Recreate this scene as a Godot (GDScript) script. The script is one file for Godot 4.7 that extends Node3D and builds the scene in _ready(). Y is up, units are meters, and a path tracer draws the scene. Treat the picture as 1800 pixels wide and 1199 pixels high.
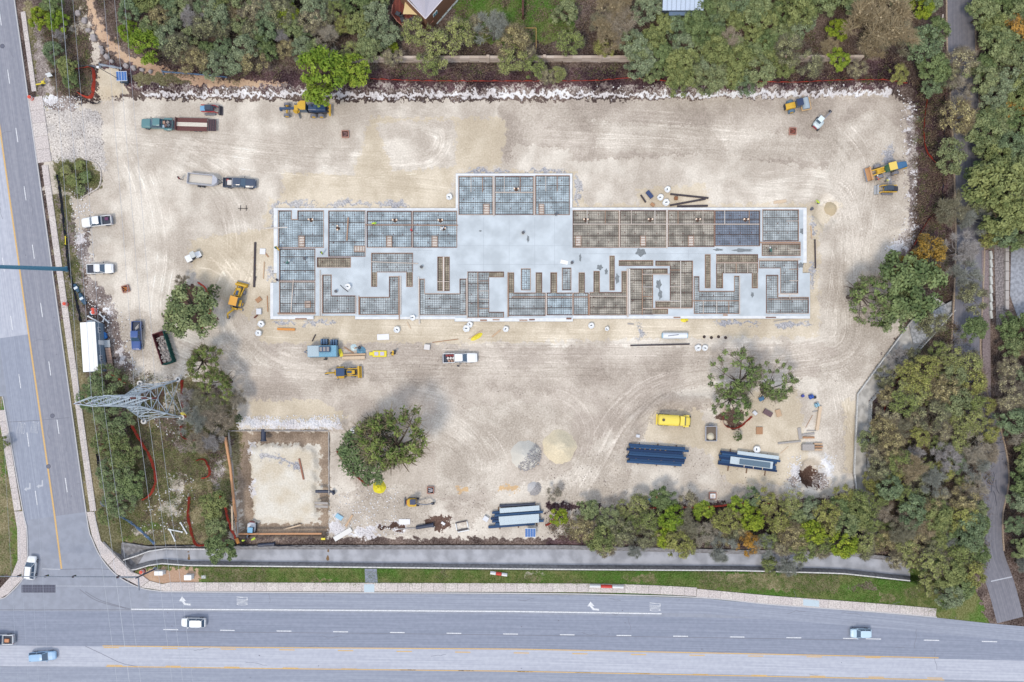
extends Node3D

# ---------------------------------------------------------------- scale of the photograph
const S := 8.5          # photo pixels per metre on the ground
const H := 140.0        # height of the camera above the site
const NV := 700.0       # photo row straight below the camera
var rng := RandomNumberGenerator.new()
var used := {}
var mats := {}
var mcache := {}

func P(u: float, v: float, h := 0.0) -> Vector3:      # point at height h seen at photo pixel u, v
	var k := (H - h) / H
	return Vector3((u - 900.0) / S * k, h, ((NV - 599.5) + (v - NV) * k) / S)

func G(u: float, v: float, up := 0.0) -> Vector3:     # the same for a point that lies on the ground
	var h := 0.0
	for i in 3:
		var p := P(u, v, h)
		h = gh(p.x * S + 900.0, p.z * S + 599.5)
	return P(u, v, h) + Vector3(0, up, 0)

func lin(r: float, g: float, b: float, k := 0.62) -> Color:   # surface colour read off the photograph -> base colour
	var c := Color(r / 255.0, g / 255.0, b / 255.0).srgb_to_linear()
	return Color(c.r * k, c.g * k, c.b * k)

func C(r: float, g: float, b: float, k := 0.62) -> Color:
	return lin(r, g, b, k).linear_to_srgb()

func mat(key: String, c: Color, rough := 0.8, metal := 0.0, spec := 0.5) -> StandardMaterial3D:
	if mats.has(key):
		return mats[key]
	var m := StandardMaterial3D.new()
	m.resource_name = key
	m.albedo_color = c
	m.roughness = rough
	m.metallic = metal
	m.metallic_specular = spec
	mats[key] = m
	return m

func noise_tex(sd: int, freq: float, c0: Color, c1: Color, size := 512, oct := 5, lo := 0.3, hi := 0.7) -> NoiseTexture2D:
	var n := FastNoiseLite.new()
	n.seed = sd
	n.frequency = freq
	n.fractal_octaves = oct
	var t := NoiseTexture2D.new()
	t.width = size
	t.height = size
	t.seamless = true
	t.noise = n
	var g := Gradient.new()
	g.offsets = PackedFloat32Array([lo, hi])
	g.colors = PackedColorArray([c0, c1])
	t.color_ramp = g
	return t

# a material mottled by world-space noise: c0 and c1 are the two tones, m the metres one tile covers
func mottled(key: String, c0: Color, c1: Color, m: float, rough := 0.9, freq := 0.02, oct := 6, lo := 0.3, hi := 0.7) -> StandardMaterial3D:
	if mats.has(key):
		return mats[key]
	var q := mat(key, c0, rough, 0.0, 0.3)
	var ratio := clampf(c1.srgb_to_linear().get_luminance() / maxf(0.001, c0.srgb_to_linear().get_luminance()), 0.3, 1.0)
	var lv := snappedf(ratio, 0.1)
	var tk := "mottle%.1f,%.3f,%d,%.2f,%.2f" % [lv, freq, oct, lo, hi]
	if not mcache.has(tk):
		var dark := Color(lv, lv, lv).linear_to_srgb()
		mcache[tk] = noise_tex(tk.hash() % 9999, freq, dark, Color.WHITE, 512, oct, lo, hi)
	q.albedo_texture = mcache[tk]
	q.uv1_triplanar = true
	q.uv1_world_triplanar = true
	q.uv1_scale = Vector3.ONE / m
	return q

func numbered(called: String) -> String:
	var n: int = used.get(called, 0)
	used[called] = n + 1
	return called if n == 0 else "%s_%03d" % [called, n]

func tag(o: Node3D, label: String, category: String, group := "", kind := "") -> Node3D:
	if label: o.set_meta("label", label)
	if category: o.set_meta("category", category)
	if group: o.set_meta("group", group)
	if kind: o.set_meta("kind", kind)
	return o

func thing(called: String, label: String, category: String, at := Vector3.ZERO, yaw := 0.0, group := "") -> Node3D:
	var o := Node3D.new()
	o.name = numbered(called)
	add_child(o)
	o.position = at
	o.rotation.y = yaw
	tag(o, label, category, group)
	return o

func part(called: String, mesh: Mesh, m: Material, parent: Node = null, at := Vector3.ZERO, rot := Vector3.ZERO) -> MeshInstance3D:
	var o := MeshInstance3D.new()
	o.mesh = mesh
	o.material_override = m
	if parent == null:
		o.name = numbered(called)
		add_child(o)
	else:
		o.name = called
		parent.add_child(o, true)
	o.position = at
	o.rotation = rot
	return o

func struct(called: String, mesh: Mesh, m: Material) -> MeshInstance3D:
	var o := part(called, mesh, m)
	o.set_meta("kind", "structure")
	return o

# yaw that turns local +x to the photo direction from (u0,v0) to (u1,v1)
func yaw_of(u0: float, v0: float, u1: float, v1: float) -> float:
	return -atan2(v1 - v0, u1 - u0)

# ---------------------------------------------------------------- mesh helpers
func tri(st: SurfaceTool, a: Vector3, b: Vector3, c: Vector3) -> void:
	var n := (c - a).cross(b - a).normalized()
	st.set_normal(n); st.add_vertex(a)
	st.set_normal(n); st.add_vertex(b)
	st.set_normal(n); st.add_vertex(c)

func quad(st: SurfaceTool, a: Vector3, b: Vector3, c: Vector3, d: Vector3) -> void:
	tri(st, a, b, c)
	tri(st, a, c, d)

func begin() -> SurfaceTool:
	var st := SurfaceTool.new()
	st.begin(Mesh.PRIMITIVE_TRIANGLES)
	return st

# box whose corners are chamfered, centred at c
func add_box(st: SurfaceTool, size: Vector3, c := Vector3.ZERO, b := 0.0, basis := Basis.IDENTITY) -> void:
	var e := size * 0.5
	b = minf(b, minf(e.x, minf(e.y, e.z)) * 0.6)
	if b <= 0.0:
		var p := []
		for i in 8:
			p.append(c + basis * Vector3(e.x * (1 if i & 1 else -1), e.y * (1 if i & 2 else -1), e.z * (1 if i & 4 else -1)))
		quad(st, p[2], p[6], p[7], p[3]); quad(st, p[0], p[1], p[5], p[4])
		quad(st, p[0], p[2], p[3], p[1]); quad(st, p[4], p[5], p[7], p[6])
		quad(st, p[0], p[4], p[6], p[2]); quad(st, p[1], p[3], p[7], p[5])
		return
	var f := []
	for ax in 3:                      # for each corner three points, one on each face
		var row := []
		for i in 8:
			var s := Vector3(1 if i & 1 else -1, 1 if i & 2 else -1, 1 if i & 4 else -1)
			var q := Vector3(e.x - b, e.y - b, e.z - b)
			q[ax] = e[ax]
			row.append(c + basis * (q * s))
		f.append(row)
	quad(st, f[1][2], f[1][6], f[1][7], f[1][3]); quad(st, f[1][0], f[1][1], f[1][5], f[1][4])
	quad(st, f[2][0], f[2][2], f[2][3], f[2][1]); quad(st, f[2][4], f[2][5], f[2][7], f[2][6])
	quad(st, f[0][0], f[0][4], f[0][6], f[0][2]); quad(st, f[0][1], f[0][3], f[0][7], f[0][5])
	for i in [0, 1, 4, 5]: pass
	for pr in [[2, 3, 1, 2], [6, 7, 1, 2], [0, 1, 1, 2], [4, 5, 1, 2], [2, 6, 1, 0], [3, 7, 1, 0], [0, 4, 1, 0], [1, 5, 1, 0], [0, 2, 0, 2], [1, 3, 0, 2], [4, 6, 0, 2], [5, 7, 0, 2]]:
		quad(st, f[pr[2]][pr[0]], f[pr[2]][pr[1]], f[pr[3]][pr[1]], f[pr[3]][pr[0]])
	for i in 8:
		tri(st, f[0][i], f[1][i], f[2][i])

func boxm(size: Vector3, b := 0.03) -> Mesh:
	var key := "b%.3f,%.3f,%.3f,%.3f" % [size.x, size.y, size.z, b]
	if not mcache.has(key):
		var st := begin()
		add_box(st, size, Vector3.ZERO, b)
		mcache[key] = st.commit()
	return mcache[key]

func box(parent: Node, called: String, m: Material, size: Vector3, at := Vector3.ZERO, rot := Vector3.ZERO, b := 0.03) -> MeshInstance3D:
	return part(called, boxm(size, b), m, parent, at, rot)

func cylm(r: float, h: float, r2 := -1.0, seg := 16) -> Mesh:
	var key := "c%.3f,%.3f,%.3f,%d" % [r, h, r2, seg]
	if not mcache.has(key):
		var c := CylinderMesh.new()
		c.bottom_radius = r
		c.top_radius = r if r2 < 0.0 else r2
		c.height = h
		c.radial_segments = seg
		c.rings = 1
		mcache[key] = c
	return mcache[key]

func cyl(parent: Node, called: String, m: Material, r: float, h: float, at := Vector3.ZERO, rot := Vector3.ZERO, r2 := -1.0, seg := 16) -> MeshInstance3D:
	return part(called, cylm(r, h, r2, seg), m, parent, at, rot)

# tube through points with a radius at each
func add_tube(st: SurfaceTool, pts: Array, rad, seg := 5) -> void:
	var prev := []
	for i in pts.size():
		var d: Vector3 = (pts[mini(i + 1, pts.size() - 1)] - pts[maxi(i - 1, 0)]).normalized()
		var x := d.cross(Vector3.UP if absf(d.y) < 0.9 else Vector3.RIGHT).normalized()
		var y := d.cross(x)
		var r: float = rad if rad is float else rad[i]
		var ring := []
		for k in seg:
			var a := TAU * k / seg
			ring.append(pts[i] + (x * cos(a) + y * sin(a)) * r)
		if i > 0:
			for k in seg:
				var l := (k + 1) % seg
				quad(st, prev[k], ring[k], ring[l], prev[l])
		prev = ring

func tubem(pts: Array, rad, seg := 5) -> Mesh:
	var st := begin()
	add_tube(st, pts, rad, seg)
	return st.commit()

# vertical prism over a polygon of world x,z points
func add_prism(st: SurfaceTool, pts: PackedVector2Array, y0: float, y1: float, sides := true) -> void:
	var idx := Geometry2D.triangulate_polygon(pts)
	for i in range(0, idx.size(), 3):
		var a := Vector3(pts[idx[i]].x, y1, pts[idx[i]].y)
		var b := Vector3(pts[idx[i + 1]].x, y1, pts[idx[i + 1]].y)
		var c := Vector3(pts[idx[i + 2]].x, y1, pts[idx[i + 2]].y)
		if (c - a).cross(b - a).y > 0.0: tri(st, a, b, c)
		else: tri(st, a, c, b)
	if sides:
		var cw := Geometry2D.is_polygon_clockwise(pts)
		for i in pts.size():
			var p := pts[i]
			var q := pts[(i + 1) % pts.size()]
			if cw:
				var t := p; p = q; q = t
			quad(st, Vector3(p.x, y0, p.y), Vector3(p.x, y1, p.y), Vector3(q.x, y1, q.y), Vector3(q.x, y0, q.y))

func prismm(pts: PackedVector2Array, y0: float, y1: float, sides := true) -> Mesh:
	var st := begin()
	add_prism(st, pts, y0, y1, sides)
	return st.commit()

# photo pixels -> polygon of world x,z at height h
func poly(px: Array, h := 0.0) -> PackedVector2Array:
	var r := PackedVector2Array()
	for i in range(0, px.size(), 2):
		var p := P(px[i], px[i + 1], h)
		r.append(Vector2(p.x, p.z))
	return r

func v2(px: Array) -> Array:
	var r := []
	for i in range(0, px.size(), 2):
		r.append(Vector2(px[i], px[i + 1]))
	return r

# smooth polyline through photo points, one point every step pixels
func smooth(px: Array, step := 12.0) -> Array:
	var c := Curve2D.new()
	var p := v2(px)
	for i in p.size():
		var t: Vector2 = (p[mini(i + 1, p.size() - 1)] - p[maxi(i - 1, 0)]) / 6.0
		c.add_point(p[i], -t, t)
	var r := []
	var n := maxi(2, int(c.get_baked_length() / step))
	for i in n + 1:
		r.append(c.sample_baked(c.get_baked_length() * i / n))
	return r

# flat ribbon along photo points between two offsets (pixels, + to the right of travel)
func ribbonm(line: Array, o0: float, o1: float, y: float, thick := 0.0) -> Mesh:
	var st := begin()
	var a := []
	var b := []
	for i in line.size():
		var d: Vector2 = (line[mini(i + 1, line.size() - 1)] - line[maxi(i - 1, 0)]).normalized()
		var n := Vector2(-d.y, d.x)
		var p: Vector2 = line[i] + n * o0
		var q: Vector2 = line[i] + n * o1
		a.append(P(p.x, p.y, y))
		b.append(P(q.x, q.y, y))
	for i in line.size() - 1:
		quad(st, a[i], b[i], b[i + 1], a[i + 1]) if o1 < o0 else quad(st, a[i], a[i + 1], b[i + 1], b[i])
		if thick > 0.0:
			var dn := Vector3(0, -thick, 0)
			quad(st, a[i], a[i] + dn, a[i + 1] + dn, a[i + 1])
			quad(st, b[i], b[i + 1], b[i + 1] + dn, b[i] + dn)
	if thick > 0.0:
		var dn := Vector3(0, -thick, 0)
		var e := line.size() - 1
		quad(st, a[0], b[0], b[0] + dn, a[0] + dn)
		quad(st, a[e], a[e] + dn, b[e] + dn, b[e])
	return st.commit()

func sstep(a: float, b: float, x: float) -> float:
	var t := clampf((x - a) / (b - a), 0.0, 1.0)
	return t * t * (3.0 - 2.0 * t)

func seg_d(p: Vector2, a: Vector2, b: Vector2) -> float:
	var t := clampf((p - a).dot(b - a) / (b - a).length_squared(), 0.0, 1.0)
	return p.distance_to(a + (b - a) * t)

# ---------------------------------------------------------------- ground relief, in photo pixels on the plane y = 0
var hn := FastNoiseLite.new()
const POND := Rect2(402, 757, 176, 190)
const CH_N := [[205, 953], [260, 962], [330, 960], [1000, 960], [1300, 968], [1480, 970], [1610, 985]]
const CH_S := [[228, 1004], [275, 990], [330, 994], [1000, 1001], [1300, 1003], [1480, 1008], [1610, 1022]]
const RC_L := [[1640, 520], [1598, 570], [1508, 693], [1502, 830], [1508, 880], [1530, 950]]
const RC_R := [[1680, 545], [1640, 590], [1533, 706], [1529, 830], [1537, 880], [1560, 950]]

func along(t: Array, x: float, ix := 0, iy := 1) -> float:
	for i in t.size() - 1:
		var a: float = t[i][ix]
		var b: float = t[i + 1][ix]
		if (x - a) * (x - b) <= 0.0 and a != b:
			return lerpf(t[i][iy], t[i + 1][iy], (x - a) / (b - a))
	return t[0][iy] if absf(x - t[0][ix]) < absf(x - t[-1][ix]) else t[-1][iy]

func gh(u: float, v: float) -> float:
	var n := hn.get_noise_2d(u, v)
	var y := 0.0
	if v < 200.0 and u < 1660.0:                       # bank cut into the limestone north of the site
		var w := sstep(95, 200, u) * (1.0 - sstep(1560, 1650, u))
		var edge := 166.0 + n * 9.0
		y += w * (1.25 * (1.0 - sstep(edge - 9.0, edge + 5.0, v)) + 0.9 * (1.0 - sstep(20.0, 150.0, v)))
	if u > 1560.0 and u < 1660.0 and v > 150.0 and v < 560.0:   # heaped soil along the east edge
		var c := 1606.0 + n * 14.0 - sstep(330, 450, v) * 26.0
		y += 0.55 * exp(-pow((u - c) / 13.0, 2.0)) * sstep(150, 200, v) * (1.0 - sstep(440, 470, v))
	if POND.grow(12.0).has_point(Vector2(u, v)):        # basin dug for the retaining wall, with a trench round its floor
		var left := 402.0 + (v - 757.0) * 0.09
		var d := minf(minf(u - left, 577.0 - u), minf(v - 757.0, 944.0 - v)) + n * 3.0
		y -= 1.9 * sstep(-2.0, 6.0, d)
		y += 0.75 * sstep(24.0, 30.0, d + n * 5.0) * (1.0 if u > 425.0 else 0.6)
	if v > 940.0 and v < 1030.0 and u > 195.0 and u < 1625.0:   # drainage channel
		var a := along(CH_N, u)
		var b := along(CH_S, u)
		y -= 1.9 * sstep(a - 3.0, a + 3.0, v) * (1.0 - sstep(b - 4.0, b + 2.0, v)) * sstep(198, 215, u)
	if u > 1490.0 and u < 1690.0 and v > 515.0 and v < 960.0:    # channel on the east side
		var a := along(RC_L, v, 1, 0)
		var b := along(RC_R, v, 1, 0)
		y -= 1.5 * sstep(a - 2.0, a + 3.0, u) * (1.0 - sstep(b - 3.0, b + 2.0, u))
	var p := Vector2(u, v)
	var q := (p - Vector2(1426, 832)) / Vector2(24, 27)           # pit dug among the timber
	if q.length_squared() < 6.0:
		y += -2.0 * (1.0 - sstep(0.55, 1.0, q.length() + n * 0.25)) + 0.5 * exp(-pow((q.length() - 1.25) / 0.3, 2.0))
	q = (p - Vector2(1452, 372)) / Vector2(23, 36)               # scoop at the corner of the foundation
	if q.length_squared() < 3.0:
		y -= 0.8 * (1.0 - sstep(0.55, 1.0, q.length() + n * 0.25))
	if u > 1060.0 and u < 1290.0 and v > 670.0 and v < 900.0:     # pushed-up ridge round the laydown yard
		var d := minf(seg_d(p, Vector2(1250, 704), Vector2(1165, 706)), minf(seg_d(p, Vector2(1165, 706), Vector2(1112, 742)), seg_d(p, Vector2(1112, 742), Vector2(1088, 815))))
		y += 0.6 * exp(-pow((d + n * 7.0) / 12.0, 2.0)) + 0.05 * n
	if u > 415.0 and u < 610.0 and v > 725.0 and v < 765.0:       # spoil along the basin's north edge
		y += (0.5 + 0.5 * n) * exp(-pow((v - 745.0) / 9.0, 2.0))
	if u > 60.0 and u < 1620.0 and v > 150.0 and v < 950.0:
		y += n * 0.05
	return y

# ---------------------------------------------------------------- ground colours: each texel tells which soil lies there
const TW := 2048
const TH := 1463
var zone: Image
# bright tone, dark tone, grain, streaks (0 none 1 along x 2 along y), streak strength
const SOIL := [
	[[130, 114, 106], [86, 74, 70], 52, 0, 0],      # 0 leaf litter
	[[228, 219, 206], [206, 195, 182], 20, 3, 5],     # 1 pale sand
	[[206, 195, 182], [184, 172, 160], 22, 1, 8],     # 2 grey dirt
	[[226, 213, 192], [210, 196, 174], 16, 3, 3],     # 3 beige pad
	[[246, 246, 249], [214, 209, 210], 34, 0, 0],      # 4 white limestone
	[[214, 206, 198], [190, 184, 180], 50, 0, 0],      # 5 gravel
	[[84, 118, 50], [120, 122, 78], 36, 0, 0],        # 6 grass
	[[108, 86, 88], [64, 50, 54], 48, 0, 0],           # 7 mulch
	[[212, 182, 154], [190, 158, 134], 18, 0, 0],      # 8 orange track
	[[190, 180, 174], [128, 116, 112], 56, 0, 0],      # 9 rubbly soil
	[[112, 90, 80], [84, 66, 58], 26, 0, 0],          # 10 brown earth
	[[146, 136, 106], [112, 108, 80], 46, 0, 0],        # 11 dry grass
	[[212, 201, 188], [193, 181, 169], 20, 1, 7],     # 12 haul road
	[[196, 193, 192], [168, 168, 174], 52, 0, 0],      # 13 blue gravel
	[[224, 190, 146], [206, 176, 140], 14, 0, 0],      # 14 clay
	[[219, 209, 196], [196, 185, 172], 26, 2, 6],     # 15 rough sand
	[[232, 226, 214], [216, 204, 184], 20, 0, 0],      # 16 basin floor
	[[176, 158, 140], [138, 122, 108], 28, 0, 0],      # 17 trench earth
]

func tx(u: float) -> float: return (u + 150.0) * TW / 2100.0
func ty(v: float) -> float: return (v + 150.0) * TH / 1500.0

func paint(z: int, px: Array) -> void:
	var p := PackedVector2Array()
	var lo := 1e9
	var hi := -1e9
	for i in range(0, px.size(), 2):
		p.append(Vector2(tx(px[i]), ty(px[i + 1])))
		lo = minf(lo, p[-1].y)
		hi = maxf(hi, p[-1].y)
	var col := Color8(z, z, z)
	for y in range(maxi(0, int(lo)), mini(TH, int(hi) + 1)):
		var cr := []
		for i in p.size():
			var a := p[i]
			var b := p[(i + 1) % p.size()]
			if (a.y <= y) != (b.y <= y):
				cr.append(a.x + (y - a.y) / (b.y - a.y) * (b.x - a.x))
		cr.sort()
		for i in range(0, cr.size() - 1, 2):
			zone.fill_rect(Rect2i(int(cr[i]), y, maxi(1, int(cr[i + 1]) - int(cr[i])), 1), col)

func blob(z: int, u: float, v: float, ru: float, rv: float, turn := 0.0) -> void:
	var px := []
	for k in 14:
		var a := TAU * k / 14.0
		var r := 1.0 + 0.25 * sin(a * 3.0 + u) + 0.15 * sin(a * 5.0 + v)
		var d := Vector2(cos(a) * ru, sin(a) * rv).rotated(turn) * r
		px.append(u + d.x)
		px.append(v + d.y)
	paint(z, px)

func noise_bytes(sd: int, freq: float, oct: int, w: int, h: int) -> PackedByteArray:
	var n := FastNoiseLite.new()
	n.seed = sd
	n.frequency = freq
	n.fractal_octaves = oct
	var im := n.get_image(w, h, false, false, true)
	if w != TW or h != TH:
		im.resize(TW, TH, Image.INTERPOLATE_CUBIC)
	im.convert(Image.FORMAT_L8)
	return im.get_data()

func band(z: int, line: Array, w: float) -> void:
	var l := smooth(line, 10.0)
	for i in l.size() - 1:
		var d: Vector2 = (l[i + 1] - l[i]).normalized() * 2.0
		var n := Vector2(-d.y, d.x) * w / 4.0
		var a: Vector2 = l[i] - d
		var b: Vector2 = l[i + 1] + d
		paint(z, [a.x + n.x, a.y + n.y, b.x + n.x, b.y + n.y, b.x - n.x, b.y - n.y, a.x - n.x, a.y - n.y])

func soils() -> void:
	zone = Image.create(TW, TH, false, Image.FORMAT_L8)
	# wooded ground all round, grass in the verges and gardens
	paint(11, [-150, 560, 130, 560, 215, 960, 240, 1000, -150, 1000])
	paint(6, [235, 990, 1700, 1000, 1740, 1100, 600, 1050, 240, 1045])
	paint(11, [350, 1000, 470, 1000, 470, 1026, 380, 1026])
	paint(11, [1230, 1005, 1480, 1008, 1470, 1040, 1230, 1030])
	for q in [[420, 1010, 16, 5], [560, 1018, 20, 4], [780, 1012, 14, 6], [930, 1016, 24, 5], [1010, 1020, 18, 4], [1130, 1016, 26, 6], [1300, 1024, 30, 6], [1420, 1036, 20, 5], [1560, 1050, 18, 7], [1600, 1040, 12, 10]]: blob(11, q[0], q[1], q[2], q[3])
	blob(15, 930, 1008, 8, 4); blob(15, 950, 1006, 6, 4); blob(0, 1520, 1030, 24, 6)
	blob(6, 640, 1012, 30, 9); blob(6, 720, 1010, 34, 10)
	paint(6, [790, -150, 1010, -150, 1010, 78, 830, 84, 800, 60])
	paint(11, [-150, 700, 20, 700, 55, 1010, -150, 1010])
	blob(6, 8, 760, 8, 70); blob(6, 28, 960, 8, 60)
	# strips between the road, the pavement and the site
	paint(11, [40, 0, 70, 0, 185, 900, 200, 960, 160, 960])
	paint(9, [95, 300, 128, 300, 150, 560, 125, 560]); blob(11, 118, 350, 8, 40); blob(11, 128, 470, 8, 40)
	paint(0, [55, 0, 160, 0, 170, 60, 165, 170, 90, 168, 75, 60])
	paint(9, [58, 30, 85, 60, 92, 165, 62, 165])
	# the worked site
	paint(1, [72, 190, 180, 172, 640, 176, 1120, 176, 1560, 168, 1604, 190, 1596, 400, 1560, 470, 1590, 570, 1505, 690, 1500, 880, 1350, 880, 1120, 890, 960, 900, 960, 945, 400, 945, 400, 755, 380, 700, 330, 660, 240, 690, 205, 640, 175, 560, 150, 480, 120, 340, 78, 340])
	# gravel entrance and planted island
	paint(5, [72, 192, 176, 192, 186, 300, 92, 285])
	paint(11, [90, 284, 150, 278, 176, 300, 174, 330, 140, 350, 108, 330])
	blob(9, 105, 180, 34, 12); blob(4, 92, 174, 14, 8)
	# grey ground where the top was stripped
	paint(2, [878, 176, 1130, 174, 1330, 170, 1570, 166, 1604, 190, 1596, 290, 1560, 330, 1480, 300, 1400, 290, 1260, 268, 1140, 276, 1010, 282, 1000, 262, 905, 250, 892, 290, 880, 262, 890, 214, 874, 202])
	paint(15, [1040, 210, 1250, 222, 1360, 232, 1470, 244, 1560, 210, 1590, 260, 1560, 290, 1420, 280, 1180, 268, 1050, 262])
	paint(15, [1440, 230, 1545, 190, 1590, 240, 1560, 330, 1590, 380, 1560, 460, 1580, 560, 1480, 640, 1430, 560, 1470, 380])
	# beige pads levelled round the building
	paint(3, [650, 204, 880, 206, 892, 220, 878, 292, 800, 298, 786, 350, 496, 350, 494, 300, 620, 306])
	paint(1, [660, 214, 800, 208, 800, 290, 690, 300])
	paint(3, [470, 348, 800, 346, 800, 300, 1012, 298, 1030, 360, 1480, 356, 1440, 410, 1440, 590, 1180, 592, 900, 600, 640, 606, 460, 602, 448, 560, 460, 430])
	paint(1, [1045, 300, 1240, 300, 1240, 330, 1120, 350, 1045, 350]); paint(3, [1120, 330, 1240, 322, 1250, 366, 1120, 366])
	for b in [[520, 357, 36, 5], [610, 356, 40, 5], [690, 357, 30, 5], [482, 375, 6, 24], [850, 300, 40, 4], [960, 299, 40, 4], [1014, 330, 6, 26], [475, 480, 5, 12], [500, 566, 20, 4], [560, 565, 26, 4], [1290, 566, 40, 4], [1390, 569, 34, 5], [1428, 400, 4, 20], [1428, 480, 4, 26], [1126, 582, 5, 12]]:
		blob(13, b[0], b[1], b[2], b[3])
	# haul road, heavy traffic
	paint(12, [300, 600, 470, 604, 700, 600, 960, 606, 1180, 606, 1440, 600, 1520, 640, 1500, 690, 1440, 660, 1260, 668, 1180, 690, 1100, 730, 1040, 780, 1010, 830, 880, 860, 860, 880, 760, 880, 620, 850, 600, 760, 470, 740, 440, 700, 390, 650])
	paint(2, [540, 632, 760, 640, 900, 646, 1120, 640, 1180, 612, 1260, 612, 1240, 640, 1100, 660, 960, 690, 760, 680, 640, 668, 560, 690, 450, 700, 460, 676, 600, 660])
	paint(15, [760, 730, 900, 700, 1010, 720, 1000, 770, 900, 790, 880, 860, 770, 870])
	paint(2, [1060, 700, 1160, 690, 1250, 698, 1250, 716, 1190, 718, 1150, 730, 1118, 790, 1096, 880, 1000, 890, 960, 860, 1010, 830, 1080, 780])
	paint(15, [1010, 800, 1080, 790, 1110, 850, 1060, 880, 980, 880])
	paint(3, [1150, 724, 1230, 716, 1250, 790, 1130, 770]); paint(3, [1300, 690, 1400, 680, 1420, 800, 1390, 850, 1280, 850, 1240, 790, 1260, 740])
	paint(3, [440, 704, 560, 700, 610, 730, 590, 750, 440, 730])
	# turning circles and runs in the west of the lot
	paint(15, [180, 560, 260, 540, 300, 620, 270, 660, 240, 690, 205, 640])
	paint(3, [330, 420, 470, 400, 470, 470, 440, 560, 380, 520, 340, 480]); paint(15, [380, 580, 460, 600, 470, 640, 420, 640])
	# limestone cut along the north edge
	paint(7, [190, 116, 560, 132, 640, 112, 1560, 108, 1600, 150, 1560, 158, 1100, 158, 640, 160, 250, 160, 200, 162])
	var rng2 := RandomNumberGenerator.new()
	rng2.seed = 7
	band(4, [252, 165.5, 420, 166, 560, 166, 700, 168, 860, 167, 1000, 166, 1150, 167, 1300, 166, 1420, 165, 1560, 162], 5.6)
	for k in 270:
		var u := 252.0 + k * 4.85
		blob(4, u, 165.0 + rng2.randf_range(-0.8, 0.8) + (1.6 if u > 640 and u < 1400 else 0.6) * sin(u * 0.013), 3.0, rng2.randf_range(0.8, 1.8))
		if k % 2 == 0: blob(9, u, 159.5 + rng2.randf_range(-2, 2), 5.0, rng2.randf_range(1.0, 3.2))
	
	paint(0, [640, 110, 1460, 108, 1460, 124, 640, 126])
	for k in 46:
		blob(9, 250 + k * 29.0 + rng2.randf_range(-9, 9), 153.0 + rng2.randf_range(-2, 2), 9, 2.6)
	paint(8, [148, -150, 168, -150, 176, 20, 196, 66, 230, 100, 290, 122, 400, 142, 520, 150, 400, 156, 330, 150, 262, 130, 215, 106, 180, 72, 160, 20])
	paint(3, [176, 122, 212, 124, 230, 160, 176, 178])
	paint(15, [170, 60, 186, 90, 176, 120, 150, 120, 120, 60, 150, 10])
	paint(0, [116, 60, 166, 60, 168, 112, 130, 112])
	paint(11, [235, 132, 300, 134, 350, 150, 250, 152])
	# rubble and mulch along the east edge
	paint(7, [1606, 150, 1665, 150, 1665, 420, 1640, 470, 1600, 500, 1588, 450, 1600, 400])
	paint(9, [1594, 170, 1608, 180, 1610, 420, 1584, 455, 1556, 470, 1560, 444, 1594, 400])
	for k in 14:
		blob(4, 1598.0 + rng2.randf_range(-8, 10), 190 + k * 19.0, rng2.randf_range(2, 6), rng2.randf_range(3, 8))
	blob(4, 1575, 432, 12, 9); blob(13, 1562, 290, 9, 40)
	paint(0, [1590, 560, 1700, 540, 1770, 700, 1770, 1000, 1540, 1000, 1530, 700])
	paint(7, [1535, 700, 1570, 640, 1600, 640, 1560, 700, 1548, 790, 1535, 790])
	paint(15, [1440, 640, 1500, 600, 1560, 570, 1590, 575, 1512, 690, 1504, 830, 1470, 830, 1430, 740])
	paint(3, [1482, 700, 1504, 700, 1502, 830, 1486, 830])
	# basin
	paint(17, [402, 757, 577, 757, 577, 945, 420, 945])
	paint(16, [434, 780, 558, 780, 558, 922, 440, 922])
	blob(13, 460, 798, 9, 6); blob(13, 478, 803, 20, 4, 0.2); blob(13, 508, 815, 16, 4, 0.25); blob(13, 520, 822, 8, 4)
	for k in 12:
		blob(4, 425 + k * 15.0, 744.0 + rng2.randf_range(-5, 4), 11, 8)
	blob(4, 436, 790, 5, 14); blob(4, 440, 860, 6, 16)
	paint(15, [577, 870, 620, 860, 720, 850, 760, 880, 740, 940, 577, 945])
	blob(4, 590, 925, 14, 20); blob(4, 640, 935, 24, 10); blob(4, 690, 925, 30, 7); blob(10, 770, 917, 22, 14); blob(10, 690, 925, 24, 5)
	blob(2, 640, 866, 40, 10); blob(2, 820, 900, 30, 20)
	blob(14, 892, 857, 18, 7); blob(14, 812, 860, 10, 5)
	# wood, tower plot and other planted ground in the south-west
	paint(11, [205, 640, 245, 690, 330, 660, 410, 700, 420, 760, 400, 945, 330, 960, 215, 955, 185, 880, 150, 660])
	for q in [[350, 710, 40, 30], [300, 740, 20, 40], [380, 790, 24, 30], [205, 760, 30, 90], [250, 700, 26, 20]]: blob(0, q[0], q[1], q[2], q[3])
	paint(11, [230, 800, 330, 780, 345, 940, 225, 950])
	paint(15, [228, 640, 300, 640, 312, 668, 260, 672])
	blob(15, 300, 705, 12, 22); blob(10, 275, 702, 16, 14)
	blob(9, 320, 760, 12, 40); blob(15, 312, 850, 14, 20); blob(15, 250, 930, 16, 12); blob(15, 300, 890, 20, 16); blob(9, 380, 830, 14, 30); blob(6, 230, 945, 14, 6); blob(6, 260, 925, 20, 8)
	blob(10, 1286, 733, 20, 18); blob(10, 333, 540, 38, 38); blob(10, 1424, 838, 18, 16); blob(4, 1398, 830, 9, 16); blob(4, 1452, 820, 10, 20)
	blob(9, 1392, 845, 10, 10); blob(9, 1446, 845, 10, 12)
	paint(7, [960, 880, 1080, 890, 1350, 880, 1500, 870, 1560, 960, 960, 962])
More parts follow.
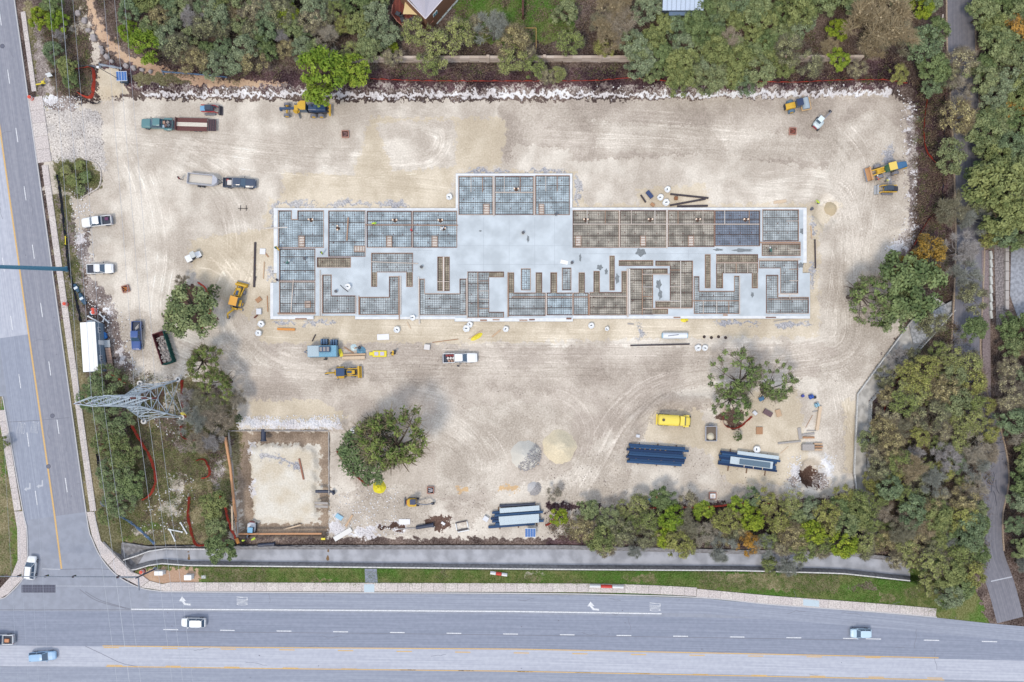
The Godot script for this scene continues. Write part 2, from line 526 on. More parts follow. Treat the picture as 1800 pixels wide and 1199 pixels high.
	paint(15, [960, 900, 1090, 890, 1080, 930, 960, 945])
	paint(9, [150, 480, 195, 520, 215, 600, 235, 650, 205, 660, 150, 570]); paint(0, [150, 520, 180, 540, 200, 640, 150, 600])
	blob(4, 190, 545, 10, 6, 0.8); blob(4, 212, 620, 6, 16); blob(9, 145, 330, 16, 12); blob(9, 150, 440, 10, 40); blob(4, 140, 420, 8, 14)
	paint(8, [240, 1000, 262, 996, 350, 998, 352, 1024, 300, 1028, 250, 1020])

func tracks(img: Image) -> void:
	# wheel marks: pale and dark ruts that follow how the machines drive
	var r := RandomNumberGenerator.new()
	r.seed = 21
	var runs := [
		[[60, 240, 200, 240, 380, 260, 600, 280, 760, 270, 880, 250], 46, 26.0], [[880, 240, 1060, 236, 1280, 246, 1420, 252, 1520, 250], 40, 40.0],
		[[200, 240, 250, 330, 270, 440, 260, 560, 330, 620, 450, 640, 640, 650], 50, 46.0], [[440, 640, 700, 640, 960, 640, 1200, 640, 1400, 640, 1500, 600, 1500, 450, 1520, 300, 1480, 230], 70, 34.0],
		[[300, 260, 400, 330, 430, 440, 400, 560, 480, 650, 640, 680], 40, 30.0], [[640, 700, 800, 740, 860, 820, 800, 880], 26, 40.0],
		[[1440, 640, 1200, 670, 1110, 720, 1060, 800, 1020, 870], 36, 26.0], [[900, 680, 1000, 700, 1040, 760, 1000, 840, 900, 830], 16, 30.0],
		[[560, 240, 600, 280, 680, 290, 760, 280, 780, 230, 700, 210, 600, 230], 18, 14.0], [[1470, 640, 1480, 740, 1490, 830], 24, 20.0], [[320, 430, 380, 450, 430, 500], 12, 30.0],
		[[1240, 320, 1330, 330, 1430, 330, 1480, 360, 1490, 480, 1480, 600], 36, 22.0], [[500, 330, 640, 325, 790, 330], 16, 16.0], [[450, 575, 700, 585, 1000, 590, 1400, 588], 20, 10.0]]
	for run in runs:
		for k in run[1]:
			var off: float = r.randf_range(-1, 1) * run[2]
			var off2: float = off + r.randf_range(-14, 14)
			var l := smooth(run[0], 3.0)
			var a := int(r.randf_range(0.0, 0.7) * l.size())
			var b := mini(l.size() - 1, a + int(r.randf_range(0.12, 0.45) * l.size()))
			var val := 128 + (r.randi_range(14, 50) if r.randf() < 0.6 else -r.randi_range(14, 46))
			if r.randf() < 0.16: val = 128 + r.randi_range(60, 110)
			var w := 1
			for i in range(a, b):
				var d: Vector2 = (l[mini(i + 1, l.size() - 1)] - l[maxi(i - 1, 0)]).normalized()
				var n := Vector2(-d.y, d.x)
				var p: Vector2 = l[i] + n * lerpf(off, off2, float(i - a) / maxf(1.0, b - a))
				for sd in [-8.0, 8.0]:
					img.fill_rect(Rect2i(int(tx(p.x + n.x * sd)), int(ty(p.y + n.y * sd)), w + int(absf(d.x) * 3.0), w + int(absf(d.y) * 3.0)), Color8(val, val, val))

func ground_texture() -> ImageTexture:
	soils()
	var trk := Image.create(TW, TH, false, Image.FORMAT_L8)
	trk.fill(Color8(128, 128, 128))
	tracks(trk)
	var tb := trk.get_data()
	var zb := zone.get_data()
	var w1 := noise_bytes(11, 0.07, 5, TW, TH)
	var w2 := noise_bytes(12, 0.07, 5, TW, TH)
	var mid := noise_bytes(13, 0.02, 6, TW, TH)
	var big := noise_bytes(18, 0.006, 4, TW, TH)
	var fin := noise_bytes(14, 0.30, 2, TW, TH)
	var sx := noise_bytes(15, 0.11, 4, TW / 14, TH)
	var sy := noise_bytes(16, 0.11, 4, TW, TH / 14)
	var nz := SOIL.size()
	var pal := PackedInt32Array()
	pal.resize(nz * 256 * 3)
	var grain := PackedInt32Array()
	var sdir := PackedInt32Array()
	var sstr := PackedInt32Array()
	for z in nz:
		for i in 256:
			var t := clampf((i - 60) / 136.0, 0.0, 1.0)
			for c in 3:
				pal[(z * 256 + i) * 3 + c] = int(lerpf(SOIL[z][1][c], SOIL[z][0][c], t))
		grain.append(SOIL[z][2])
		sdir.append(SOIL[z][3])
		sstr.append(SOIL[z][4])
	var out := PackedByteArray()
	out.resize(TW * TH * 3)
	var o := 0
	for y in TH:
		var row := y * TW
		for x in TW:
			var i := row + x
			var xx := clampi(x + ((w1[i] - 128) >> 4) + ((fin[i] - 128) >> 5), 0, TW - 1)
			var yy := clampi(y + ((w2[i] - 128) >> 4) + ((fin[i] - 128) >> 6), 0, TH - 1)
			var z := zb[yy * TW + xx]
			var m := (mid[i] + big[i]) >> 1
			m = clampi(128 + (m - 128) * 2, 0, 255)
			var k := (z * 256 + m) * 3
			var add := ((fin[i] - 128) * grain[z]) >> 7
			var sd := sdir[z]
			if sd:
				# streaks wander with the warp noise, so no line runs straight
				var iw := clampi(y + ((w2[i] - 128) >> 3) + ((big[i] - 128) >> 1), 0, TH - 1) * TW + x
				var jw := row + clampi(x + ((w1[i] - 128) >> 3) + ((big[i] - 128) >> 1), 0, TW - 1)
				var sv := sx[iw] if sd == 1 else (sy[jw] if sd == 2 else mid[iw])
				add += ((sv - 128) * sstr[z]) >> 6
				add += ((big[i] - 128) * 8) >> 7
				add += ((tb[i] - 128) * mid[jw]) >> 9
			out[o] = clampi(pal[k] + add, 0, 255)
			out[o + 1] = clampi(pal[k + 1] + add, 0, 255)
			out[o + 2] = clampi(pal[k + 2] + add, 0, 255)
			o += 3
	return ImageTexture.create_from_image(Image.create_from_data(TW, TH, false, Image.FORMAT_RGB8, out))

func build_ground() -> void:
	hn.seed = 5
	hn.frequency = 0.03
	hn.fractal_octaves = 4
	var m := mat("soil", C(255, 255, 255), 0.97, 0.0, 0.2)
	m.albedo_texture = ground_texture()
	m.texture_repeat = false
	var step := 4.0
	var nx := int(2100 / step) + 1
	var ny := int(1500 / step) + 1
	var vs := PackedVector3Array()
	var us := PackedVector2Array()
	var ns := PackedVector3Array()
	var ix := PackedInt32Array()
	vs.resize(nx * ny); us.resize(nx * ny); ns.resize(nx * ny)
	for j in ny:
		for i in nx:
			var u := -150.0 + i * step
			var v := -150.0 + j * step
			vs[j * nx + i] = Vector3((u - 900.0) / S, gh(u, v), (v - 599.5) / S)
			us[j * nx + i] = Vector2(float(i) / (nx - 1), float(j) / (ny - 1))
	for j in ny:
		for i in nx:
			var dx := vs[j * nx + mini(i + 1, nx - 1)] - vs[j * nx + maxi(i - 1, 0)]
			var dz := vs[mini(j + 1, ny - 1) * nx + i] - vs[maxi(j - 1, 0) * nx + i]
			ns[j * nx + i] = dz.cross(dx).normalized()
			if i < nx - 1 and j < ny - 1:
				var a := j * nx + i
				ix.append_array([a, a + 1, a + nx + 1, a, a + nx + 1, a + nx])
	var arr := []
	arr.resize(Mesh.ARRAY_MAX)
	arr[Mesh.ARRAY_VERTEX] = vs
	arr[Mesh.ARRAY_NORMAL] = ns
	arr[Mesh.ARRAY_TEX_UV] = us
	arr[Mesh.ARRAY_INDEX] = ix
	var am := ArrayMesh.new()
	am.add_surface_from_arrays(Mesh.PRIMITIVE_TRIANGLES, arr)
	struct("ground", am, m)
	var far := PlaneMesh.new()
	far.size = Vector2(1600, 1600)
	var fm := mottled("far_soil", C(120, 112, 92), C(92, 96, 66), 60.0, 0.97)
	var fo := struct("terrain", far, fm)
	fo.position.y = -2.6

# ---------------------------------------------------------------- roads, pavements, markings, channels
const EDGE_W := [-18, -300, 24, 0, 66, 300, 108, 600, 150, 900]
const EDGE_S := [290, 1041, 450, 1042, 900, 1044, 1100, 1047, 1240, 1052, 1350, 1063, 1460, 1071, 1567, 1079, 1647, 1086]
const LANE_ROAD := [1690, -200, 1690, 60, 1697, 180, 1703, 300, 1706, 420, 1703, 520, 1699, 620, 1712, 700, 1738, 770, 1749, 840, 1738, 905, 1740, 970, 1760, 1030, 1776, 1090]
var road: MeshInstance3D

func asphalt(key: String, a: Color, b: Color) -> StandardMaterial3D:
	if mats.has(key):
		return mats[key]
	var n := FastNoiseLite.new()
	n.seed = key.hash() % 999
	n.frequency = 0.09
	n.fractal_octaves = 4
	var im := n.get_seamless_image(16, 512)
	im.resize(1024, 512, Image.INTERPOLATE_CUBIC)
	n.frequency = 0.03
	n.fractal_octaves = 6
	n.seed += 1
	var im2 := n.get_seamless_image(1024, 512)
	im.convert(Image.FORMAT_L8); im2.convert(Image.FORMAT_L8)
	var d := im.get_data()
	var e := im2.get_data()
	var out := PackedByteArray()
	out.resize(1024 * 512 * 3)
	for i in d.size():
		var t := clampf((d[i] * 0.8 + e[i] * 0.5 - 96.0) / 150.0, 0.0, 1.0)
		out[i * 3] = int(lerpf(a.r8, b.r8, t))
		out[i * 3 + 1] = int(lerpf(a.g8, b.g8, t))
		out[i * 3 + 2] = int(lerpf(a.b8, b.b8, t))
	var m := mat(key, Color.WHITE, 0.88, 0.0, 0.35)
	m.albedo_texture = ImageTexture.create_from_image(Image.create_from_data(1024, 512, false, Image.FORMAT_RGB8, out))
	return m

# ribbon with a texture that runs along it
func lanem(line: Array, o0: float, o1: float, y: float, off := 0.0) -> Mesh:
	var st := begin()
	var dist := 0.0
	var pa := Vector3.ZERO
	var pb := Vector3.ZERO
	var pd := 0.0
	for i in line.size():
		var d: Vector2 = (line[mini(i + 1, line.size() - 1)] - line[maxi(i - 1, 0)]).normalized()
		var n := Vector2(-d.y, d.x)
		var p: Vector2 = line[i] + n * o0
		var q: Vector2 = line[i] + n * o1
		var a := P(p.x, p.y, y)
		var b := P(q.x, q.y, y)
		if i > 0:
			dist += (line[i] - line[i - 1]).length() / S
			var ua := Vector2(pd / 40.0, o0 / S / 16.0 + off)
			var ub := Vector2(pd / 40.0, o1 / S / 16.0 + off)
			var uc := Vector2(dist / 40.0, o1 / S / 16.0 + off)
			var ud := Vector2(dist / 40.0, o0 / S / 16.0 + off)
			for t in [[pa, ua], [a, ud], [b, uc], [pa, ua], [b, uc], [pb, ub]]:
				st.set_normal(Vector3.UP)
				st.set_uv(t[1])
				st.add_vertex(t[0])
		pa = a; pb = b; pd = dist
	return st.commit()

func marking(line: Array, w: float, m: Material, y := 0.074) -> void:
	part("lane_marking", ribbonm(line, -w / 2.0, w / 2.0, y), m, road)

func dashes(u0: float, v0: float, u1: float, v1: float, first: float, cycle: float, dash: float, w: float, m: Material) -> void:
	var a := Vector2(u0, v0)
	var b := Vector2(u1, v1)
	var d := (b - a).normalized()
	var t := first
	while t < a.distance_to(b):
		marking([a + d * t, a + d * (t + dash)], w, m)
		t += cycle

func letters(text: String, u: float, v: float, wide: float, tall: float, turn: float, m: Material) -> void:
	var t := TextMesh.new()
	var f := SystemFont.new()
	f.font_names = PackedStringArray(["Droid Sans"])
	t.font = f
	t.font_size = 64
	t.pixel_size = 0.01
	t.depth = 0.004
	t.text = text
	var o := part("road_lettering", t, m, road, P(u, v, 0.078))
	var bb := t.get_aabb().size
	o.basis = Basis(Vector3.UP, turn) * Basis(Vector3.RIGHT, -PI / 2.0) * Basis.from_scale(Vector3(wide / bb.x, tall / bb.y, 1.0))

func panels(called: String, holder: Node3D, line: Array, o0: float, o1: float, y: float, thick: float, ms: Array) -> void:
	for i in line.size() - 1:
		var d: Vector2 = (line[i + 1] - line[i])
		part(called, ribbonm([line[i] + d * 0.008, line[i + 1] - d * 0.008], o0, o1, y, thick), ms[i % ms.size()], holder)

func holder(called: String) -> Node3D:
	var o := Node3D.new()
	o.name = numbered(called)
	o.set_meta("kind", "structure")
	add_child(o)
	return o

func build_roads() -> void:
	var base := mottled("asphalt_base", C(160, 165, 178), C(150, 155, 168), 21.0, 0.88)
	var outline := [-150, -150, 3, -150, 24, 0, 66, 300, 108, 600, 150, 900, 160, 945, 176, 980, 204, 1012, 245, 1034] + EDGE_S + [1960, 1120, 1960, 1345, -145, 1345, -150, 1075, 0, 1054, 15, 1046, 40, 1019, 49, 994, 47, 924, 41, 899, 5, 697, -150, 690]
	road = struct("road", prismm(poly(outline, 0.06), -0.3, 0.06), base)
	var edge_w := v2(EDGE_W)
	var dark := asphalt("asphalt_dark", C(142, 145, 157), C(160, 162, 172))
	var pale := asphalt("asphalt_pale", C(180, 184, 197), C(198, 202, 213))
	var mid := asphalt("asphalt_mid", C(150, 156, 171), C(166, 172, 186))
	var mid2 := asphalt("asphalt_mid_b", C(138, 146, 163), C(154, 161, 177))
	# west road, lanes from the kerb: travel is southward, so the road lies to the right
	part("lane", lanem(edge_w, 1.0, 56.0, 0.066), dark, road)
	part("lane", lanem(v2([-18, -300, 24, 0, 66, 300, 105, 580]), 56.0, 150.0, 0.066, 0.3), pale, road)
	part("lane", lanem(v2([105, 580, 122, 700, 150, 900]), 56.0, 108.0, 0.066, 0.3), mid, road)
	# south road, laid west to east, so south is to the right
	var south := v2([-145, 1040, 290, 1041, 900, 1045, 1350, 1054, 1960, 1075])
	part("lane", lanem(v2([262, 1043, 900, 1046, 1240, 1053, 1460, 1071, 1647, 1088, 1900, 1110]), 0.0, 26.0, 0.066), mid, road)
	part("lane", lanem(south, 34.0, 96.0, 0.0645, 0.2), mid2, road)
	part("lane", lanem(v2([-145, 1134, 180, 1136, 900, 1142, 1350, 1151, 1900, 1164]), 0.0, 36.0, 0.0665, 0.5), pale, road)
	part("lane", lanem(south, 132.0, 220.0, 0.0645, 0.7), mid, road)
	# paint
	var white := mottled("road_white", C(246, 248, 252), C(214, 218, 228), 3.0, 0.7)
	var worn := mottled("road_white_worn", C(216, 220, 230), C(176, 180, 194), 1.6, 0.8, 0.03)
	var yellow := mottled("road_yellow", C(232, 192, 128), C(204, 176, 140), 2.0, 0.75)
	dashes(-4, 0, 123, 900, 20, 103.6, 25, 1.3, white)
	dashes(-60, 0, 67, 900, 250, 103.6, 25, 1.2, white)
	marking(v2([-32, 0, 52, 600]), 2.6, yellow); marking(v2([52, 600, 95, 900, 108, 1000]), 2.8, yellow)
	dashes(282, 1106.6, 1500, 1122.5, 5, 99.6, 26, 1.5, white)
	dashes(1507, 1122.6, 1960, 1133, 15, 102, 27, 1.5, white)
	marking(v2([230, 1071.2, 450, 1072, 900, 1075, 1163, 1079]), 2.0, white)
	marking(v2([180, 1135.5, 450, 1138.3, 900, 1141, 1350, 1150, 1650, 1156.5]), 1.6, yellow)
	marking(v2([186, 1171.5, 450, 1175, 900, 1180, 1350, 1189, 1660, 1195.5]), 1.6, yellow)
	dashes(182, 1138.2, 1600, 1157, 0, 103, 27, 1.6, yellow)
	dashes(188, 1169.5, 1640, 1192, 0, 103, 27, 1.6, yellow)
	marking(v2([74, 1000, 106, 1001]), 1.4, worn); marking(v2([84, 1030, 236, 1031]), 0.8, worn)
	for k in [[322, 1055, 1.0], [1040, 1064, 1.0]]:
		var px := [-2, -6.5, 5, 1.5, 1.5, 1.5, 4, 5.5, 13, 6.5, 13, 9.5, 2, 8.5, -3, 2, -7.5, 2]
		var q := []
		for i in range(0, px.size(), 2):
			q.append(k[0] + px[i]); q.append(k[1] + px[i + 1])
		part("arrow_marking", prismm(poly(q, 0.07), 0.07, 0.074), white, road)
	letters("ONLY", 426, 1056.5, 1.8, 2.3, PI / 2.0, white)
	letters("ONLY", 1152, 1067, 1.8, 2.3, PI / 2.0, white)
	letters("ONLY", 37, 752, 1.7, 2.4, PI - 0.14, worn)
	letters("ONLY", 61, 751, 1.7, 2.4, PI - 0.14, worn)
	for k in [[48, 858], [70, 853]]:
		part("arrow_marking", prismm(poly([k[0] - 6, k[1] + 2, k[0] - 1, k[1] - 2, k[0] - 1, k[1], k[0] + 3, k[1] - 1, k[0] + 3, k[1] - 9, k[0] + 5.5, k[1] - 9, k[0] + 6, k[1] + 2, k[0] - 1, k[1] + 3, k[0] - 1, k[1] + 6], 0.07), 0.07, 0.074), worn, road)
	var iron := mat("cast_iron", C(112, 114, 130), 0.6, 0.4)
	for k in [[4, 81], [92, 731], [85, 820]]:
		var mh := cyl(road, "manhole_cover", iron, 0.38, 0.02, P(k[0], k[1], 0.075), Vector3.ZERO, -1.0, 20)
		cyl(mh, "rim", mat("road_iron", C(80, 82, 96), 0.6, 0.4), 0.46, 0.012, Vector3(0, -0.003, 0), Vector3.ZERO, -1.0, 20)
	# dark grating set in the asphalt
	var gr := thing("road_grating", "dark steel grating set flush in the asphalt at the junction", "grating", P(67.5, 1035, 0.07))
	box(gr, "frame", mat("grate_steel", C(70, 74, 92), 0.55, 0.5), Vector3(7.0, 0.02, 1.6), Vector3.ZERO, Vector3.ZERO, 0.005)
	for i in 22:
		box(gr, "bar", mat("grate_bar", C(104, 108, 128), 0.5, 0.5), Vector3(0.1, 0.03, 1.5), Vector3(-3.3 + i * 0.315, 0.018, 0), Vector3.ZERO, 0.0)
	for i in 2:
		box(gr, "bar", mat("grate_bar", Color.WHITE), Vector3(6.9, 0.034, 0.07), Vector3(0, 0.02, -0.25 + i * 0.5), Vector3.ZERO, 0.0)
	# kerbs and pavements
	var conc := [mottled("paving_a", C(226, 216, 212), C(196, 186, 184), 5.0, 0.9, 0.03), mottled("paving_b", C(222, 212, 209), C(192, 182, 181), 6.0, 0.9, 0.03), mottled("paving_c", C(229, 220, 215), C(200, 191, 187), 7.0, 0.9, 0.03)]
	var kerbm := mottled("kerb", C(222, 220, 222), C(188, 184, 186), 3.0, 0.9, 0.04)
	struct("kerb", ribbonm(smooth(EDGE_W + [160, 945, 176, 980, 204, 1012, 245, 1034, 290, 1041], 12.0), -1.6, 0.0, 0.19, 0.3), kerbm)
	struct("kerb", ribbonm(smooth(EDGE_S, 14.0), -1.8, 0.0, 0.19, 0.3), kerbm)
	struct("kerb", ribbonm(smooth([5, 697, 41, 899, 47, 924, 49, 994, 40, 1019, 15, 1046, 0, 1054, -60, 1068], 10.0), 0.0, 1.6, 0.19, 0.3), kerbm)
	var side := holder("pavement")
	var l := []
	for i in 9: l.append(Vector2(24 + 0.14 * (22 + i * 17.5), 22 + i * 17.5))
	panels("paving_slab", side, l, -17.0, -9.0, 0.16, 0.3, conc)
	l = []
	for i in 35: l.append(Vector2(24 + 0.14 * (292 + i * 17.9), 292 + i * 17.9))
	panels("paving_slab", side, l, -19.0, -8.2, 0.16, 0.3, conc)
	l = []
	for i in 6: l.append(Vector2(24 + 0.14 * (172 + i * 23.0), 172 + i * 23.0))
	panels("driveway_slab", side, l, -26.0, -1.8, 0.14, 0.3, conc)
	part("corner_slab", prismm(poly([152, 900, 165, 900, 177, 951, 204, 979, 190, 993, 177, 977, 162, 943], 0.17), -0.1, 0.17), conc[0], side)
	part("corner_slab", prismm(poly([204.5, 979.5, 232, 1006, 250, 1012, 262, 1021, 247, 1032, 205, 1009, 190.5, 993.5], 0.17), -0.1, 0.17), conc[1], side)
	part("corner_slab", prismm(poly([262.5, 1021.4, 285, 1027, 300, 1024, 300, 1039, 290, 1039, 247.5, 1032.4], 0.17), -0.1, 0.17), conc[2], side)
	var walk := holder("pavement")
	l = []
	for i in 45: l.append(Vector2(300 + i * 21.0, 1041 + maxf(0.0, i * 21.0 - 60.0) * 0.003 + pow(maxf(0.0, (i * 21.0 - 700.0) / 240.0), 2.0) * 7.5))
	panels("paving_slab", walk, l, -17.0, -1.9, 0.17, 0.3, conc)
	l = []
	var cv := smooth([1224, 1051.2, 1350, 1063, 1460, 1071, 1567, 1079, 1645, 1086], 21.0)
	panels("paving_slab", walk, cv, -16.0, -1.9, 0.17, 0.3, conc)
	part("tactile_slab", prismm(poly([640, 1027, 658, 1027, 658, 1041, 640, 1041], 0.18), 0.17, 0.185), mat("tactile_blue", C(196, 212, 222), 0.9), walk)
	part("tactile_slab", prismm(poly([1412, 1053, 1440, 1056, 1440, 1067, 1412, 1064.5], 0.18), 0.17, 0.185), mat("tactile_blue", Color.WHITE), walk)
	part("access_path", prismm(poly([641, 1000, 662, 1000, 664, 1024.5, 642, 1024.5], 0.1), -0.1, 0.1), mottled("path_asphalt", C(150, 156, 170), C(132, 138, 154), 6.0), walk)
	var west := holder("pavement")
	part("corner_slab", prismm(poly([25, 899, 40, 899, 45.5, 924, 47.5, 994, 38.5, 1018, 13.5, 1044.5, 0, 1052, -60, 1066, -60, 1052, 0, 1034, 20, 1012, 31, 985, 30, 930], 0.17), -0.1, 0.17), conc[1], west)
	l = []
	for i in 10: l.append(Vector2(-4 + i * 3.2, 722 + i * 19.6))
	panels("paving_slab", west, l, -12.0, 0.0, 0.16, 0.3, conc)
	# residential lane east of the site
	var ll := smooth(LANE_ROAD, 14.0)
	var lr := asphalt("asphalt_lane", C(124, 124, 134), C(142, 141, 150))
	var lane := struct("side_road", lanem(ll, -24.0, 24.0, 0.07), lr)
	for sd in [-1.0, 1.0]:
		struct("kerb", ribbonm(smooth(LANE_ROAD.slice(0, 24), 14.0), 24.0 * sd, 26.5 * sd, 0.17, 0.3), mottled("kerb_tan", C(196, 176, 156), C(160, 142, 128), 3.0))
	part("stop_line", ribbonm(v2([1742, 1022, 1779, 1014]), -1.0, 1.0, 0.078), worn, lane)
	var seal := mat("crack_seal", C(62, 64, 80), 0.6)
	var r := RandomNumberGenerator.new()
	r.seed = 3
	for k in 15:
		var u := r.randf_range(1728, 1765)
		var v := r.randf_range(735, 868)
		var pts := [Vector2(u, v)]
		var dir := Vector2(0.15, 1) if k % 2 == 0 else Vector2(1, 0.1)
		for i in 4:
			var q: Vector2 = pts[-1] + dir.rotated(r.randf_range(-0.4, 0.4)) * r.randf_range(4, 9)
			if q.x > 1724 and q.x < 1770: pts.append(q)
		if pts.size() > 1:
			part("crack_seal", ribbonm(pts, -0.55, 0.55, 0.078), seal, lane)
	# joints, skid marks and old cracks in the main roads
	var skid := mat("skid_mark", C(122, 124, 136), 0.8)
	var rc := RandomNumberGenerator.new()
	rc.seed = 17
	for q in [[12, 742, 66, 739, 122, 734], [104, 1001, 190, 1001, 246, 1014], [0, 1072, 110, 1072, 228, 1072], [150, 1136, 180, 1150, 214, 1166, 250, 1173], [150, 1040, 178, 1056, 230, 1071], [140, 1036, 170, 1056, 222, 1070], [300, 1110.5, 700, 1114, 1100, 1119, 1500, 1125]]:
		part("joint_line", ribbonm(smooth(q, 10.0), -0.45, 0.45, 0.0705), skid, road)
	for k in 34:
		var onw := k % 3 == 0
		var u := rc.randf_range(250, 1750) if not onw else 0.0
		var v := rc.randf_range(1050, 1195) if not onw else rc.randf_range(20, 960)
		if onw: u = -20.0 + 0.14 * v + rc.randf_range(-30, 36)
		var pts := [Vector2(u, v)]
		var dir := Vector2(0.14, 1.0) if onw else Vector2(1.0, 0.012)
		if k % 4 == 0: dir = dir.orthogonal()
		for i in rc.randi_range(3, 7): pts.append(pts[-1] + dir.rotated(rc.randf_range(-0.45, 0.45)) * rc.randf_range(3, 8))
		part("crack_seal", ribbonm(pts, -0.3, 0.3, 0.0708), skid, road)
	for k in 26:
		var q := Vector2(rc.randf_range(240, 1740), rc.randf_range(1050, 1195)) if k % 3 else Vector2(0, 0)
		if k % 3 == 0:
			q.y = rc.randf_range(20, 980); q.x = -10.0 + 0.14 * q.y + rc.randf_range(-28, 28)
		var px := []
		for j in 8:
			px.append(q.x + cos(TAU * j / 8) * rc.randf_range(0.5, 1.6)); px.append(q.y + sin(TAU * j / 8) * rc.randf_range(0.4, 1.1))
		part("oil_stain", prismm(poly(px, 0.07), 0.07, 0.0709, false), mat("oil_dark", C(104, 106, 120), 0.6), road)
	struct("driveway", prismm(poly([1778, 420, 1960, 420, 1960, 560, 1790, 560, 1776, 520], 0.09), -0.2, 0.09), mottled("drive_pale", C(176, 180, 190), C(150, 154, 166), 9.0))
	# concrete retaining strip, ditch and planting wall along the far side of the lane
	struct("path", prismm(poly([1726, 440, 1740, 440, 1742, 700, 1728, 700], 0.12), -0.2, 0.12), mottled("path_mauve", C(158, 144, 146), C(132, 118, 122), 5.0))
	struct("path", prismm(poly([1748, 432, 1766, 428, 1768, 560, 1752, 580], 0.1), -0.2, 0.1), mottled("path_grey", C(164, 156, 156), C(118, 108, 108), 5.0))
	var wl := thing("retaining_wall", "low white kerb wall beside the mauve path east of the lane", "wall", Vector3.ZERO)
	for k in 8:
		part("wall_block", ribbonm(v2([1742, 441 + k * 15, 1744, 455 + k * 15]), -2.0, 2.0, 0.5, 0.6), mat("wall_white", C(206, 208, 204), 0.9), wl)
	var wl2 := thing("retaining_wall", "pale straight retaining wall along the far driveway edge", "wall", Vector3.ZERO)
	for k in 7:
		part("wall_block", ribbonm(v2([1771, 426 + k * 17, 1771, 442 + k * 17]), -3.0, 3.0, 0.5, 0.6), mat("wall_pale", C(190, 184, 180), 0.9), wl2)
	build_channels()

func build_channels() -> void:
	var cf := mottled("channel_floor", C(190, 192, 200), C(158, 160, 168), 26.0, 0.85, 0.012, 6, 0.25, 0.75)
	var cs := mottled("channel_side", C(158, 156, 158), C(128, 126, 130), 12.0, 0.9, 0.02)
	var cap := mottled("channel_cap", C(232, 230, 228), C(204, 200, 198), 5.0)
	# south drainage channel: sloping sides, flat floor, pale cap on the north side
	var ch := holder("drainage_channel")
	var a := []
	var b := []
	var n := 60
	for i in n + 1:
		var u := lerpf(215.0, 1600.0, float(i) / n)
		a.append(Vector2(u, along(CH_N, u)))
		b.append(Vector2(u, along(CH_S, u)))
	var fl := begin()
	var nn := begin()
	var ss := begin()
	for i in n:
		var q := []
		for j in [i, i + 1]:
			q.append([P(a[j].x, a[j].y, 0.1), P(a[j].x, a[j].y + 6.0, -1.25), P(b[j].x, b[j].y - 8.0, -1.25), P(b[j].x, b[j].y, 0.1)])
		quad(nn, q[0][0], q[1][0], q[1][1], q[0][1])
		quad(fl, q[0][1], q[1][1], q[1][2], q[0][2])
		quad(ss, q[0][2], q[1][2], q[1][3], q[0][3])
	part("channel_floor", fl.commit(), cf, ch)
	part("channel_side", nn.commit(), cs, ch)
	part("channel_side", ss.commit(), cs, ch)
	part("cap", ribbonm(a, -1.2, 1.0, 0.14, 0.5), cs, ch)
	part("cap", ribbonm(b, -0.8, 1.2, 0.14, 0.5), cap, ch)
	# wing that closes the channel at the junction
	part("divider_wall", ribbonm(v2([216, 985, 235, 979, 262, 969, 290, 965, 370, 965.5]), -0.9, 0.9, 0.1, 1.6), cap, ch)
	part("end_wall", ribbonm(v2([181, 953, 233, 1007]), -1.4, 1.4, 0.22, 2.2), cs, ch)
	part("apron", prismm(poly([180, 953, 206, 951, 262, 960, 236, 1000], -1.1), -1.3, -1.1), cs, ch)
	var st := mat("rust_stain", C(132, 104, 72), 0.95)
	for k in [[331, 970, 2.2, 1.2], [332, 981, 2.6, 4.0], [577, 968, 2.0, 3.0], [576, 981, 3.0, 5.0], [332, 976, 1.5, 2.0]]:
		var q := []
		for j in 9:
			q.append(k[0] + cos(TAU * j / 9) * k[2] * (0.8 + 0.3 * sin(j * 2.0))); q.append(k[1] + sin(TAU * j / 9) * k[3])
		part("stain", prismm(poly(q, -1.24), -1.25, -1.243), st, ch)
	# east channel: two white walls and a flat floor, bent twice
	var ec := holder("drainage_channel")
	var wl := mottled("channel_wall", C(222, 222, 220), C(190, 188, 188), 4.0)
	var L := []
	var R := []
	for k in RC_L: L.append(Vector2(k[0], k[1]))
	for k in RC_R: R.append(Vector2(k[0], k[1]))
	part("channel_wall", ribbonm(L, -1.4, 0.6, 0.35, 2.0), wl, ec)
	part("channel_wall", ribbonm(R, -0.8, 0.8, 0.15, 1.8), wl, ec)
	var ef := begin()
	for i in L.size() - 1:
		var m: int = 6
		for j in m:
			var l0: Vector2 = L[i].lerp(L[i + 1], float(j) / m)
			var l1: Vector2 = L[i].lerp(L[i + 1], float(j + 1) / m)
			var r0: Vector2 = R[i].lerp(R[i + 1], float(j) / m)
			var r1: Vector2 = R[i].lerp(R[i + 1], float(j + 1) / m)
			quad(ef, P(l0.x, l0.y, -1.0), P(r0.x, r0.y, -1.0), P(r1.x, r1.y, -1.0), P(l1.x, l1.y, -1.0))
	part("channel_floor", ef.commit(), mottled("channel_floor_e", C(218, 216, 212), C(186, 180, 174), 14.0, 0.9, 0.014), ec)
	part("culvert_apron", prismm(poly([1598, 568, 1690, 520, 1700, 590, 1640, 600, 1606, 604], -0.7), -1.0, -0.7), mottled("apron_conc", C(196, 200, 206), C(164, 164, 170), 8.0), ec)

# ---------------------------------------------------------------- foundation slab with its open rebar bays
const TOP := 0.35
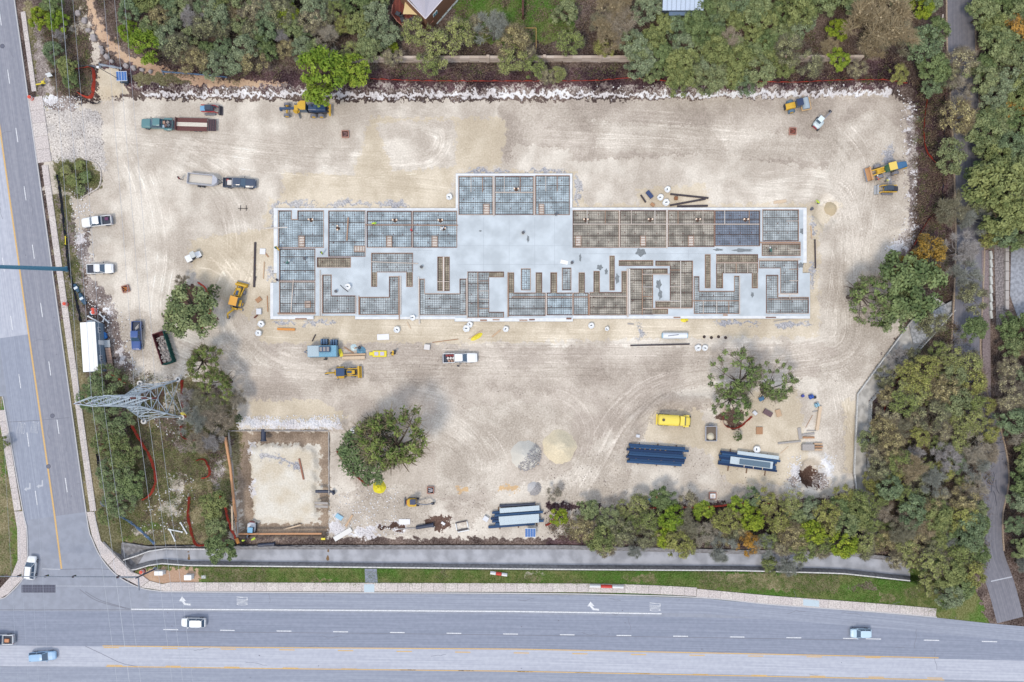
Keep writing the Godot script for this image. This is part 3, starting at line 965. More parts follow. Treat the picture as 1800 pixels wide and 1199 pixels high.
# bays in the zoomed tiles A (450,300), B (900,300), C (1350,300), four pixels to one photo pixel
const BAYS := [
	["A", 158, 282, 250, 540, 0], ["A", 250, 343, 293, 540, 0], ["A", 293, 282, 475, 540, 0], ["A", 510, 282, 768, 603, 0], ["A", 780, 285, 1095, 540, 0], ["A", 1102, 285, 1412, 540, 0],
	["A", 165, 550, 415, 775, 0], ["A", 165, 782, 415, 1005, 1], ["A", 430, 612, 665, 680, 3], ["A", 812, 580, 1102, 713, 1], ["A", 812, 713, 850, 815, 3], ["A", 1058, 713, 1100, 815, 3],
	["A", 468, 733, 530, 880, 1], ["A", 468, 880, 697, 1003, 1], ["A", 728, 890, 937, 1012, 1], ["A", 937, 745, 1003, 1012, 1], ["A", 1277, 607, 1313, 845, 3], ["A", 1325, 607, 1360, 845, 3],
	["A", 1150, 762, 1185, 1015, 1], ["A", 1185, 865, 1433, 1015, 1], ["A", 1433, 762, 1478, 1015, 1], ["A", 1488, 712, 1637, 1032, 1], ["A", 1637, 712, 1742, 748, 3], ["A", 1637, 995, 1742, 1032, 1],
	["A", 1425, 40, 1665, 310, 0], ["A", 1680, 40, 1950, 310, 0], ["B", 165, 35, 405, 310, 0],
	["B", 428, 280, 752, 540, 2], ["B", 760, 280, 1085, 540, 2], ["B", 1097, 280, 1422, 535, 2], ["B", 1427, 280, 1743, 530, 4], ["C", -38, 275, 215, 495, 1], ["C", -42, 515, 228, 598, 2],
	["C", -62, 632, 210, 685, 1], ["C", 88, 685, 210, 862, 1], ["C", -12, 735, 70, 890, 1], ["C", -12, 890, 285, 1003, 1],
	["A", 1775, 718, 1813, 860, 3], ["B", 65, 690, 130, 840, 0], ["B", 168, 718, 210, 860, 3], ["B", 272, 718, 315, 860, 3], ["B", 353, 685, 415, 840, 1], ["B", 470, 718, 510, 860, 3], ["B", 575, 708, 615, 856, 3], ["B", 687, 600, 720, 840, 3], ["B", 772, 708, 806, 856, 3],
	["A", 1775, 860, 2034, 1020, 1], ["B", 245, 860, 425, 1015, 0], ["B", 432, 860, 537, 1015, 1], ["B", 547, 856, 806, 1015, 2],
	["B", 752, 632, 992, 668, 3], ["B", 1010, 635, 1112, 668, 3], ["B", 1112, 635, 1270, 962, 2], ["B", 1010, 920, 1112, 962, 3], ["B", 824, 690, 990, 1010, 2], ["B", 990, 690, 1092, 725, 3], ["B", 990, 972, 1095, 1008, 3],
	["B", 1280, 745, 1315, 1005, 1], ["B", 1315, 848, 1563, 1005, 1], ["B", 1563, 742, 1598, 1005, 1], ["B", 1358, 590, 1395, 825, 3], ["B", 1437, 590, 1728, 645, 3], ["B", 1437, 650, 1728, 720, 2], ["B", 1437, 720, 1482, 825, 3], ["B", 1688, 720, 1727, 825, 3]]
const OUTLINE := [[481, 366, 802, 480], [801, 305, 1006, 480], [1005, 365, 1418, 462], [486, 460, 1410, 500], [475, 497, 551, 561], [550, 480, 1424, 555], [624, 480, 800, 561], [799, 480, 1007, 565], [1006, 480, 1424, 560], [1400, 496, 1424, 560], [1400, 462, 1411, 500]]

func q4(t: String, x: float, y: float) -> Vector2:
	return Vector2({"A": 450.0, "B": 900.0, "C": 1350.0}[t] + x / 4.0, 300.0 + y / 4.0)

func build_slab() -> void:
	var slab := thing("building_foundation", "long concrete foundation slab with open rebar bays and timber edge forms", "foundation", Vector3.ZERO)
	var conc := mottled("slab_concrete", C(212, 221, 228), C(186, 196, 204), 34.0, 0.85, 0.014, 7, 0.2, 0.8)
	var edgec := mottled("slab_edge", C(240, 242, 245), C(226, 229, 234), 14.0)
	var form := [mottled("form_wood_a", C(184, 146, 124), C(146, 110, 92), 1.4), mottled("form_wood_b", C(206, 178, 160), C(170, 138, 120), 1.4), mottled("form_wood_c", C(150, 116, 104), C(116, 88, 80), 1.4)]
	var floors := [mottled("bay_blue", C(198, 216, 226), C(154, 174, 188), 30.0, 0.6, 0.02), mottled("bay_slate", C(198, 208, 212), C(154, 164, 168), 30.0, 0.7, 0.02),
		mottled("bay_earth", C(198, 192, 180), C(148, 140, 130), 30.0, 0.8, 0.02), mottled("bay_olive", C(182, 172, 154), C(150, 140, 124), 22.0, 0.8, 0.02), mottled("bay_wet", C(140, 152, 170), C(120, 132, 150), 24.0, 0.4, 0.02)]
	var bar := mat("rebar", C(96, 80, 74), 0.8, 0.2)
	var rects := []
	for b in BAYS:
		rects.append([q4(b[0], b[1], b[2]), q4(b[0], b[3], b[4]), b[5]])
	# compressed grid of all edges
	var xs := []
	var ys := []
	for r in rects:
		for x in [r[0].x, r[1].x]: xs.append(x)
		for y in [r[0].y, r[1].y]: ys.append(y)
	for r in OUTLINE:
		xs.append_array([float(r[0]), float(r[2])])
		ys.append_array([float(r[1]), float(r[3])])
	for t in [xs, ys]:
		t.sort()
	var ux := []
	for x in xs:
		if ux.is_empty() or x - ux[-1] > 0.01: ux.append(x)
	var uy := []
	for y in ys:
		if uy.is_empty() or y - uy[-1] > 0.01: uy.append(y)
	var nx := ux.size() - 1
	var ny := uy.size() - 1
	var cell := PackedByteArray()
	cell.resize(nx * ny)
	for j in ny:
		for i in nx:
			var c := Vector2((ux[i] + ux[i + 1]) / 2.0, (uy[j] + uy[j + 1]) / 2.0)
			for r in OUTLINE:
				if c.x > r[0] and c.x < r[2] and c.y > r[1] and c.y < r[3]:
					cell[j * nx + i] = 1
			for r in rects:
				if c.x > r[0].x and c.x < r[1].x and c.y > r[0].y and c.y < r[1].y:
					cell[j * nx + i] = 2
	var st := begin()
	for j in ny:
		var i := 0
		while i < nx:
			if cell[j * nx + i] != 1:
				i += 1
				continue
			var e := i
			while e < nx and cell[j * nx + e] == 1: e += 1
			quad(st, P(ux[i], uy[j], TOP), P(ux[e], uy[j], TOP), P(ux[e], uy[j + 1], TOP), P(ux[i], uy[j + 1], TOP))
			i = e
		for k in nx:
			if cell[j * nx + k] != 1: continue
			for w in [[-1, 0, k, j, k, j + 1], [1, 0, k + 1, j + 1, k + 1, j], [0, -1, k + 1, j, k, j], [0, 1, k, j + 1, k + 1, j + 1]]:
				var a: int = k + w[0]
				var b: int = j + w[1]
				if a < 0 or b < 0 or a >= nx or b >= ny or cell[b * nx + a] != 1:
					var p := P(ux[w[2]], uy[w[3]], TOP)
					var q := P(ux[w[4]], uy[w[5]], TOP)
					quad(st, p, q, q + Vector3(0, -0.5, 0), p + Vector3(0, -0.5, 0))
	part("concrete_slab", st.commit(), conc, slab)
	# timber forms along every edge of a bay
	var k := 0
	for j in range(0, ny + 1):
		var run := -1
		for i in nx + 1:
			var up := 0 if j == 0 or i == nx else cell[(j - 1) * nx + i]
			var dn := 0 if j == ny or i == nx else cell[j * nx + i]
			var on := (up == 1 and dn == 2) or (up == 2 and dn == 1)
			if on and run < 0: run = i
			if not on and run >= 0:
				k += form_board(slab, Vector2(ux[run], uy[j]), Vector2(ux[i], uy[j]), form[k % 3])
				run = -1
	for i in range(0, nx + 1):
		var run := -1
		for j in ny + 1:
			var lf := 0 if i == 0 or j == ny else cell[j * nx + i - 1]
			var rt := 0 if i == nx or j == ny else cell[j * nx + i]
			var on := (lf == 1 and rt == 2) or (lf == 2 and rt == 1)
			if on and run < 0: run = j
			if not on and run >= 0:
				k += form_board(slab, Vector2(ux[i], uy[run]), Vector2(ux[i], uy[j]), form[k % 3])
				run = -1
	# floor and steel of each bay
	for r in rects:
		var a := P(r[0].x, r[0].y, TOP)
		var b := P(r[1].x, r[1].y, TOP)
		var f := PlaneMesh.new()
		f.size = Vector2(b.x - a.x, b.z - a.z)
		part("bay_floor", f, floors[r[2]], slab, Vector3((a.x + b.x) / 2.0, 0.17 + 0.001 * (k % 7), (a.z + b.z) / 2.0))
		k += 1
		var rs := begin()
		var sp := 0.47
		var x := a.x + 0.16
		while x < b.x - 0.05:
			add_box(rs, Vector3(0.03, 0.03, b.z - a.z - 0.1), Vector3(x, 0.235, (a.z + b.z) / 2.0))
			x += sp
		var z := a.z + 0.16
		while z < b.z - 0.05:
			add_box(rs, Vector3(b.x - a.x - 0.1, 0.03, 0.03), Vector3((a.x + b.x) / 2.0, 0.265, z))
			z += sp
		# heavier beam steel along the edges, and chairs that carry the mat
		if b.x - a.x > 4.0 and b.z - a.z > 4.0:
			for zz in [a.z + (b.z - a.z) * 0.25, a.z + (b.z - a.z) * 0.68]:
				add_box(rs, Vector3(b.x - a.x - 0.1, 0.06, 0.09), Vector3((a.x + b.x) / 2.0, 0.27, zz))
		var ro := part("rebar_mat", rs.commit(), bar, slab)
		ro.set_meta("kind", "stuff")
	# rust-red chairs and cones that show as dots on the mats
	var cs := begin()
	for r in rects:
		var a := P(r[0].x, r[0].y, TOP)
		var b := P(r[1].x, r[1].y, TOP)
		var z := a.z + 0.9
		while z < b.z - 0.4:
			var x := a.x + 0.9
			while x < b.x - 0.4:
				add_box(cs, Vector3(0.16, 0.12, 0.16), Vector3(x + rng.randf_range(-0.15, 0.15), 0.27, z + rng.randf_range(-0.15, 0.15)), 0.03)
				x += 2.2
			z += 1.9
	part("rebar_chairs", cs.commit(), mat("chair_red", C(122, 72, 66), 0.8), slab).set_meta("kind", "stuff")
	# pale screed boards laid across the bays and walls, in tile pixels
	var pale := [mottled("screed_a", C(226, 212, 200), C(198, 178, 162), 1.6), mottled("screed_b", C(240, 232, 224), C(212, 200, 190), 1.6), mottled("screed_c", C(196, 160, 136), C(164, 128, 106), 1.6)]
	var bd := [["A", 768, 381, 1420, 383, 6], ["A", 450, 700, 450, 1025, 5], ["A", 460, 735, 460, 1020, 5], ["A", 1005, 740, 1007, 1050, 6], ["A", 1018, 740, 1018, 1012, 5], ["A", 1143, 745, 1147, 1080, 6], ["A", 150, 1002, 420, 1002, 6], ["A", 155, 1012, 415, 1012, 6],
		["A", 66, 405, 222, 397, 6], ["A", 648, 328, 638, 492, 9], ["A", 262, 765, 245, 1000, 6], ["A", 703, 880, 703, 1010, 5], ["A", 722, 880, 722, 1012, 5], ["A", 810, 640, 1140, 652, 5], ["A", 1482, 755, 1484, 1040, 5], ["A", 1560, 712, 1562, 1030, 5],
		["A", 1668, 38, 1672, 318, 8], ["A", 1512, 40, 1512, 150, 4], ["A", 1594, 40, 1594, 150, 4], ["A", 1680, 152, 1950, 152, 6], ["A", 1746, 40, 1746, 148, 4], ["A", 1857, 40, 1857, 148, 4], ["B", 156, 40, 156, 312, 8], ["B", 238, 35, 238, 145, 4], ["B", 318, 35, 318, 145, 4],
		["B", 430, 376, 1740, 376, 6], ["B", 528, 280, 528, 375, 4], ["B", 656, 280, 656, 375, 4], ["B", 840, 280, 840, 375, 4], ["B", 1005, 280, 1005, 375, 4], ["B", 1168, 280, 1168, 375, 4], ["B", 1343, 280, 1343, 375, 4], ["B", 1496, 280, 1496, 375, 4], ["B", 1668, 280, 1668, 375, 4],
		["B", 756, 280, 756, 540, 7], ["B", 1090, 275, 1090, 545, 8], ["B", 0, 888, 540, 888, 5], ["B", 540, 882, 808, 882, 5], ["B", 241, 865, 241, 1015, 5], ["B", 541, 870, 541, 1018, 6], ["B", 812, 690, 815, 1030, 9], ["B", 826, 690, 828, 1010, 10],
		["B", 917, 690, 917, 1015, 5], ["B", 917, 728, 1110, 728, 5], ["B", 920, 818, 990, 818, 4], ["B", 920, 884, 990, 884, 4], ["B", 917, 968, 1270, 968, 5], ["B", 1186, 635, 1186, 965, 5], ["B", 1112, 698, 1186, 698, 4], ["B", 1112, 815, 1186, 815, 4], ["B", 1010, 917, 1190, 917, 5],
		["B", 1272, 915, 1600, 915, 5], ["B", 1346, 915, 1346, 1005, 4], ["B", 1440, 915, 1440, 1005, 4], ["B", 1525, 915, 1525, 1005, 4], ["B", 1437, 649, 1728, 649, 5], ["B", 1497, 649, 1497, 720, 4], ["B", 1577, 649, 1577, 720, 4], ["B", 1658, 649, 1658, 720, 4], ["B", 1602, 740, 1602, 1010, 5],
		["B", 1745, 505, 2030, 505, 9], ["B", 1735, 622, 2030, 622, 12], ["C", 75, 868, 215, 868, 8], ["C", 0, 903, 285, 903, 4], ["C", 130, 353, 218, 353, 4], ["C", 160, 557, 228, 557, 4], ["C", 150, 692, 215, 692, 4], ["C", 150, 773, 218, 773, 4], ["C", 155, 868, 155, 900, 4],
		["A", 1570, 775, 1640, 775, 4], ["A", 1570, 845, 1640, 845, 4], ["A", 1568, 903, 1640, 903, 4], ["A", 1568, 968, 1640, 968, 4], ["A", 1275, 780, 1360, 780, 4], ["A", 1318, 607, 1318, 845, 9], ["A", 1772, 715, 1772, 1030, 7]]
	for b in bd:
		var a := q4(b[0], b[1], b[2])
		var c := q4(b[0], b[3], b[4])
		var l := [a, c]
		var w: float = b[5] / 4.0 * 0.5
		part("screed_board", ribbonm(l, -w, w, TOP + 0.14 + 0.004 * (k % 5), 0.09), pale[k % 3], slab)
		k += 1
	# pale outer lip and keyways along the slab edge
	for e in [[481, 366, 802, 368.6], [481, 366, 487, 480], [801, 305, 1006, 308.5], [801, 308.5, 804.6, 366], [1002, 308.5, 1006, 365], [1006, 365, 1418, 368.6], [1412, 368.6, 1418, 462], [476, 556, 551, 561], [624, 557, 800, 561], [800, 559, 1007, 565], [1007, 555.5, 1424, 560], [475, 497, 480, 556]]:
		part("edge_strip", prismm(poly([e[0], e[1], e[2], e[1], e[2], e[3], e[0], e[3]], TOP), TOP, TOP + 0.012 + 0.001 * (k % 5)), edgec, slab)
		k += 1
	for e in [[529, 560.5, 20, 2], [920, 563, 14, 2.5], [935, 562, 10, 2.5], [850, 563, 12, 2.5], [872, 562, 12, 2.5], [1000, 560, 9, 3], [1190, 558, 12, 2], [1275, 554, 8, 3], [1355, 558, 18, 2]]:
		part("keyway", boxm(Vector3(e[2] / S, 0.16, e[3] / S), 0.02), form[k % 3], slab, P(e[0], e[1], TOP + 0.02))
		k += 1
	for j in [[805, 432, 1004, 432], [805, 465, 1004, 465], [850, 382, 850, 478], [895, 382, 895, 476], [940, 382, 940, 470], [975, 382, 975, 470], [640, 437, 640, 470], [700, 440, 760, 440], [1010, 446, 1300, 446], [1130, 438, 1130, 456], [1210, 438, 1210, 456]]:
		part("control_joint", ribbonm(v2(j), -0.22, 0.22, TOP + 0.005), mat("joint_grey", C(176, 184, 192), 0.9), slab)
	# water still standing on the slab: flat dark patches
	var wet := mottled("wet_concrete", C(142, 148, 152), C(120, 126, 130), 3.0, 0.55)
	for b in [["B", 113, 480, 10, 28], ["B", 480, 612, 9, 32], ["B", 617, 680, 24, 22], ["B", 663, 710, 13, 24], ["B", 1032, 800, 22, 38], ["B", 1042, 870, 16, 40], ["B", 905, 575, 40, 32], ["B", 740, 760, 16, 40], ["B", 1690, 873, 12, 22], ["B", 1450, 556, 40, 10], ["B", 1620, 560, 80, 14], ["A", 1577, 424, 11, 7], ["C", 240, 425, 18, 24], ["C", 230, 665, 24, 22]]:
		var q := []
		var c := q4(b[0], b[1], b[2])
		for j in 16:
			var r := 0.85 + 0.2 * sin(j * 1.9 + b[1]) + 0.1 * sin(j * 3.1)
			q.append(c.x + cos(TAU * j / 16) * b[3] / 4.0 * r); q.append(c.y + sin(TAU * j / 16) * b[4] / 4.0 * r)
		part("puddle", prismm(poly(q, TOP), TOP, TOP + 0.006 + 0.0007 * (k % 5), false), wet, slab)
		k += 1
	# pairs of pipe stubs that rise through heaped earth
	var pvc := mat("pvc_white", C(246, 240, 232), 0.5)
	var heap := mottled("heap_earth", C(112, 88, 76), C(84, 66, 58), 1.0)
	for b in [["A", 390, 348, 0], ["A", 577, 407, 1], ["A", 978, 351, 0], ["A", 1298, 351, 0], ["B", 30, 132, 0], ["B", 518, 347, 0], ["B", 970, 346, 0], ["B", 1304, 346, 0], ["B", 1640, 346, 0], ["A", 1318, 408, 0]]:
		var c := q4(b[0], b[1], b[2])
		var t := thing("pipe_stub", "pair of capped white drain pipes rising through a bay of the slab", "pipe", P(c.x, c.y, 0.1), PI / 2.0 * b[3], "drain pipe stubs in the slab bays")
		part("earth_mound", moundm(0.7, 0.16, 3), heap, t, Vector3.ZERO)
		for s in [-0.4, 0.4]:
			var p := cyl(t, "pipe", pvc, 0.14, 0.7, Vector3(s, 0.3, 0), Vector3.ZERO, -1.0, 10)
			cyl(p, "cap", mat("pvc_cap", C(255, 226, 200), 0.5), 0.17, 0.1, Vector3(0, 0.35, 0), Vector3.ZERO, -1.0, 10)
	# ladder-shaped block-outs
	for b in [["A", 300, 460, 340, 535], ["A", 690, 530, 765, 570], ["A", 918, 460, 955, 535], ["A", 1237, 460, 1275, 535], ["A", 1600, 235, 1640, 305], ["B", 190, 235, 225, 305], ["B", 447, 460, 485, 530], ["B", 903, 460, 940, 530], ["B", 1240, 460, 1278, 530], ["A", 345, 918, 383, 962]]:
		var a := q4(b[0], b[1], b[2])
		var c := q4(b[0], b[3], b[4])
		var sz := (c - a) / S
		var t := thing("blockout_frame", "ladder-shaped timber block-out frame standing in a rebar bay", "frame", P((a.x + c.x) / 2.0, (a.y + c.y) / 2.0, 0.3), 0.0, "timber block-out frames in the slab bays")
		var lng := maxf(sz.x, sz.y)
		var sh := minf(sz.x, sz.y)
		if sz.x < sz.y: t.rotation.y = PI / 2.0
		for s in [-1, 1]:
			box(t, "rail", form[0], Vector3(lng, 0.2, 0.09), Vector3(0, 0, s * sh / 2.0), Vector3.ZERO, 0.01)
		for i in 5:
			box(t, "rung", form[1], Vector3(0.1, 0.16, sh), Vector3(-lng / 2.0 + lng * i / 4.0, 0.01, 0), Vector3.ZERO, 0.01)
		box(t, "bottom_sheet", pale[1], Vector3(lng * 0.9, 0.03, sh * 0.9), Vector3(0, -0.06, 0), Vector3.ZERO, 0.0)

func form_board(slab: Node, a: Vector2, b: Vector2, m: Material) -> int:
	if a.distance_to(b) < 2.0:
		return 0
	var p := P(a.x, a.y, TOP)
	var q := P(b.x, b.y, TOP)
	var l := p.distance_to(q)
	var sz := Vector3(l + 0.1, 0.3, 0.11) if absf(q.x - p.x) > absf(q.z - p.z) else Vector3(0.11, 0.29, l - 0.12)
	part("form_board", boxm(sz, 0.0), m, slab, (p + q) / 2.0 + Vector3(0, -0.09, 0))
	return 1

# lumpy heap with radius r, height h
func moundm(r: float, h: float, sd: int, rings := 7, seg := 18, rough := 0.12) -> Mesh:
	var n := FastNoiseLite.new()
	n.seed = sd
	n.frequency = 0.9 / maxf(r, 0.5)
	var st := begin()
	st.set_smooth_group(0)
	var pts := []
	for i in rings + 1:
		var row := []
		for k in seg:
			var a := TAU * k / seg
			var t := float(i) / rings
			var rr := r * t * (1.0 + 0.14 * n.get_noise_2d(cos(a) * r * 2.0, sin(a) * r * 2.0))
			var y := h * pow(cos(t * PI / 2.0), 1.3) + n.get_noise_3d(cos(a) * rr * 3.0, 7, sin(a) * rr * 3.0) * rough * h * (1.0 - t)
			row.append(Vector3(cos(a) * rr, y if i < rings else -0.1, sin(a) * rr))
		pts.append(row)
	for i in rings:
		for k in seg:
			var l := (k + 1) % seg
			for v in [pts[i][k], pts[i][l], pts[i + 1][l], pts[i][k], pts[i + 1][l], pts[i + 1][k]]:
				st.add_vertex(v)
	st.generate_normals()
	return st.commit()

# ---------------------------------------------------------------- trees
var protos := {}      # kind -> [ [crown mesh, trunk mesh], ... ]
var leafm := {}

class Soup:
	var v := PackedVector3Array()
	var n := PackedVector3Array()
	var c := PackedColorArray()
	func face(a: Vector3, b: Vector3, d: Vector3, e: Vector3, nn: Vector3, col: Color) -> void:
		nn = (d - a).cross(b - a).normalized()
		v.append_array(PackedVector3Array([a, b, d, a, d, e]))
		n.append_array(PackedVector3Array([nn, nn, nn, nn, nn, nn]))
		c.append_array(PackedColorArray([col, col, col, col, col, col]))
	func leaf(p: Vector3, nn: Vector3, s: float, spin: float, col: Color, slim := 0.55) -> void:
		var x := nn.cross(Vector3(0.3, 0.2, 0.9)).normalized().rotated(nn, spin)
		var y := nn.cross(x)
		if x.cross(y).dot(nn) > 0.0: y = -y
		face(p - x * s, p + y * s * slim, p + x * s, p - y * s * slim, nn, col)
	func twig(a: Vector3, b: Vector3, w0: float, w1: float, col: Color) -> void:
		var d := (b - a).normalized()
		var x := d.cross(Vector3.UP if absf(d.y) < 0.9 else Vector3.RIGHT).normalized()
		var y := d.cross(x)
		for s in [x, y]:
			var nn: Vector3 = d.cross(s).normalized()
			face(a - s * w0, b - s * w1, b + s * w1, a + s * w0, nn, col)
	func mesh() -> ArrayMesh:
		var arr := []
		arr.resize(Mesh.ARRAY_MAX)
		arr[Mesh.ARRAY_VERTEX] = v
		arr[Mesh.ARRAY_NORMAL] = n
		arr[Mesh.ARRAY_COLOR] = c
		var m := ArrayMesh.new()
		m.add_surface_from_arrays(Mesh.PRIMITIVE_TRIANGLES, arr)
		return m

# bright leaf, dark leaf (photo tones), clumps, leaves per clump, clump size, leaf size, twigs
const KIND := {
	"oak": [[158, 168, 118], [94, 110, 74], 48, 84, 0.19, 0.052, 0],
	"grey_oak": [[164, 176, 138], [98, 112, 88], 48, 80, 0.19, 0.050, 20],
	"juniper": [[144, 158, 112], [86, 104, 72], 64, 72, 0.16, 0.042, 30],
	"bright": [[174, 188, 76], [106, 136, 48], 42, 84, 0.19, 0.052, 10],
	"sparse": [[152, 168, 106], [86, 110, 60], 86, 34, 0.105, 0.040, 40],
	"elm": [[186, 190, 122], [126, 136, 82], 42, 62, 0.19, 0.044, 90],
	"pale_elm": [[212, 204, 164], [158, 152, 114], 36, 52, 0.19, 0.040, 140],
	"bare": [[200, 188, 168], [152, 140, 124], 26, 20, 0.20, 0.034, 260],
	"grey_bare": [[206, 202, 200], [164, 158, 156], 22, 12, 0.20, 0.032, 280],
	"autumn": [[206, 160, 82], [152, 116, 56], 38, 66, 0.20, 0.046, 60],
}

func make_crown(kind: String, sd: int) -> Array:
	var k: Array = KIND[kind]
	var r := RandomNumberGenerator.new()
	r.seed = sd * 77 + kind.hash() % 1000
	var ca := lin(k[0][0], k[0][1], k[0][2], 0.64)
	var cb := lin(k[1][0], k[1][1], k[1][2], 0.58)
	var s := Soup.new()
	var bark := lin(124, 112, 102) if kind != "grey_bare" else lin(168, 164, 164)
	var fork := Vector3(0, 0.72, 0)
	var lobes := []
	for i in 5:
		lobes.append([r.randf() * TAU, r.randf_range(0.0, 0.30 if kind != "sparse" else 0.5)])
	var limbs := []
	for i in 8:
		var a := TAU * i / 8.0 + r.randf_range(-0.3, 0.3)
		limbs.append([a, fork + Vector3(cos(a) * 0.62, r.randf_range(0.12, 0.36), sin(a) * 0.62)])
		var kn: Vector3 = fork.lerp(limbs[-1][1], 0.5) + Vector3(r.randfn() * 0.05, r.randf() * 0.05, r.randfn() * 0.05)
		s.twig(fork, kn, 0.026, 0.018, bark)
		s.twig(kn, limbs[-1][1], 0.018, 0.006, bark)
		limbs[-1].append(kn)
	var open: bool = kind in ["sparse"]
	for i in k[2]:
		var a := r.randf() * TAU
		var rim := 0.86
		for l in lobes:
			rim += l[1] * (maxf(0.0, cos(a - l[0])) - 0.45)
		var q := sqrt(r.randf()) if not open else lerpf(0.12, 1.0, sqrt(r.randf()))
		var rad := q * rim
		var y := 0.80 + 0.62 * sqrt(maxf(0.0, 1.0 - q * q)) * r.randf_range(0.55, 1.0) + r.randf_range(-0.06, 0.06)
		var c := Vector3(cos(a) * rad, y, sin(a) * rad)
		var cs: float = k[4] * r.randf_range(0.65, 1.25)
		var tone := r.randf()
		for j in k[3]:
			var d := Vector3(r.randfn(), r.randfn(), r.randfn()).normalized()
			var rr := pow(r.randf(), 0.45)
			var p := c + Vector3(d.x, d.y * 0.62, d.z) * cs * rr
			var nn := (d * 0.8 + Vector3(0, 0.55, 0) + Vector3(r.randfn(), r.randfn(), r.randfn()) * 0.35).normalized()
			var col := cb.lerp(ca, clampf(tone * 0.6 + r.randf() * 0.55 - 0.08, 0.0, 1.0)) * r.randf_range(0.86, 1.14)
			s.leaf(p, nn, k[5] * r.randf_range(0.7, 1.3), r.randf() * TAU, col)
		# limb to the clump, with fine twigs round it
		var best: Array = limbs[0]
		for lb in limbs:
			if absf(angle_difference(lb[0], a)) < absf(angle_difference(best[0], a)): best = lb
		var tt := clampf(rad / 0.7, 0.0, 1.0)
		var root: Vector3 = fork.lerp(best[2], tt * 2.0) if tt < 0.5 else best[2].lerp(best[1], tt * 2.0 - 1.0)
		var mid := root.lerp(c, 0.4) + Vector3(r.randfn() * 0.03, -0.02, r.randfn() * 0.03)
		s.twig(root, mid, 0.009, 0.007, bark)
		s.twig(mid, c, 0.007, 0.004, bark)
		var nt := int(k[6] / 4.0)
		for j in nt:
			var d := Vector3(r.randfn() * 0.8, absf(r.randfn()) * 0.35, r.randfn() * 0.8) + Vector3(c.x, 0.15, c.z) * 1.1
			var b0 := mid.lerp(c, r.randf_range(0.1, 1.15))
			var b1 := b0 + d.normalized() * r.randf_range(0.10, 0.30)
			var tw := cb.lerp(ca, r.randf()) if kind in ["bare", "grey_bare"] else bark.lerp(lin(176, 168, 150), r.randf())
			s.twig(b0, b1, 0.006, 0.003, tw)
			if nt > 30:
				for g in 2:
					s.twig(b0.lerp(b1, r.randf_range(0.4, 0.9)), b1 + Vector3(r.randfn(), r.randf() * 0.5, r.randfn()) * 0.06, 0.0045, 0.002, tw)
	var st := begin()
	add_tube(st, [Vector3(0, -0.1, 0), Vector3(0.015, 0.2, 0.01), Vector3(-0.01, 0.48, 0), fork], [0.085, 0.062, 0.052, 0.05], 7)
	for i in 5:
		var a := TAU * i / 5.0 + r.randf()
		add_tube(st, [fork - Vector3(0, 0.08, 0), fork + Vector3(cos(a) * 0.2, 0.1, sin(a) * 0.2), fork + Vector3(cos(a) * 0.46, 0.28, sin(a) * 0.46)], [0.04, 0.03, 0.012], 5)
	return [s.mesh(), st.commit()]

func prepare_trees() -> void:
	for kind in KIND:
		protos[kind] = []
		for i in 3:
			protos[kind].append(make_crown(kind, i + 1))
		leafm[kind] = []
		for i in 3:
			var m := mat("leaf_%s_%d" % [kind, i], Color.WHITE.lerp([Color(0.88, 0.92, 0.88), Color.WHITE, Color(1.0, 0.98, 0.9)][i], 1.0), 0.75, 0.0, 0.25)
			m.vertex_color_use_as_albedo = true
			m.backlight_enabled = true
			m.backlight = Color(0.10, 0.13, 0.06) if not kind.contains("bare") else Color(0.03, 0.03, 0.03)
			leafm[kind].append(m)

func tree(kind: String, u: float, v: float, rpx: float, called: String, label: String, group := "", flat := 1.0) -> Node3D:
	var R := rpx / S
	var hc := R * 1.0 * flat
	var g := P(u, v, hc)
	g.y = gh(g.x * S + 900.0, g.z * S + 599.5)
	R *= (H - hc) / H
	var t := thing(called, label, "tree", g, rng.randf() * TAU, group)
	var pr: Array = protos[kind][rng.randi() % 3]
	var cr := part("crown", pr[0], leafm[kind][rng.randi() % 3], t)
	var tr := part("trunk", pr[1], mottled("bark", C(128, 116, 106), C(88, 78, 72), 0.8), t)
	for o in [cr, tr]:
		o.scale = Vector3(R, R * flat, R)
	return t

func inside(p: Vector2, pg: PackedVector2Array) -> bool:
	return Geometry2D.is_point_in_polygon(p, pg)

func wood(pg: Array, gap: float, r0: float, r1: float, mix: Dictionary, group: String, where: String, most := 400, keep: Array = []) -> void:
	var p := PackedVector2Array(v2(pg))
	var lo := p[0]
	var hi := p[0]
	for q in p:
		lo = lo.min(q)
		hi = hi.max(q)
	var pts := []
	var tot := 0.0
	for m in mix: tot += mix[m]
	for i in most * 14:
		var q := Vector2(rng.randf_range(lo.x, hi.x), rng.randf_range(lo.y, hi.y))
		if not inside(q, p): continue
		var ok := true
		for o in pts:
			if q.distance_to(o) < gap:
				ok = false
				break
		for o in keep:
			if q.x > o[0] and q.x < o[2] and q.y > o[1] and q.y < o[3]: ok = false
		if not ok: continue
		pts.append(q)
		var w := rng.randf() * tot
		for m in mix:
			w -= mix[m]
			if w <= 0.0:
				tree(m, q.x, q.y, rng.randf_range(r0, r1), TNAME[m], TLOOK[m] + " " + where, TLOOK[m] + " " + where)
				break
		if pts.size() >= most: break

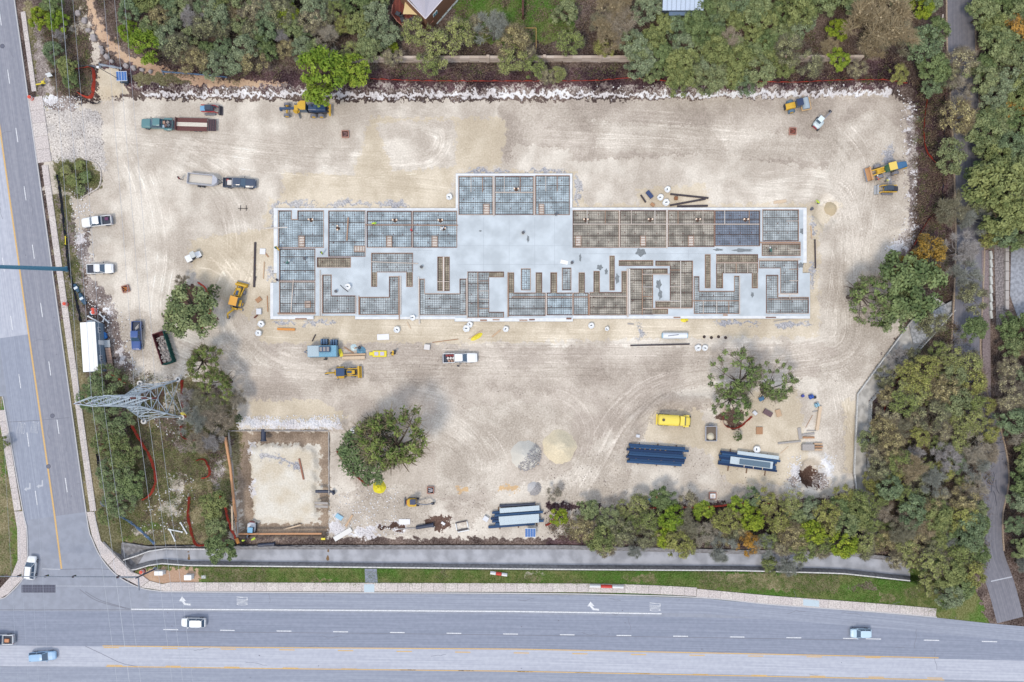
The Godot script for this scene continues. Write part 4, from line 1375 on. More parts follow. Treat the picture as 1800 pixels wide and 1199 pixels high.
const TNAME := {"oak": "oak_tree", "grey_oak": "oak_tree", "juniper": "juniper_tree", "bright": "cedar_tree", "sparse": "oak_tree", "elm": "elm_tree", "pale_elm": "elm_tree", "bare": "bare_tree", "grey_bare": "bare_tree", "autumn": "autumn_tree"}
const TLOOK := {"oak": "dark green evergreen tree", "grey_oak": "grey-green evergreen tree", "juniper": "deep green juniper tree", "bright": "bright lime-green tree", "sparse": "thin-crowned green tree", "elm": "yellow-olive tree", "pale_elm": "pale thinning tree", "bare": "leafless brown tree", "grey_bare": "leafless silvery tree", "autumn": "orange-brown autumn tree"}

func build_trees() -> void:
	prepare_trees()
	# trees that stand alone
	tree("oak", 333, 540, 56, "oak_tree", "round oak kept inside orange netting beside the yellow backhoe", "", 0.85)
	tree("sparse", 372, 512, 16, "oak_tree", "small side tree at the round oak's netting edge")
	tree("bare", 318, 500, 17, "bare_tree", "small leafless tree on the north side of the round oak")
	tree("sparse", 350, 634, 44, "oak_tree", "loose-crowned oak beside the rusty debris container")
	tree("sparse", 390, 670, 40, "oak_tree", "loose-crowned oak above the basin's limestone bank")
	tree("sparse", 1306, 672, 56, "oak_tree", "spreading oak with open crown behind the orange netting by the yellow tanker")
	tree("sparse", 1356, 684, 46, "oak_tree", "second spreading oak with bare limbs near the timber frames")
	tree("sparse", 1290, 700, 44, "oak_tree", "leafy oak over the brown bed ringed by orange netting")
	tree("sparse", 1300, 768, 11, "sapling", "small sapling between the grey tub and the steel stack")
	tree("juniper", 644, 796, 68, "oak_tree", "broad dark oak between the basin and the haul road", "", 0.8)
	tree("sparse", 692, 788, 82, "oak_tree", "east half of the broad oak pair beside the haul road")
	tree("sparse", 656, 752, 50, "oak_tree", "small oak on the north side of the broad dark oak")
	tree("bright", 570, 132, 56, "cedar_tree", "big yellow-green tree leaning over the limestone cut beside the grader")
	tree("bright", 622, 134, 38, "cedar_tree", "lime-green tree next to the big one over the limestone cut")
	tree("bright", 560, 155, 26, "cedar_tree", "low yellow-green tree reaching over the limestone cut")
	tree("sparse", 1520, 514, 56, "oak_tree", "loose-leaved oak reaching over the haul road by the east bank")
	tree("oak", 1612, 505, 70, "oak_tree", "large dense oak at the bend of the east bank", "", 0.85)
	tree("oak", 1578, 538, 46, "oak_tree", "low dense oak below the large one at the east bank")
	tree("autumn", 1632, 446, 44, "autumn_tree", "rust-coloured tree behind the large oak at the east bank")
	tree("autumn", 1590, 462, 22, "autumn_tree", "small rust-coloured tree at the orange fence's end")
	tree("sparse", 1552, 566, 24, "oak_tree", "thin oak hanging over the east channel's head")
	tree("pale_elm", 1640, 566, 34, "elm_tree", "pale olive tree over the culvert apron")
	tree("grey_bare", 978, 866, 16, "bare_tree", "small leafless tree above the grey steel stack")
	tree("bright", 985, 908, 20, "cedar_tree", "green shrub tree at the end of the grey steel stack")
	# south-west: dark oaks under the power line, thin trees round the tower plot
	for t in [[182, 676, 40], [166, 700, 34], [196, 735, 40], [192, 775, 36], [214, 800, 38], [200, 835, 40], [225, 850, 34], [208, 880, 36], [190, 905, 24]]:
		tree("juniper" if int(t[0]) % 2 == 0 else "oak", t[0], t[1], t[2], "oak_tree", "dark oak below the power line beside the pavement", "dark oaks below the power line", 0.8)
	for t in [[362, 705, 34], [345, 740, 34], [385, 735, 34], [352, 775, 28], [412, 702, 26], [330, 700, 22], [372, 772, 26]]:
		tree("bare" if int(t[1]) % 2 else "grey_bare", t[0], t[1], t[2], "bare_tree", "leafless grey tree between the lattice tower and the basin", "leafless trees by the lattice tower")
	tree("oak", 374, 890, 30, "oak_tree", "leafy oak at the basin's south-west corner")
	tree("oak", 380, 925, 24, "oak_tree", "leafy oak inside the orange fence beside the basin corner")
	tree("oak", 386, 966, 32, "oak_tree", "leafy oak that overhangs the drainage channel")
	tree("oak", 345, 785, 13, "oak_tree", "small green oak among leafless trees near the basin", "")
	tree("juniper", 418, 735, 9, "juniper_tree", "tiny juniper at the basin's north-west corner")
	tree("oak", 5, 778, 13, "oak_tree", "small street oak on the verge west of the road")
	# north-west corner
	tree("bright", 68, 28, 24, "cedar_tree", "yellow-green tree at the north end of the pavement")
	tree("bright", 98, 38, 24, "cedar_tree", "yellow-green tree under the power line near the boulders")
	tree("oak", 92, 12, 26, "oak_tree", "dark oak beside the yellow-green trees under the power line")
	tree("grey_oak", 92, 88, 24, "oak_tree", "grey-green oak beside the row of boulders")
	tree("oak", 118, 118, 22, "oak_tree", "oak beside the orange fence near the gravel entrance")
	tree("oak", 128, 145, 17, "oak_tree", "small oak at the orange fence corner by the gravel entrance")
	tree("grey_bare", 105, 62, 16, "bare_tree", "small leafless tree under the power line")
	tree("bright", 262, 84, 34, "cedar_tree", "lime tree at the edge of the wood by the orange track")
	tree("bright", 232, 64, 22, "cedar_tree", "smaller lime tree at the edge of the wood by the orange track")
	tree("bright", 400, 25, 20, "cedar_tree", "bright lime tree deep in the north wood")
	tree("bright", 510, 35, 28, "cedar_tree", "tall bright lime tree amid the grey-green north wood")
	for t in [[115, 300, 14], [140, 290, 12], [150, 312, 13], [128, 318, 15], [142, 333, 11]]:
		tree(["oak", "elm"][int(t[0]) % 2], t[0], t[1], t[2], "shrub", "low shrub planted in the island by the gravel entrance", "shrubs in the planted island", 0.5)
	# north wood and gardens
	wood([215, -60, 640, -60, 700, 20, 690, 92, 500, 100, 420, 128, 330, 112, 285, 70, 240, 40], 22, 20, 33, {"grey_oak": 8, "oak": 3, "pale_elm": 3, "grey_bare": 2, "bare": 1, "elm": 1}, "", "in the wood north of the orange track", 130, [[675, -60, 830, 70]])
	for t in [["elm", 735, 66, 32], ["elm", 772, 80, 38], ["elm", 806, 62, 34], ["elm", 762, 118, 28], ["bright", 692, 90, 14], ["grey_oak", 660, 92, 24], ["pale_elm", 840, 52, 22], ["grey_bare", 868, 58, 36], ["pale_elm", 905, 78, 36], ["elm", 898, 112, 34], ["elm", 935, 122, 26], ["pale_elm", 922, 98, 24], ["elm", 1005, 80, 30], ["grey_oak", 996, 30, 28], ["bare", 1075, 22, 40], ["bare", 1072, 70, 34], ["elm", 980, 135, 20], ["elm", 1055, 88, 22], ["pale_elm", 960, 140, 20], ["pale_elm", 690, 108, 22], ["bare", 1272, 84, 28], ["bare", 1540, 46, 66], ["bare", 1516, 34, 40], ["bare", 1562, 66, 42], ["bare", 1530, 80, 34], ["grey_oak", 1500, 12, 30], ["oak", 1650, 55, 26], ["bare", 1088, 44, 36], ["bare", 1060, 46, 30], ["oak", 1120, 92, 30], ["bright", 1468, 60, 24], ["bright", 1472, 110, 24], ["pale_elm", 1380, 90, 34], ["pale_elm", 1420, 120, 28], ["elm", 1575, 132, 22], ["grey_oak", 1612, 82, 40], ["oak", 1640, 120, 34], ["grey_oak", 1570, 8, 24], ["bare", 1450, 85, 20], ["bright", 1614, 20, 26], ["pale_elm", 1500, 128, 20], ["oak", 1400, 25, 40], ["oak", 1440, 10, 36]]:
		tree(t[0], t[1], t[2], t[3], TNAME[t[0]], TLOOK[t[0]] + " along the stone garden wall", TLOOK[t[0]] + " along the stone garden wall")
	wood([1130, -60, 1380, -60, 1400, 60, 1380, 130, 1310, 150, 1230, 150, 1130, 140, 1100, 100, 1130, 60], 23, 23, 35, {"oak": 8, "grey_oak": 3, "bare": 0.6}, "", "in the gardens behind the stone wall", 60, [[1150, -60, 1232, 45]])
	wood([1380, -60, 1640, -60, 1640, 10, 1380, 10], 28, 24, 36, {"oak": 5, "grey_oak": 3}, "", "at the north end of the gardens", 20)
	# east: along the lane
	wood([1722, -60, 1900, -60, 1900, 440, 1740, 430, 1716, 330, 1728, 200], 24, 24, 38, {"grey_oak": 5, "oak": 6, "autumn": 0.8, "elm": 1}, "", "beyond the lane", 90)
	for t in [["pale_elm", 1690, 108, 34], ["grey_bare", 1684, 150, 26], ["pale_elm", 1686, 205, 40], ["elm", 1740, 140, 24], ["grey_oak", 1672, 275, 34], ["pale_elm", 1668, 130, 26], ["grey_bare", 1705, 385, 32], ["bare", 1672, 365, 34], ["grey_bare", 1690, 440, 36], ["grey_bare", 1700, 480, 34], ["pale_elm", 1708, 520, 32], ["oak", 1714, 575, 28], ["autumn", 1782, 190, 28], ["oak", 1758, 320, 62], ["oak", 1770, 380, 48], ["grey_oak", 1640, 150, 24]]:
		tree(t[0], t[1], t[2], t[3], TNAME[t[0]], TLOOK[t[0]] + " beside the lane", TLOOK[t[0]] + " beside the lane")
	wood([1575, 625, 1660, 600, 1720, 640, 1745, 720, 1735, 800, 1722, 880, 1720, 960, 1700, 1010, 1570, 985, 1545, 900, 1535, 780, 1550, 690], 22, 20, 34, {"elm": 7, "pale_elm": 5, "bare": 2, "grey_bare": 2, "grey_oak": 1.2}, "", "in the wood between the channel and the lane", 110)
	wood([1770, 560, 1900, 560, 1900, 1010, 1775, 990, 1790, 880, 1785, 780, 1765, 690], 27, 20, 36, {"grey_bare": 3, "pale_elm": 3, "oak": 4, "grey_oak": 3, "bare": 1}, "", "on the slope east of the lane bend", 50)
	wood([1650, 900, 1725, 900, 1730, 1000, 1700, 1060, 1640, 1050, 1630, 980], 27, 20, 34, {"oak": 4, "grey_oak": 2, "elm": 2}, "", "at the lane's mouth", 20)
	# south band above the channel
	wood([1010, 905, 1110, 880, 1210, 875, 1240, 900, 1340, 872, 1400, 862, 1470, 850, 1530, 872, 1560, 960, 1440, 968, 1250, 960, 1020, 945], 25, 20, 33, {"elm": 7, "bright": 1.6, "pale_elm": 2.4, "autumn": 0.5, "oak": 2, "grey_oak": 1.5, "bare": 0.8}, "", "along the south fence", 80, [[1385, 790, 1475, 884]])
	wood([1080, 930, 1500, 935, 1560, 990, 1480, 1000, 1260, 990, 1060, 960], 34, 20, 30, {"pale_elm": 4, "elm": 3, "grey_bare": 2}, "", "overhanging the south channel", 22)
	build_cover()

func tuft(sd: int, cols: Array, n: int, s: float) -> ArrayMesh:
	var r := RandomNumberGenerator.new()
	r.seed = sd
	var o := Soup.new()
	for i in n:
		var p := Vector3(r.randfn() * 0.4, absf(r.randfn()) * 0.14, r.randfn() * 0.4)
		var c: Array = cols[r.randi() % cols.size()]
		o.leaf(p, Vector3(r.randfn() * 0.5, 1, r.randfn() * 0.5).normalized(), s * r.randf_range(0.6, 1.4), r.randf() * TAU, lin(c[0], c[1], c[2]), 0.35)
	return o.mesh()

func scatter(called: String, label: String, category: String, mesh: Mesh, m: Material, areas: Array, s0: float, s1: float, flat := 1.0) -> void:
	var xf := []
	for a in areas:      # [polygon, count]
		var p := PackedVector2Array(v2(a[0]))
		var lo := p[0]
		var hi := p[0]
		for q in p:
			lo = lo.min(q); hi = hi.max(q)
		var made := 0
		for i in int(a[1]) * 6:
			if made >= a[1]: break
			var q := Vector2(rng.randf_range(lo.x, hi.x), rng.randf_range(lo.y, hi.y))
			if not inside(q, p): continue
			made += 1
			var s := rng.randf_range(s0, s1)
			xf.append(Transform3D(Basis(Vector3.UP, rng.randf() * TAU) * Basis(Vector3.RIGHT, rng.randf_range(-0.3, 0.3)) * Basis.from_scale(Vector3(s, s * flat * rng.randf_range(0.7, 1.3), s)), Vector3((q.x - 900.0) / S, gh(q.x, q.y), (q.y - 599.5) / S)))
	var mm := MultiMesh.new()
	mm.transform_format = MultiMesh.TRANSFORM_3D
	mm.mesh = mesh
	mm.instance_count = xf.size()
	for i in xf.size():
		mm.set_instance_transform(i, xf[i])
	var o := MultiMeshInstance3D.new()
	o.multimesh = mm
	o.material_override = m
	o.name = numbered(called)
	add_child(o)
	tag(o, label, category, "", "stuff")

func build_cover() -> void:
	var vm := mat("litter_leaf", Color.WHITE, 0.9, 0.0, 0.2)
	vm.vertex_color_use_as_albedo = true
	var north := [185, -100, 1640, -100, 1640, 150, 1100, 146, 640, 150, 260, 150, 300, 120, 220, 90, 180, 40]
	var east := [1605, 150, 1664, 150, 1664, 560, 1720, 620, 1740, 720, 1735, 1000, 1545, 990, 1532, 720, 1600, 600, 1640, 520, 1600, 480]
	var sw := [150, 600, 210, 650, 330, 670, 405, 720, 410, 940, 330, 952, 215, 945, 185, 880]
	var nw := [60, 10, 160, 0, 165, 165, 95, 165]
	var south := [965, 905, 1100, 890, 1350, 882, 1500, 872, 1550, 955, 965, 950]
	scatter("undergrowth", "brown leaf litter and dead brush on the wooded ground", "undergrowth", tuft(3, [[128, 108, 96], [98, 82, 74], [150, 134, 116], [84, 70, 66], [112, 100, 84]], 46, 0.10), vm,
		[[north, 2600], [east, 1700], [sw, 450], [nw, 260], [south, 520], [[1760, 560, 1900, 560, 1900, 1000, 1770, 990], 400], [[1726, -60, 1900, -60, 1900, 430, 1726, 430], 500]], 0.8, 1.9)
	scatter("undergrowth", "low green weeds and scrub between the trees and verges", "undergrowth", tuft(4, [[98, 116, 62], [126, 132, 80], [76, 96, 50], [150, 148, 104]], 46, 0.085), vm,
		[[north, 900], [east, 700], [sw, 1100], [nw, 200], [south, 260], [[96, 300, 122, 300, 150, 560, 128, 560], 120], [[92, 286, 150, 280, 174, 302, 172, 330, 140, 348, 108, 330], 120]], 0.6, 1.6)
	scatter("grass", "short mown grass with tufts on the verge above the south road", "grass", tuft(5, [[92, 128, 52], [122, 140, 76], [72, 108, 40], [150, 150, 100]], 40, 0.07), vm,
		[[[350, 1004, 1230, 1006, 1480, 1012, 1640, 1030, 1700, 1060, 1640, 1078, 1460, 1052, 1240, 1034, 900, 1028, 360, 1026], 2600], [[820, -80, 1000, -80, 1000, 70, 840, 78], 900], [[2, 735, 20, 850, 30, 1000, -40, 1040, -60, 740], 300]], 0.5, 1.2)
	var rock := begin()
	add_box(rock, Vector3(0.8, 0.5, 0.65), Vector3(0, 0.1, 0), 0.16)
	add_box(rock, Vector3(0.5, 0.4, 0.7), Vector3(0.12, 0.16, 0.05), 0.14, Basis(Vector3(0.3, 1, 0.2).normalized(), 0.7))
	var rk := rock.commit()
	var cut := [250, 156, 640, 158, 1100, 156, 1560, 152, 1600, 170, 1560, 172, 1100, 172, 640, 174, 250, 172]
	scatter("loose_stones", "broken white limestone scattered along the cut and the spoil banks", "stones", rk, mat("stone_white", C(240, 238, 238), 0.95),
		[[cut, 150], [[1580, 170, 1614, 180, 1612, 420, 1560, 460, 1545, 455, 1590, 380], 140], [[420, 732, 605, 728, 600, 752, 420, 756], 420], [[578, 870, 700, 855, 700, 942, 578, 944], 260], [[1384, 800, 1410, 800, 1410, 870, 1384, 870], 120], [[1440, 800, 1470, 800, 1465, 860, 1440, 860], 120],
		 [[66, 168, 140, 168, 140, 190, 74, 192], 160], [[150, 480, 230, 560, 240, 650, 215, 660, 150, 540], 200], [[120, 320, 160, 330, 170, 470, 135, 470], 160], [[228, 640, 320, 660, 330, 760, 300, 780, 230, 690], 120], [[290, 830, 345, 830, 340, 930, 225, 940], 160]], 0.10, 0.38)
	scatter("loose_stones", "grey and dark pebbles strewn over the worked ground", "stones", rk, mat("stone_dark", C(128, 116, 112), 0.95),
		[[cut, 110], [[1580, 170, 1614, 180, 1612, 420, 1545, 455, 1590, 380], 140], [[960, 800, 1120, 790, 1130, 880, 960, 890], 260], [[1210, 790, 1420, 840, 1420, 870, 1100, 870], 160], [[640, 600, 1480, 600, 1480, 720, 640, 740], 160], [[75, 195, 178, 195, 186, 290, 92, 280], 300], [[590, 850, 860, 850, 860, 940, 590, 944], 220], [[150, 480, 230, 560, 240, 650, 215, 660, 150, 540], 160]], 0.06, 0.22)

# ---------------------------------------------------------------- vehicles and machines; local +x is the front
func frustumm(x0: float, x1: float, w0: float, y0: float, X0: float, X1: float, w1: float, y1: float) -> Mesh:
	var st := begin()
	var b := [Vector3(x0, y0, -w0), Vector3(x1, y0, -w0), Vector3(x1, y0, w0), Vector3(x0, y0, w0)]
	var t := [Vector3(X0, y1, -w1), Vector3(X1, y1, -w1), Vector3(X1, y1, w1), Vector3(X0, y1, w1)]
	quad(st, t[0], t[1], t[2], t[3])
	quad(st, b[3], b[2], b[1], b[0])
	for i in 4:
		var j := (i + 1) % 4
		quad(st, b[i], b[j], t[j], t[i])
	return st.commit()

# rounded hull through sections [x, half width, bottom, top, half width at the top]
func loftm(sec: Array) -> Mesh:
	var st := begin()
	var prev := []
	for s in sec:
		var ym: float = lerpf(s[2], s[3], 0.62)
		var ring := [Vector3(s[0], s[2], -s[1] * 0.94), Vector3(s[0], ym, -s[1]), Vector3(s[0], s[3] - 0.04, -s[4]), Vector3(s[0], s[3], -s[4] + 0.10), Vector3(s[0], s[3] + 0.015, 0), Vector3(s[0], s[3], s[4] - 0.10), Vector3(s[0], s[3] - 0.04, s[4]), Vector3(s[0], ym, s[1]), Vector3(s[0], s[2], s[1] * 0.94)]
		if prev:
			for i in 9:
				var j := (i + 1) % 9
				quad(st, prev[i], ring[i], ring[j], prev[j])
		prev = ring
	for e in [0, -1]:
		var s: Array = sec[e]
		var ym: float = lerpf(s[2], s[3], 0.62)
		quad(st, Vector3(s[0], s[2], -s[1] * 0.94), Vector3(s[0], ym, -s[1]), Vector3(s[0], ym, s[1]), Vector3(s[0], s[2], s[1] * 0.94))
		quad(st, Vector3(s[0], ym, -s[1]), Vector3(s[0], s[3] - 0.02, -s[4]), Vector3(s[0], s[3] - 0.02, s[4]), Vector3(s[0], ym, s[1]))
	return st.commit()

func paintm(key: String, c: Color) -> StandardMaterial3D:
	var m := mat("paint_" + key, c, 0.35, 0.0, 0.5)
	m.clearcoat_enabled = true
	m.clearcoat = 0.6
	m.clearcoat_roughness = 0.15
	return m

func glass() -> StandardMaterial3D: return mat("dark_glass", C(66, 92, 116), 0.12, 0.0, 0.6)
func rubber() -> StandardMaterial3D: return mat("rubber", C(62, 62, 70), 0.9)
func dusty() -> StandardMaterial3D: return mottled("dusty_rubber", C(150, 150, 160), C(116, 116, 128), 0.9)
func steel() -> StandardMaterial3D: return mottled("dull_steel", C(156, 160, 172), C(120, 124, 138), 1.2, 0.55)
func black() -> StandardMaterial3D: return mat("black_plastic", C(52, 54, 66), 0.7)
func cat_yellow() -> StandardMaterial3D: return mottled("machine_yellow", C(240, 194, 76), C(214, 164, 58), 1.4, 0.5)
func navy_hood() -> StandardMaterial3D: return mat("machine_navy", C(48, 74, 110), 0.35)

func wheel(t: Node, r: float, w: float, at: Vector3, tm: Material, hm: Material) -> void:
	var o := cyl(t, "wheel", tm, r, w, at, Vector3(PI / 2.0, 0, 0), -1.0, 18)
	cyl(o, "rim", hm, r * 0.55, w + 0.03, Vector3.ZERO, Vector3.ZERO, -1.0, 12)

func place(called: String, label: String, category: String, u0: float, v0: float, u1: float, v1: float, group := "") -> Node3D:   # rear pixel, front pixel
	return thing(called, label, category, G((u0 + u1) / 2.0, (v0 + v1) / 2.0), yaw_of(u0, v0, u1, v1), group)

func lamps(t: Node, xf: float, xr: float, w: float, y: float) -> void:
	for s in [-1, 1]:
		box(t, "headlight", mat("lamp_clear", C(232, 236, 240), 0.2), Vector3(0.08, 0.14, 0.3), Vector3(xf, y, s * w), Vector3.ZERO, 0.02)
		box(t, "tail_light", mat("lamp_red", C(176, 44, 44), 0.3), Vector3(0.06, 0.26, 0.12), Vector3(xr, y + 0.08, s * (w + 0.1)), Vector3.ZERO, 0.02)

func pickup(label: String, pm: Material, u0: float, v0: float, u1: float, v1: float, group := "", wide_rear := false) -> Node3D:
	var t := place("pickup_truck", label, "pickup truck", u0, v0, u1, v1, group)
	var L := Vector2(u1 - u0, v1 - v0).length() / S
	var k := L / 5.9
	var n := Node3D.new()
	var g := glass()
	part("body", loftm([[-0.95 * k, 0.98, 0.42, 1.08, 0.96], [0.9 * k, 1.0, 0.40, 1.10, 0.95], [1.3 * k, 1.0, 0.40, 1.12, 0.90], [2.5 * k, 0.97, 0.42, 1.06, 0.82], [2.86 * k, 0.86, 0.48, 0.94, 0.70]]), pm, t)
	part("hood", loftm([[1.18 * k, 0.80, 1.06, 1.16, 0.74], [1.9 * k, 0.78, 1.06, 1.15, 0.72], [2.6 * k, 0.70, 1.0, 1.09, 0.62]]), pm, t)
	part("cab_glass", frustumm(-0.93 * k, 1.22 * k, 0.93, 1.07, -0.80 * k, 0.42 * k, 0.74, 1.76), g, t)
	part("roof", loftm([[-0.84 * k, 0.76, 1.74, 1.80, 0.70], [-0.3 * k, 0.77, 1.75, 1.84, 0.72], [0.34 * k, 0.76, 1.74, 1.81, 0.70], [0.46 * k, 0.73, 1.72, 1.76, 0.68]]), pm, t)
	for s in [-1, 1]:
		part("pillar", tubem([Vector3(0.44 * k, 1.76, s * 0.73), Vector3(1.22 * k, 1.08, s * 0.92)], 0.045, 4), pm, t)
		part("pillar", tubem([Vector3(-0.2 * k, 1.76, s * 0.755), Vector3(-0.22 * k, 1.08, s * 0.95)], 0.05, 4), pm, t)
		box(t, "bed_side", pm, Vector3(1.95 * k, 0.66, 0.12), Vector3(-1.92 * k, 0.76, s * 0.92))
		if wide_rear: part("fender", loftm([[-2.7 * k, 0.16, 0.6, 0.92, 0.15], [-2.0 * k, 0.2, 0.6, 1.0, 0.18], [-1.3 * k, 0.16, 0.6, 0.92, 0.15]]), pm, t, Vector3(0, 0, s * 1.08))
		box(t, "mirror", black(), Vector3(0.14, 0.2, 0.24), Vector3(1.0 * k, 1.22, s * 1.14))
		for x in [1.92, -1.85]:
			wheel(t, 0.40, 0.27, Vector3(x * k, 0.40, s * (0.88 if not wide_rear or x > 0 else 1.05)), rubber(), steel())
	box(t, "bed_floor", mat("bed_liner", C(72, 78, 92), 0.85), Vector3(1.95 * k, 0.1, 1.76), Vector3(-1.92 * k, 0.66, 0))
	box(t, "bed_front", pm, Vector3(0.08, 0.6, 1.8), Vector3(-0.99 * k, 0.82, 0))
	box(t, "tailgate", pm, Vector3(0.1, 0.6, 1.78), Vector3(-2.86 * k, 0.78, 0))
	box(t, "bumper", steel(), Vector3(0.16, 0.2, 1.8), Vector3(-2.98 * k, 0.55, 0))
	box(t, "bumper", steel(), Vector3(0.14, 0.22, 1.7), Vector3(2.9 * k, 0.56, 0))
	lamps(t, 2.84 * k, -2.92 * k, 0.66, 0.8)
	n.free()
	return t

func car(called: String, label: String, category: String, pm: Material, u0: float, v0: float, u1: float, v1: float, tall := 1.68, rails := true) -> Node3D:
	var t := place(called, label, category, u0, v0, u1, v1)
	var k := Vector2(u1 - u0, v1 - v0).length() / S / 4.9
	part("body", loftm([[-2.42 * k, 0.84, 0.42, 0.96, 0.74], [-2.1 * k, 0.93, 0.36, 1.04, 0.86], [0.8 * k, 0.96, 0.34, 1.06, 0.88], [1.9 * k, 0.92, 0.36, 0.98, 0.80], [2.3 * k, 0.82, 0.42, 0.86, 0.66], [2.44 * k, 0.66, 0.46, 0.74, 0.5]]), pm, t)
	part("window_band", frustumm(-2.28 * k, 1.18 * k, 0.88, 1.03, -1.9 * k, 0.38 * k, 0.68, tall - 0.05), glass(), t)
	part("roof", loftm([[-1.98 * k, 0.66, tall - 0.08, tall - 0.03, 0.62], [-1.5 * k, 0.70, tall - 0.08, tall, 0.65], [0.0, 0.71, tall - 0.08, tall + 0.02, 0.66], [0.42 * k, 0.69, tall - 0.09, tall - 0.04, 0.64]]), pm, t)
	for s in [-1, 1]:
		for a in [[0.40, tall - 0.06, 0.69, 1.18, 1.04, 0.87], [-0.75, tall - 0.06, 0.70, -0.78, 1.04, 0.9], [-1.92, tall - 0.08, 0.67, -2.26, 1.04, 0.86]]:
			part("pillar", tubem([Vector3(a[0] * k, a[1], s * a[2]), Vector3(a[3] * k, a[4], s * a[5])], 0.045, 4), pm, t)
		if rails: box(t, "roof_rail", black(), Vector3(1.9 * k, 0.05, 0.05), Vector3(-0.8 * k, tall + 0.03, s * 0.62), Vector3.ZERO, 0.0)
		box(t, "mirror", pm, Vector3(0.14, 0.15, 0.2), Vector3(0.95 * k, 1.12, s * 1.03))
		for x in [1.45, -1.45]:
			wheel(t, 0.35, 0.24, Vector3(x * k, 0.35, s * 0.82), rubber(), steel())
	lamps(t, 2.28 * k, -2.40 * k, 0.6, 0.72)
	return t

func bar(t: Node, called: String, m: Material, a: Vector3, b: Vector3, w: float, h: float) -> MeshInstance3D:
	var o := part(called, boxm(Vector3(a.distance_to(b), h, w), 0.03), m, t, (a + b) / 2.0)
	var x := (b - a).normalized()
	var z := x.cross(Vector3.UP).normalized()
	o.basis = Basis(x, z.cross(x), z)
	return o

func bucketm(w: float, d: float, h: float) -> Mesh:      # open scoop, mouth to +x
	var st := begin()
	var pr := [Vector2(d, h), Vector2(0.12, h * 0.95), Vector2(0.0, h * 0.5), Vector2(0.15, 0.08), Vector2(d * 1.05, 0.0)]
	for i in range(1, 4):
		quad(st, Vector3(pr[i].x, pr[i].y, -w / 2), Vector3(pr[i].x, pr[i].y, w / 2), Vector3(pr[i + 1].x, pr[i + 1].y, w / 2), Vector3(pr[i + 1].x, pr[i + 1].y, -w / 2))
		quad(st, Vector3(pr[i].x - 0.05, pr[i].y + 0.02, -w / 2), Vector3(pr[i].x - 0.05, pr[i].y + 0.02, w / 2), Vector3(pr[i + 1].x, pr[i + 1].y - 0.05, w / 2), Vector3(pr[i + 1].x, pr[i + 1].y - 0.05, -w / 2))
	add_box(st, Vector3(0.34, 0.1, w), Vector3(0.24, h * 0.95, 0), 0.02)
	add_box(st, Vector3(0.16, 0.06, w), Vector3(d * 1.05, 0.03, 0), 0.01)
	for s in [-w / 2, w / 2]:
		for i in range(1, 4):
			tri(st, Vector3(d * 0.55, h * 0.4, s), Vector3(pr[i].x, pr[i].y, s), Vector3(pr[i + 1].x, pr[i + 1].y, s))
	return st.commit()

func grader() -> void:
	var t := place("motor_grader", "yellow motor grader parked below the limestone cut", "grader", 585.0, 197.0, 496.0, 196.0)
	var y := cat_yellow()
	box(t, "front_frame", navy_hood(), Vector3(3.1, 0.42, 0.42), Vector3(3.75, 1.5, 0), Vector3(0, 0, -0.05), 0.06)
	box(t, "nose_weight", navy_hood(), Vector3(0.5, 0.6, 0.7), Vector3(5.1, 1.1, 0), Vector3.ZERO, 0.06)
	bar(t, "front_axle", y, Vector3(4.0, 0.75, -1.0), Vector3(4.0, 0.75, 1.0), 0.26, 0.24)
	for s in [-1, 1]:
		wheel(t, 0.66, 0.42, Vector3(4.0, 0.66, s * 1.12), dusty(), y)
		for x in [-1.5, -3.1]:
			wheel(t, 0.68, 0.44, Vector3(x, 0.68, s * 1.16), dusty(), y)
		bar(t, "blade_cylinder", y, Vector3(1.7, 1.9, s * 0.35), Vector3(1.9, 0.9, s * 0.75), 0.16, 0.16)
	box(t, "saddle", y, Vector3(0.8, 0.3, 1.1), Vector3(1.75, 1.9, 0), Vector3.ZERO, 0.05)
	cyl(t, "blade_circle", y, 0.75, 0.16, Vector3(2.0, 0.85, 0))
	bar(t, "blade", steel(), Vector3(1.4, 0.4, -1.5), Vector3(2.6, 0.4, 1.55), 0.14, 0.55)
	part("cab_glass", frustumm(-0.5, 1.0, 0.72, 1.3, -0.45, 0.9, 0.7, 3.1), glass(), t)
	part("cab_roof", prismm(PackedVector2Array([Vector2(-0.5, -0.9), Vector2(0.5, -0.9), Vector2(1.1, -0.45), Vector2(1.1, 0.45), Vector2(0.5, 0.9), Vector2(-0.5, 0.9)]), 3.1, 3.24), y, t)
	box(t, "rear_frame", black(), Vector3(4.2, 0.6, 1.3), Vector3(-2.4, 1.0, 0), Vector3.ZERO, 0.08)
	part("engine_hood", loftm([[-4.2, 0.55, 1.2, 2.1, 0.5], [-2.4, 0.66, 1.2, 2.35, 0.6], [-0.8, 0.62, 1.2, 2.3, 0.55]]), navy_hood(), t)
	box(t, "side_stripe", y, Vector3(2.4, 0.3, 0.08), Vector3(-2.4, 1.7, 0.7), Vector3.ZERO, 0.02)
	box(t, "exhaust", black(), Vector3(0.3, 0.5, 0.2), Vector3(-1.6, 2.5, 0.2))
	box(t, "ripper_beam", y, Vector3(0.35, 0.4, 2.4), Vector3(-4.9, 0.9, 0), Vector3.ZERO, 0.06)
	for s in [-0.9, 0.0, 0.9]:
		bar(t, "ripper_arm", y, Vector3(-4.2, 1.0, s * 0.4), Vector3(-4.9, 0.9, s), 0.16, 0.2)

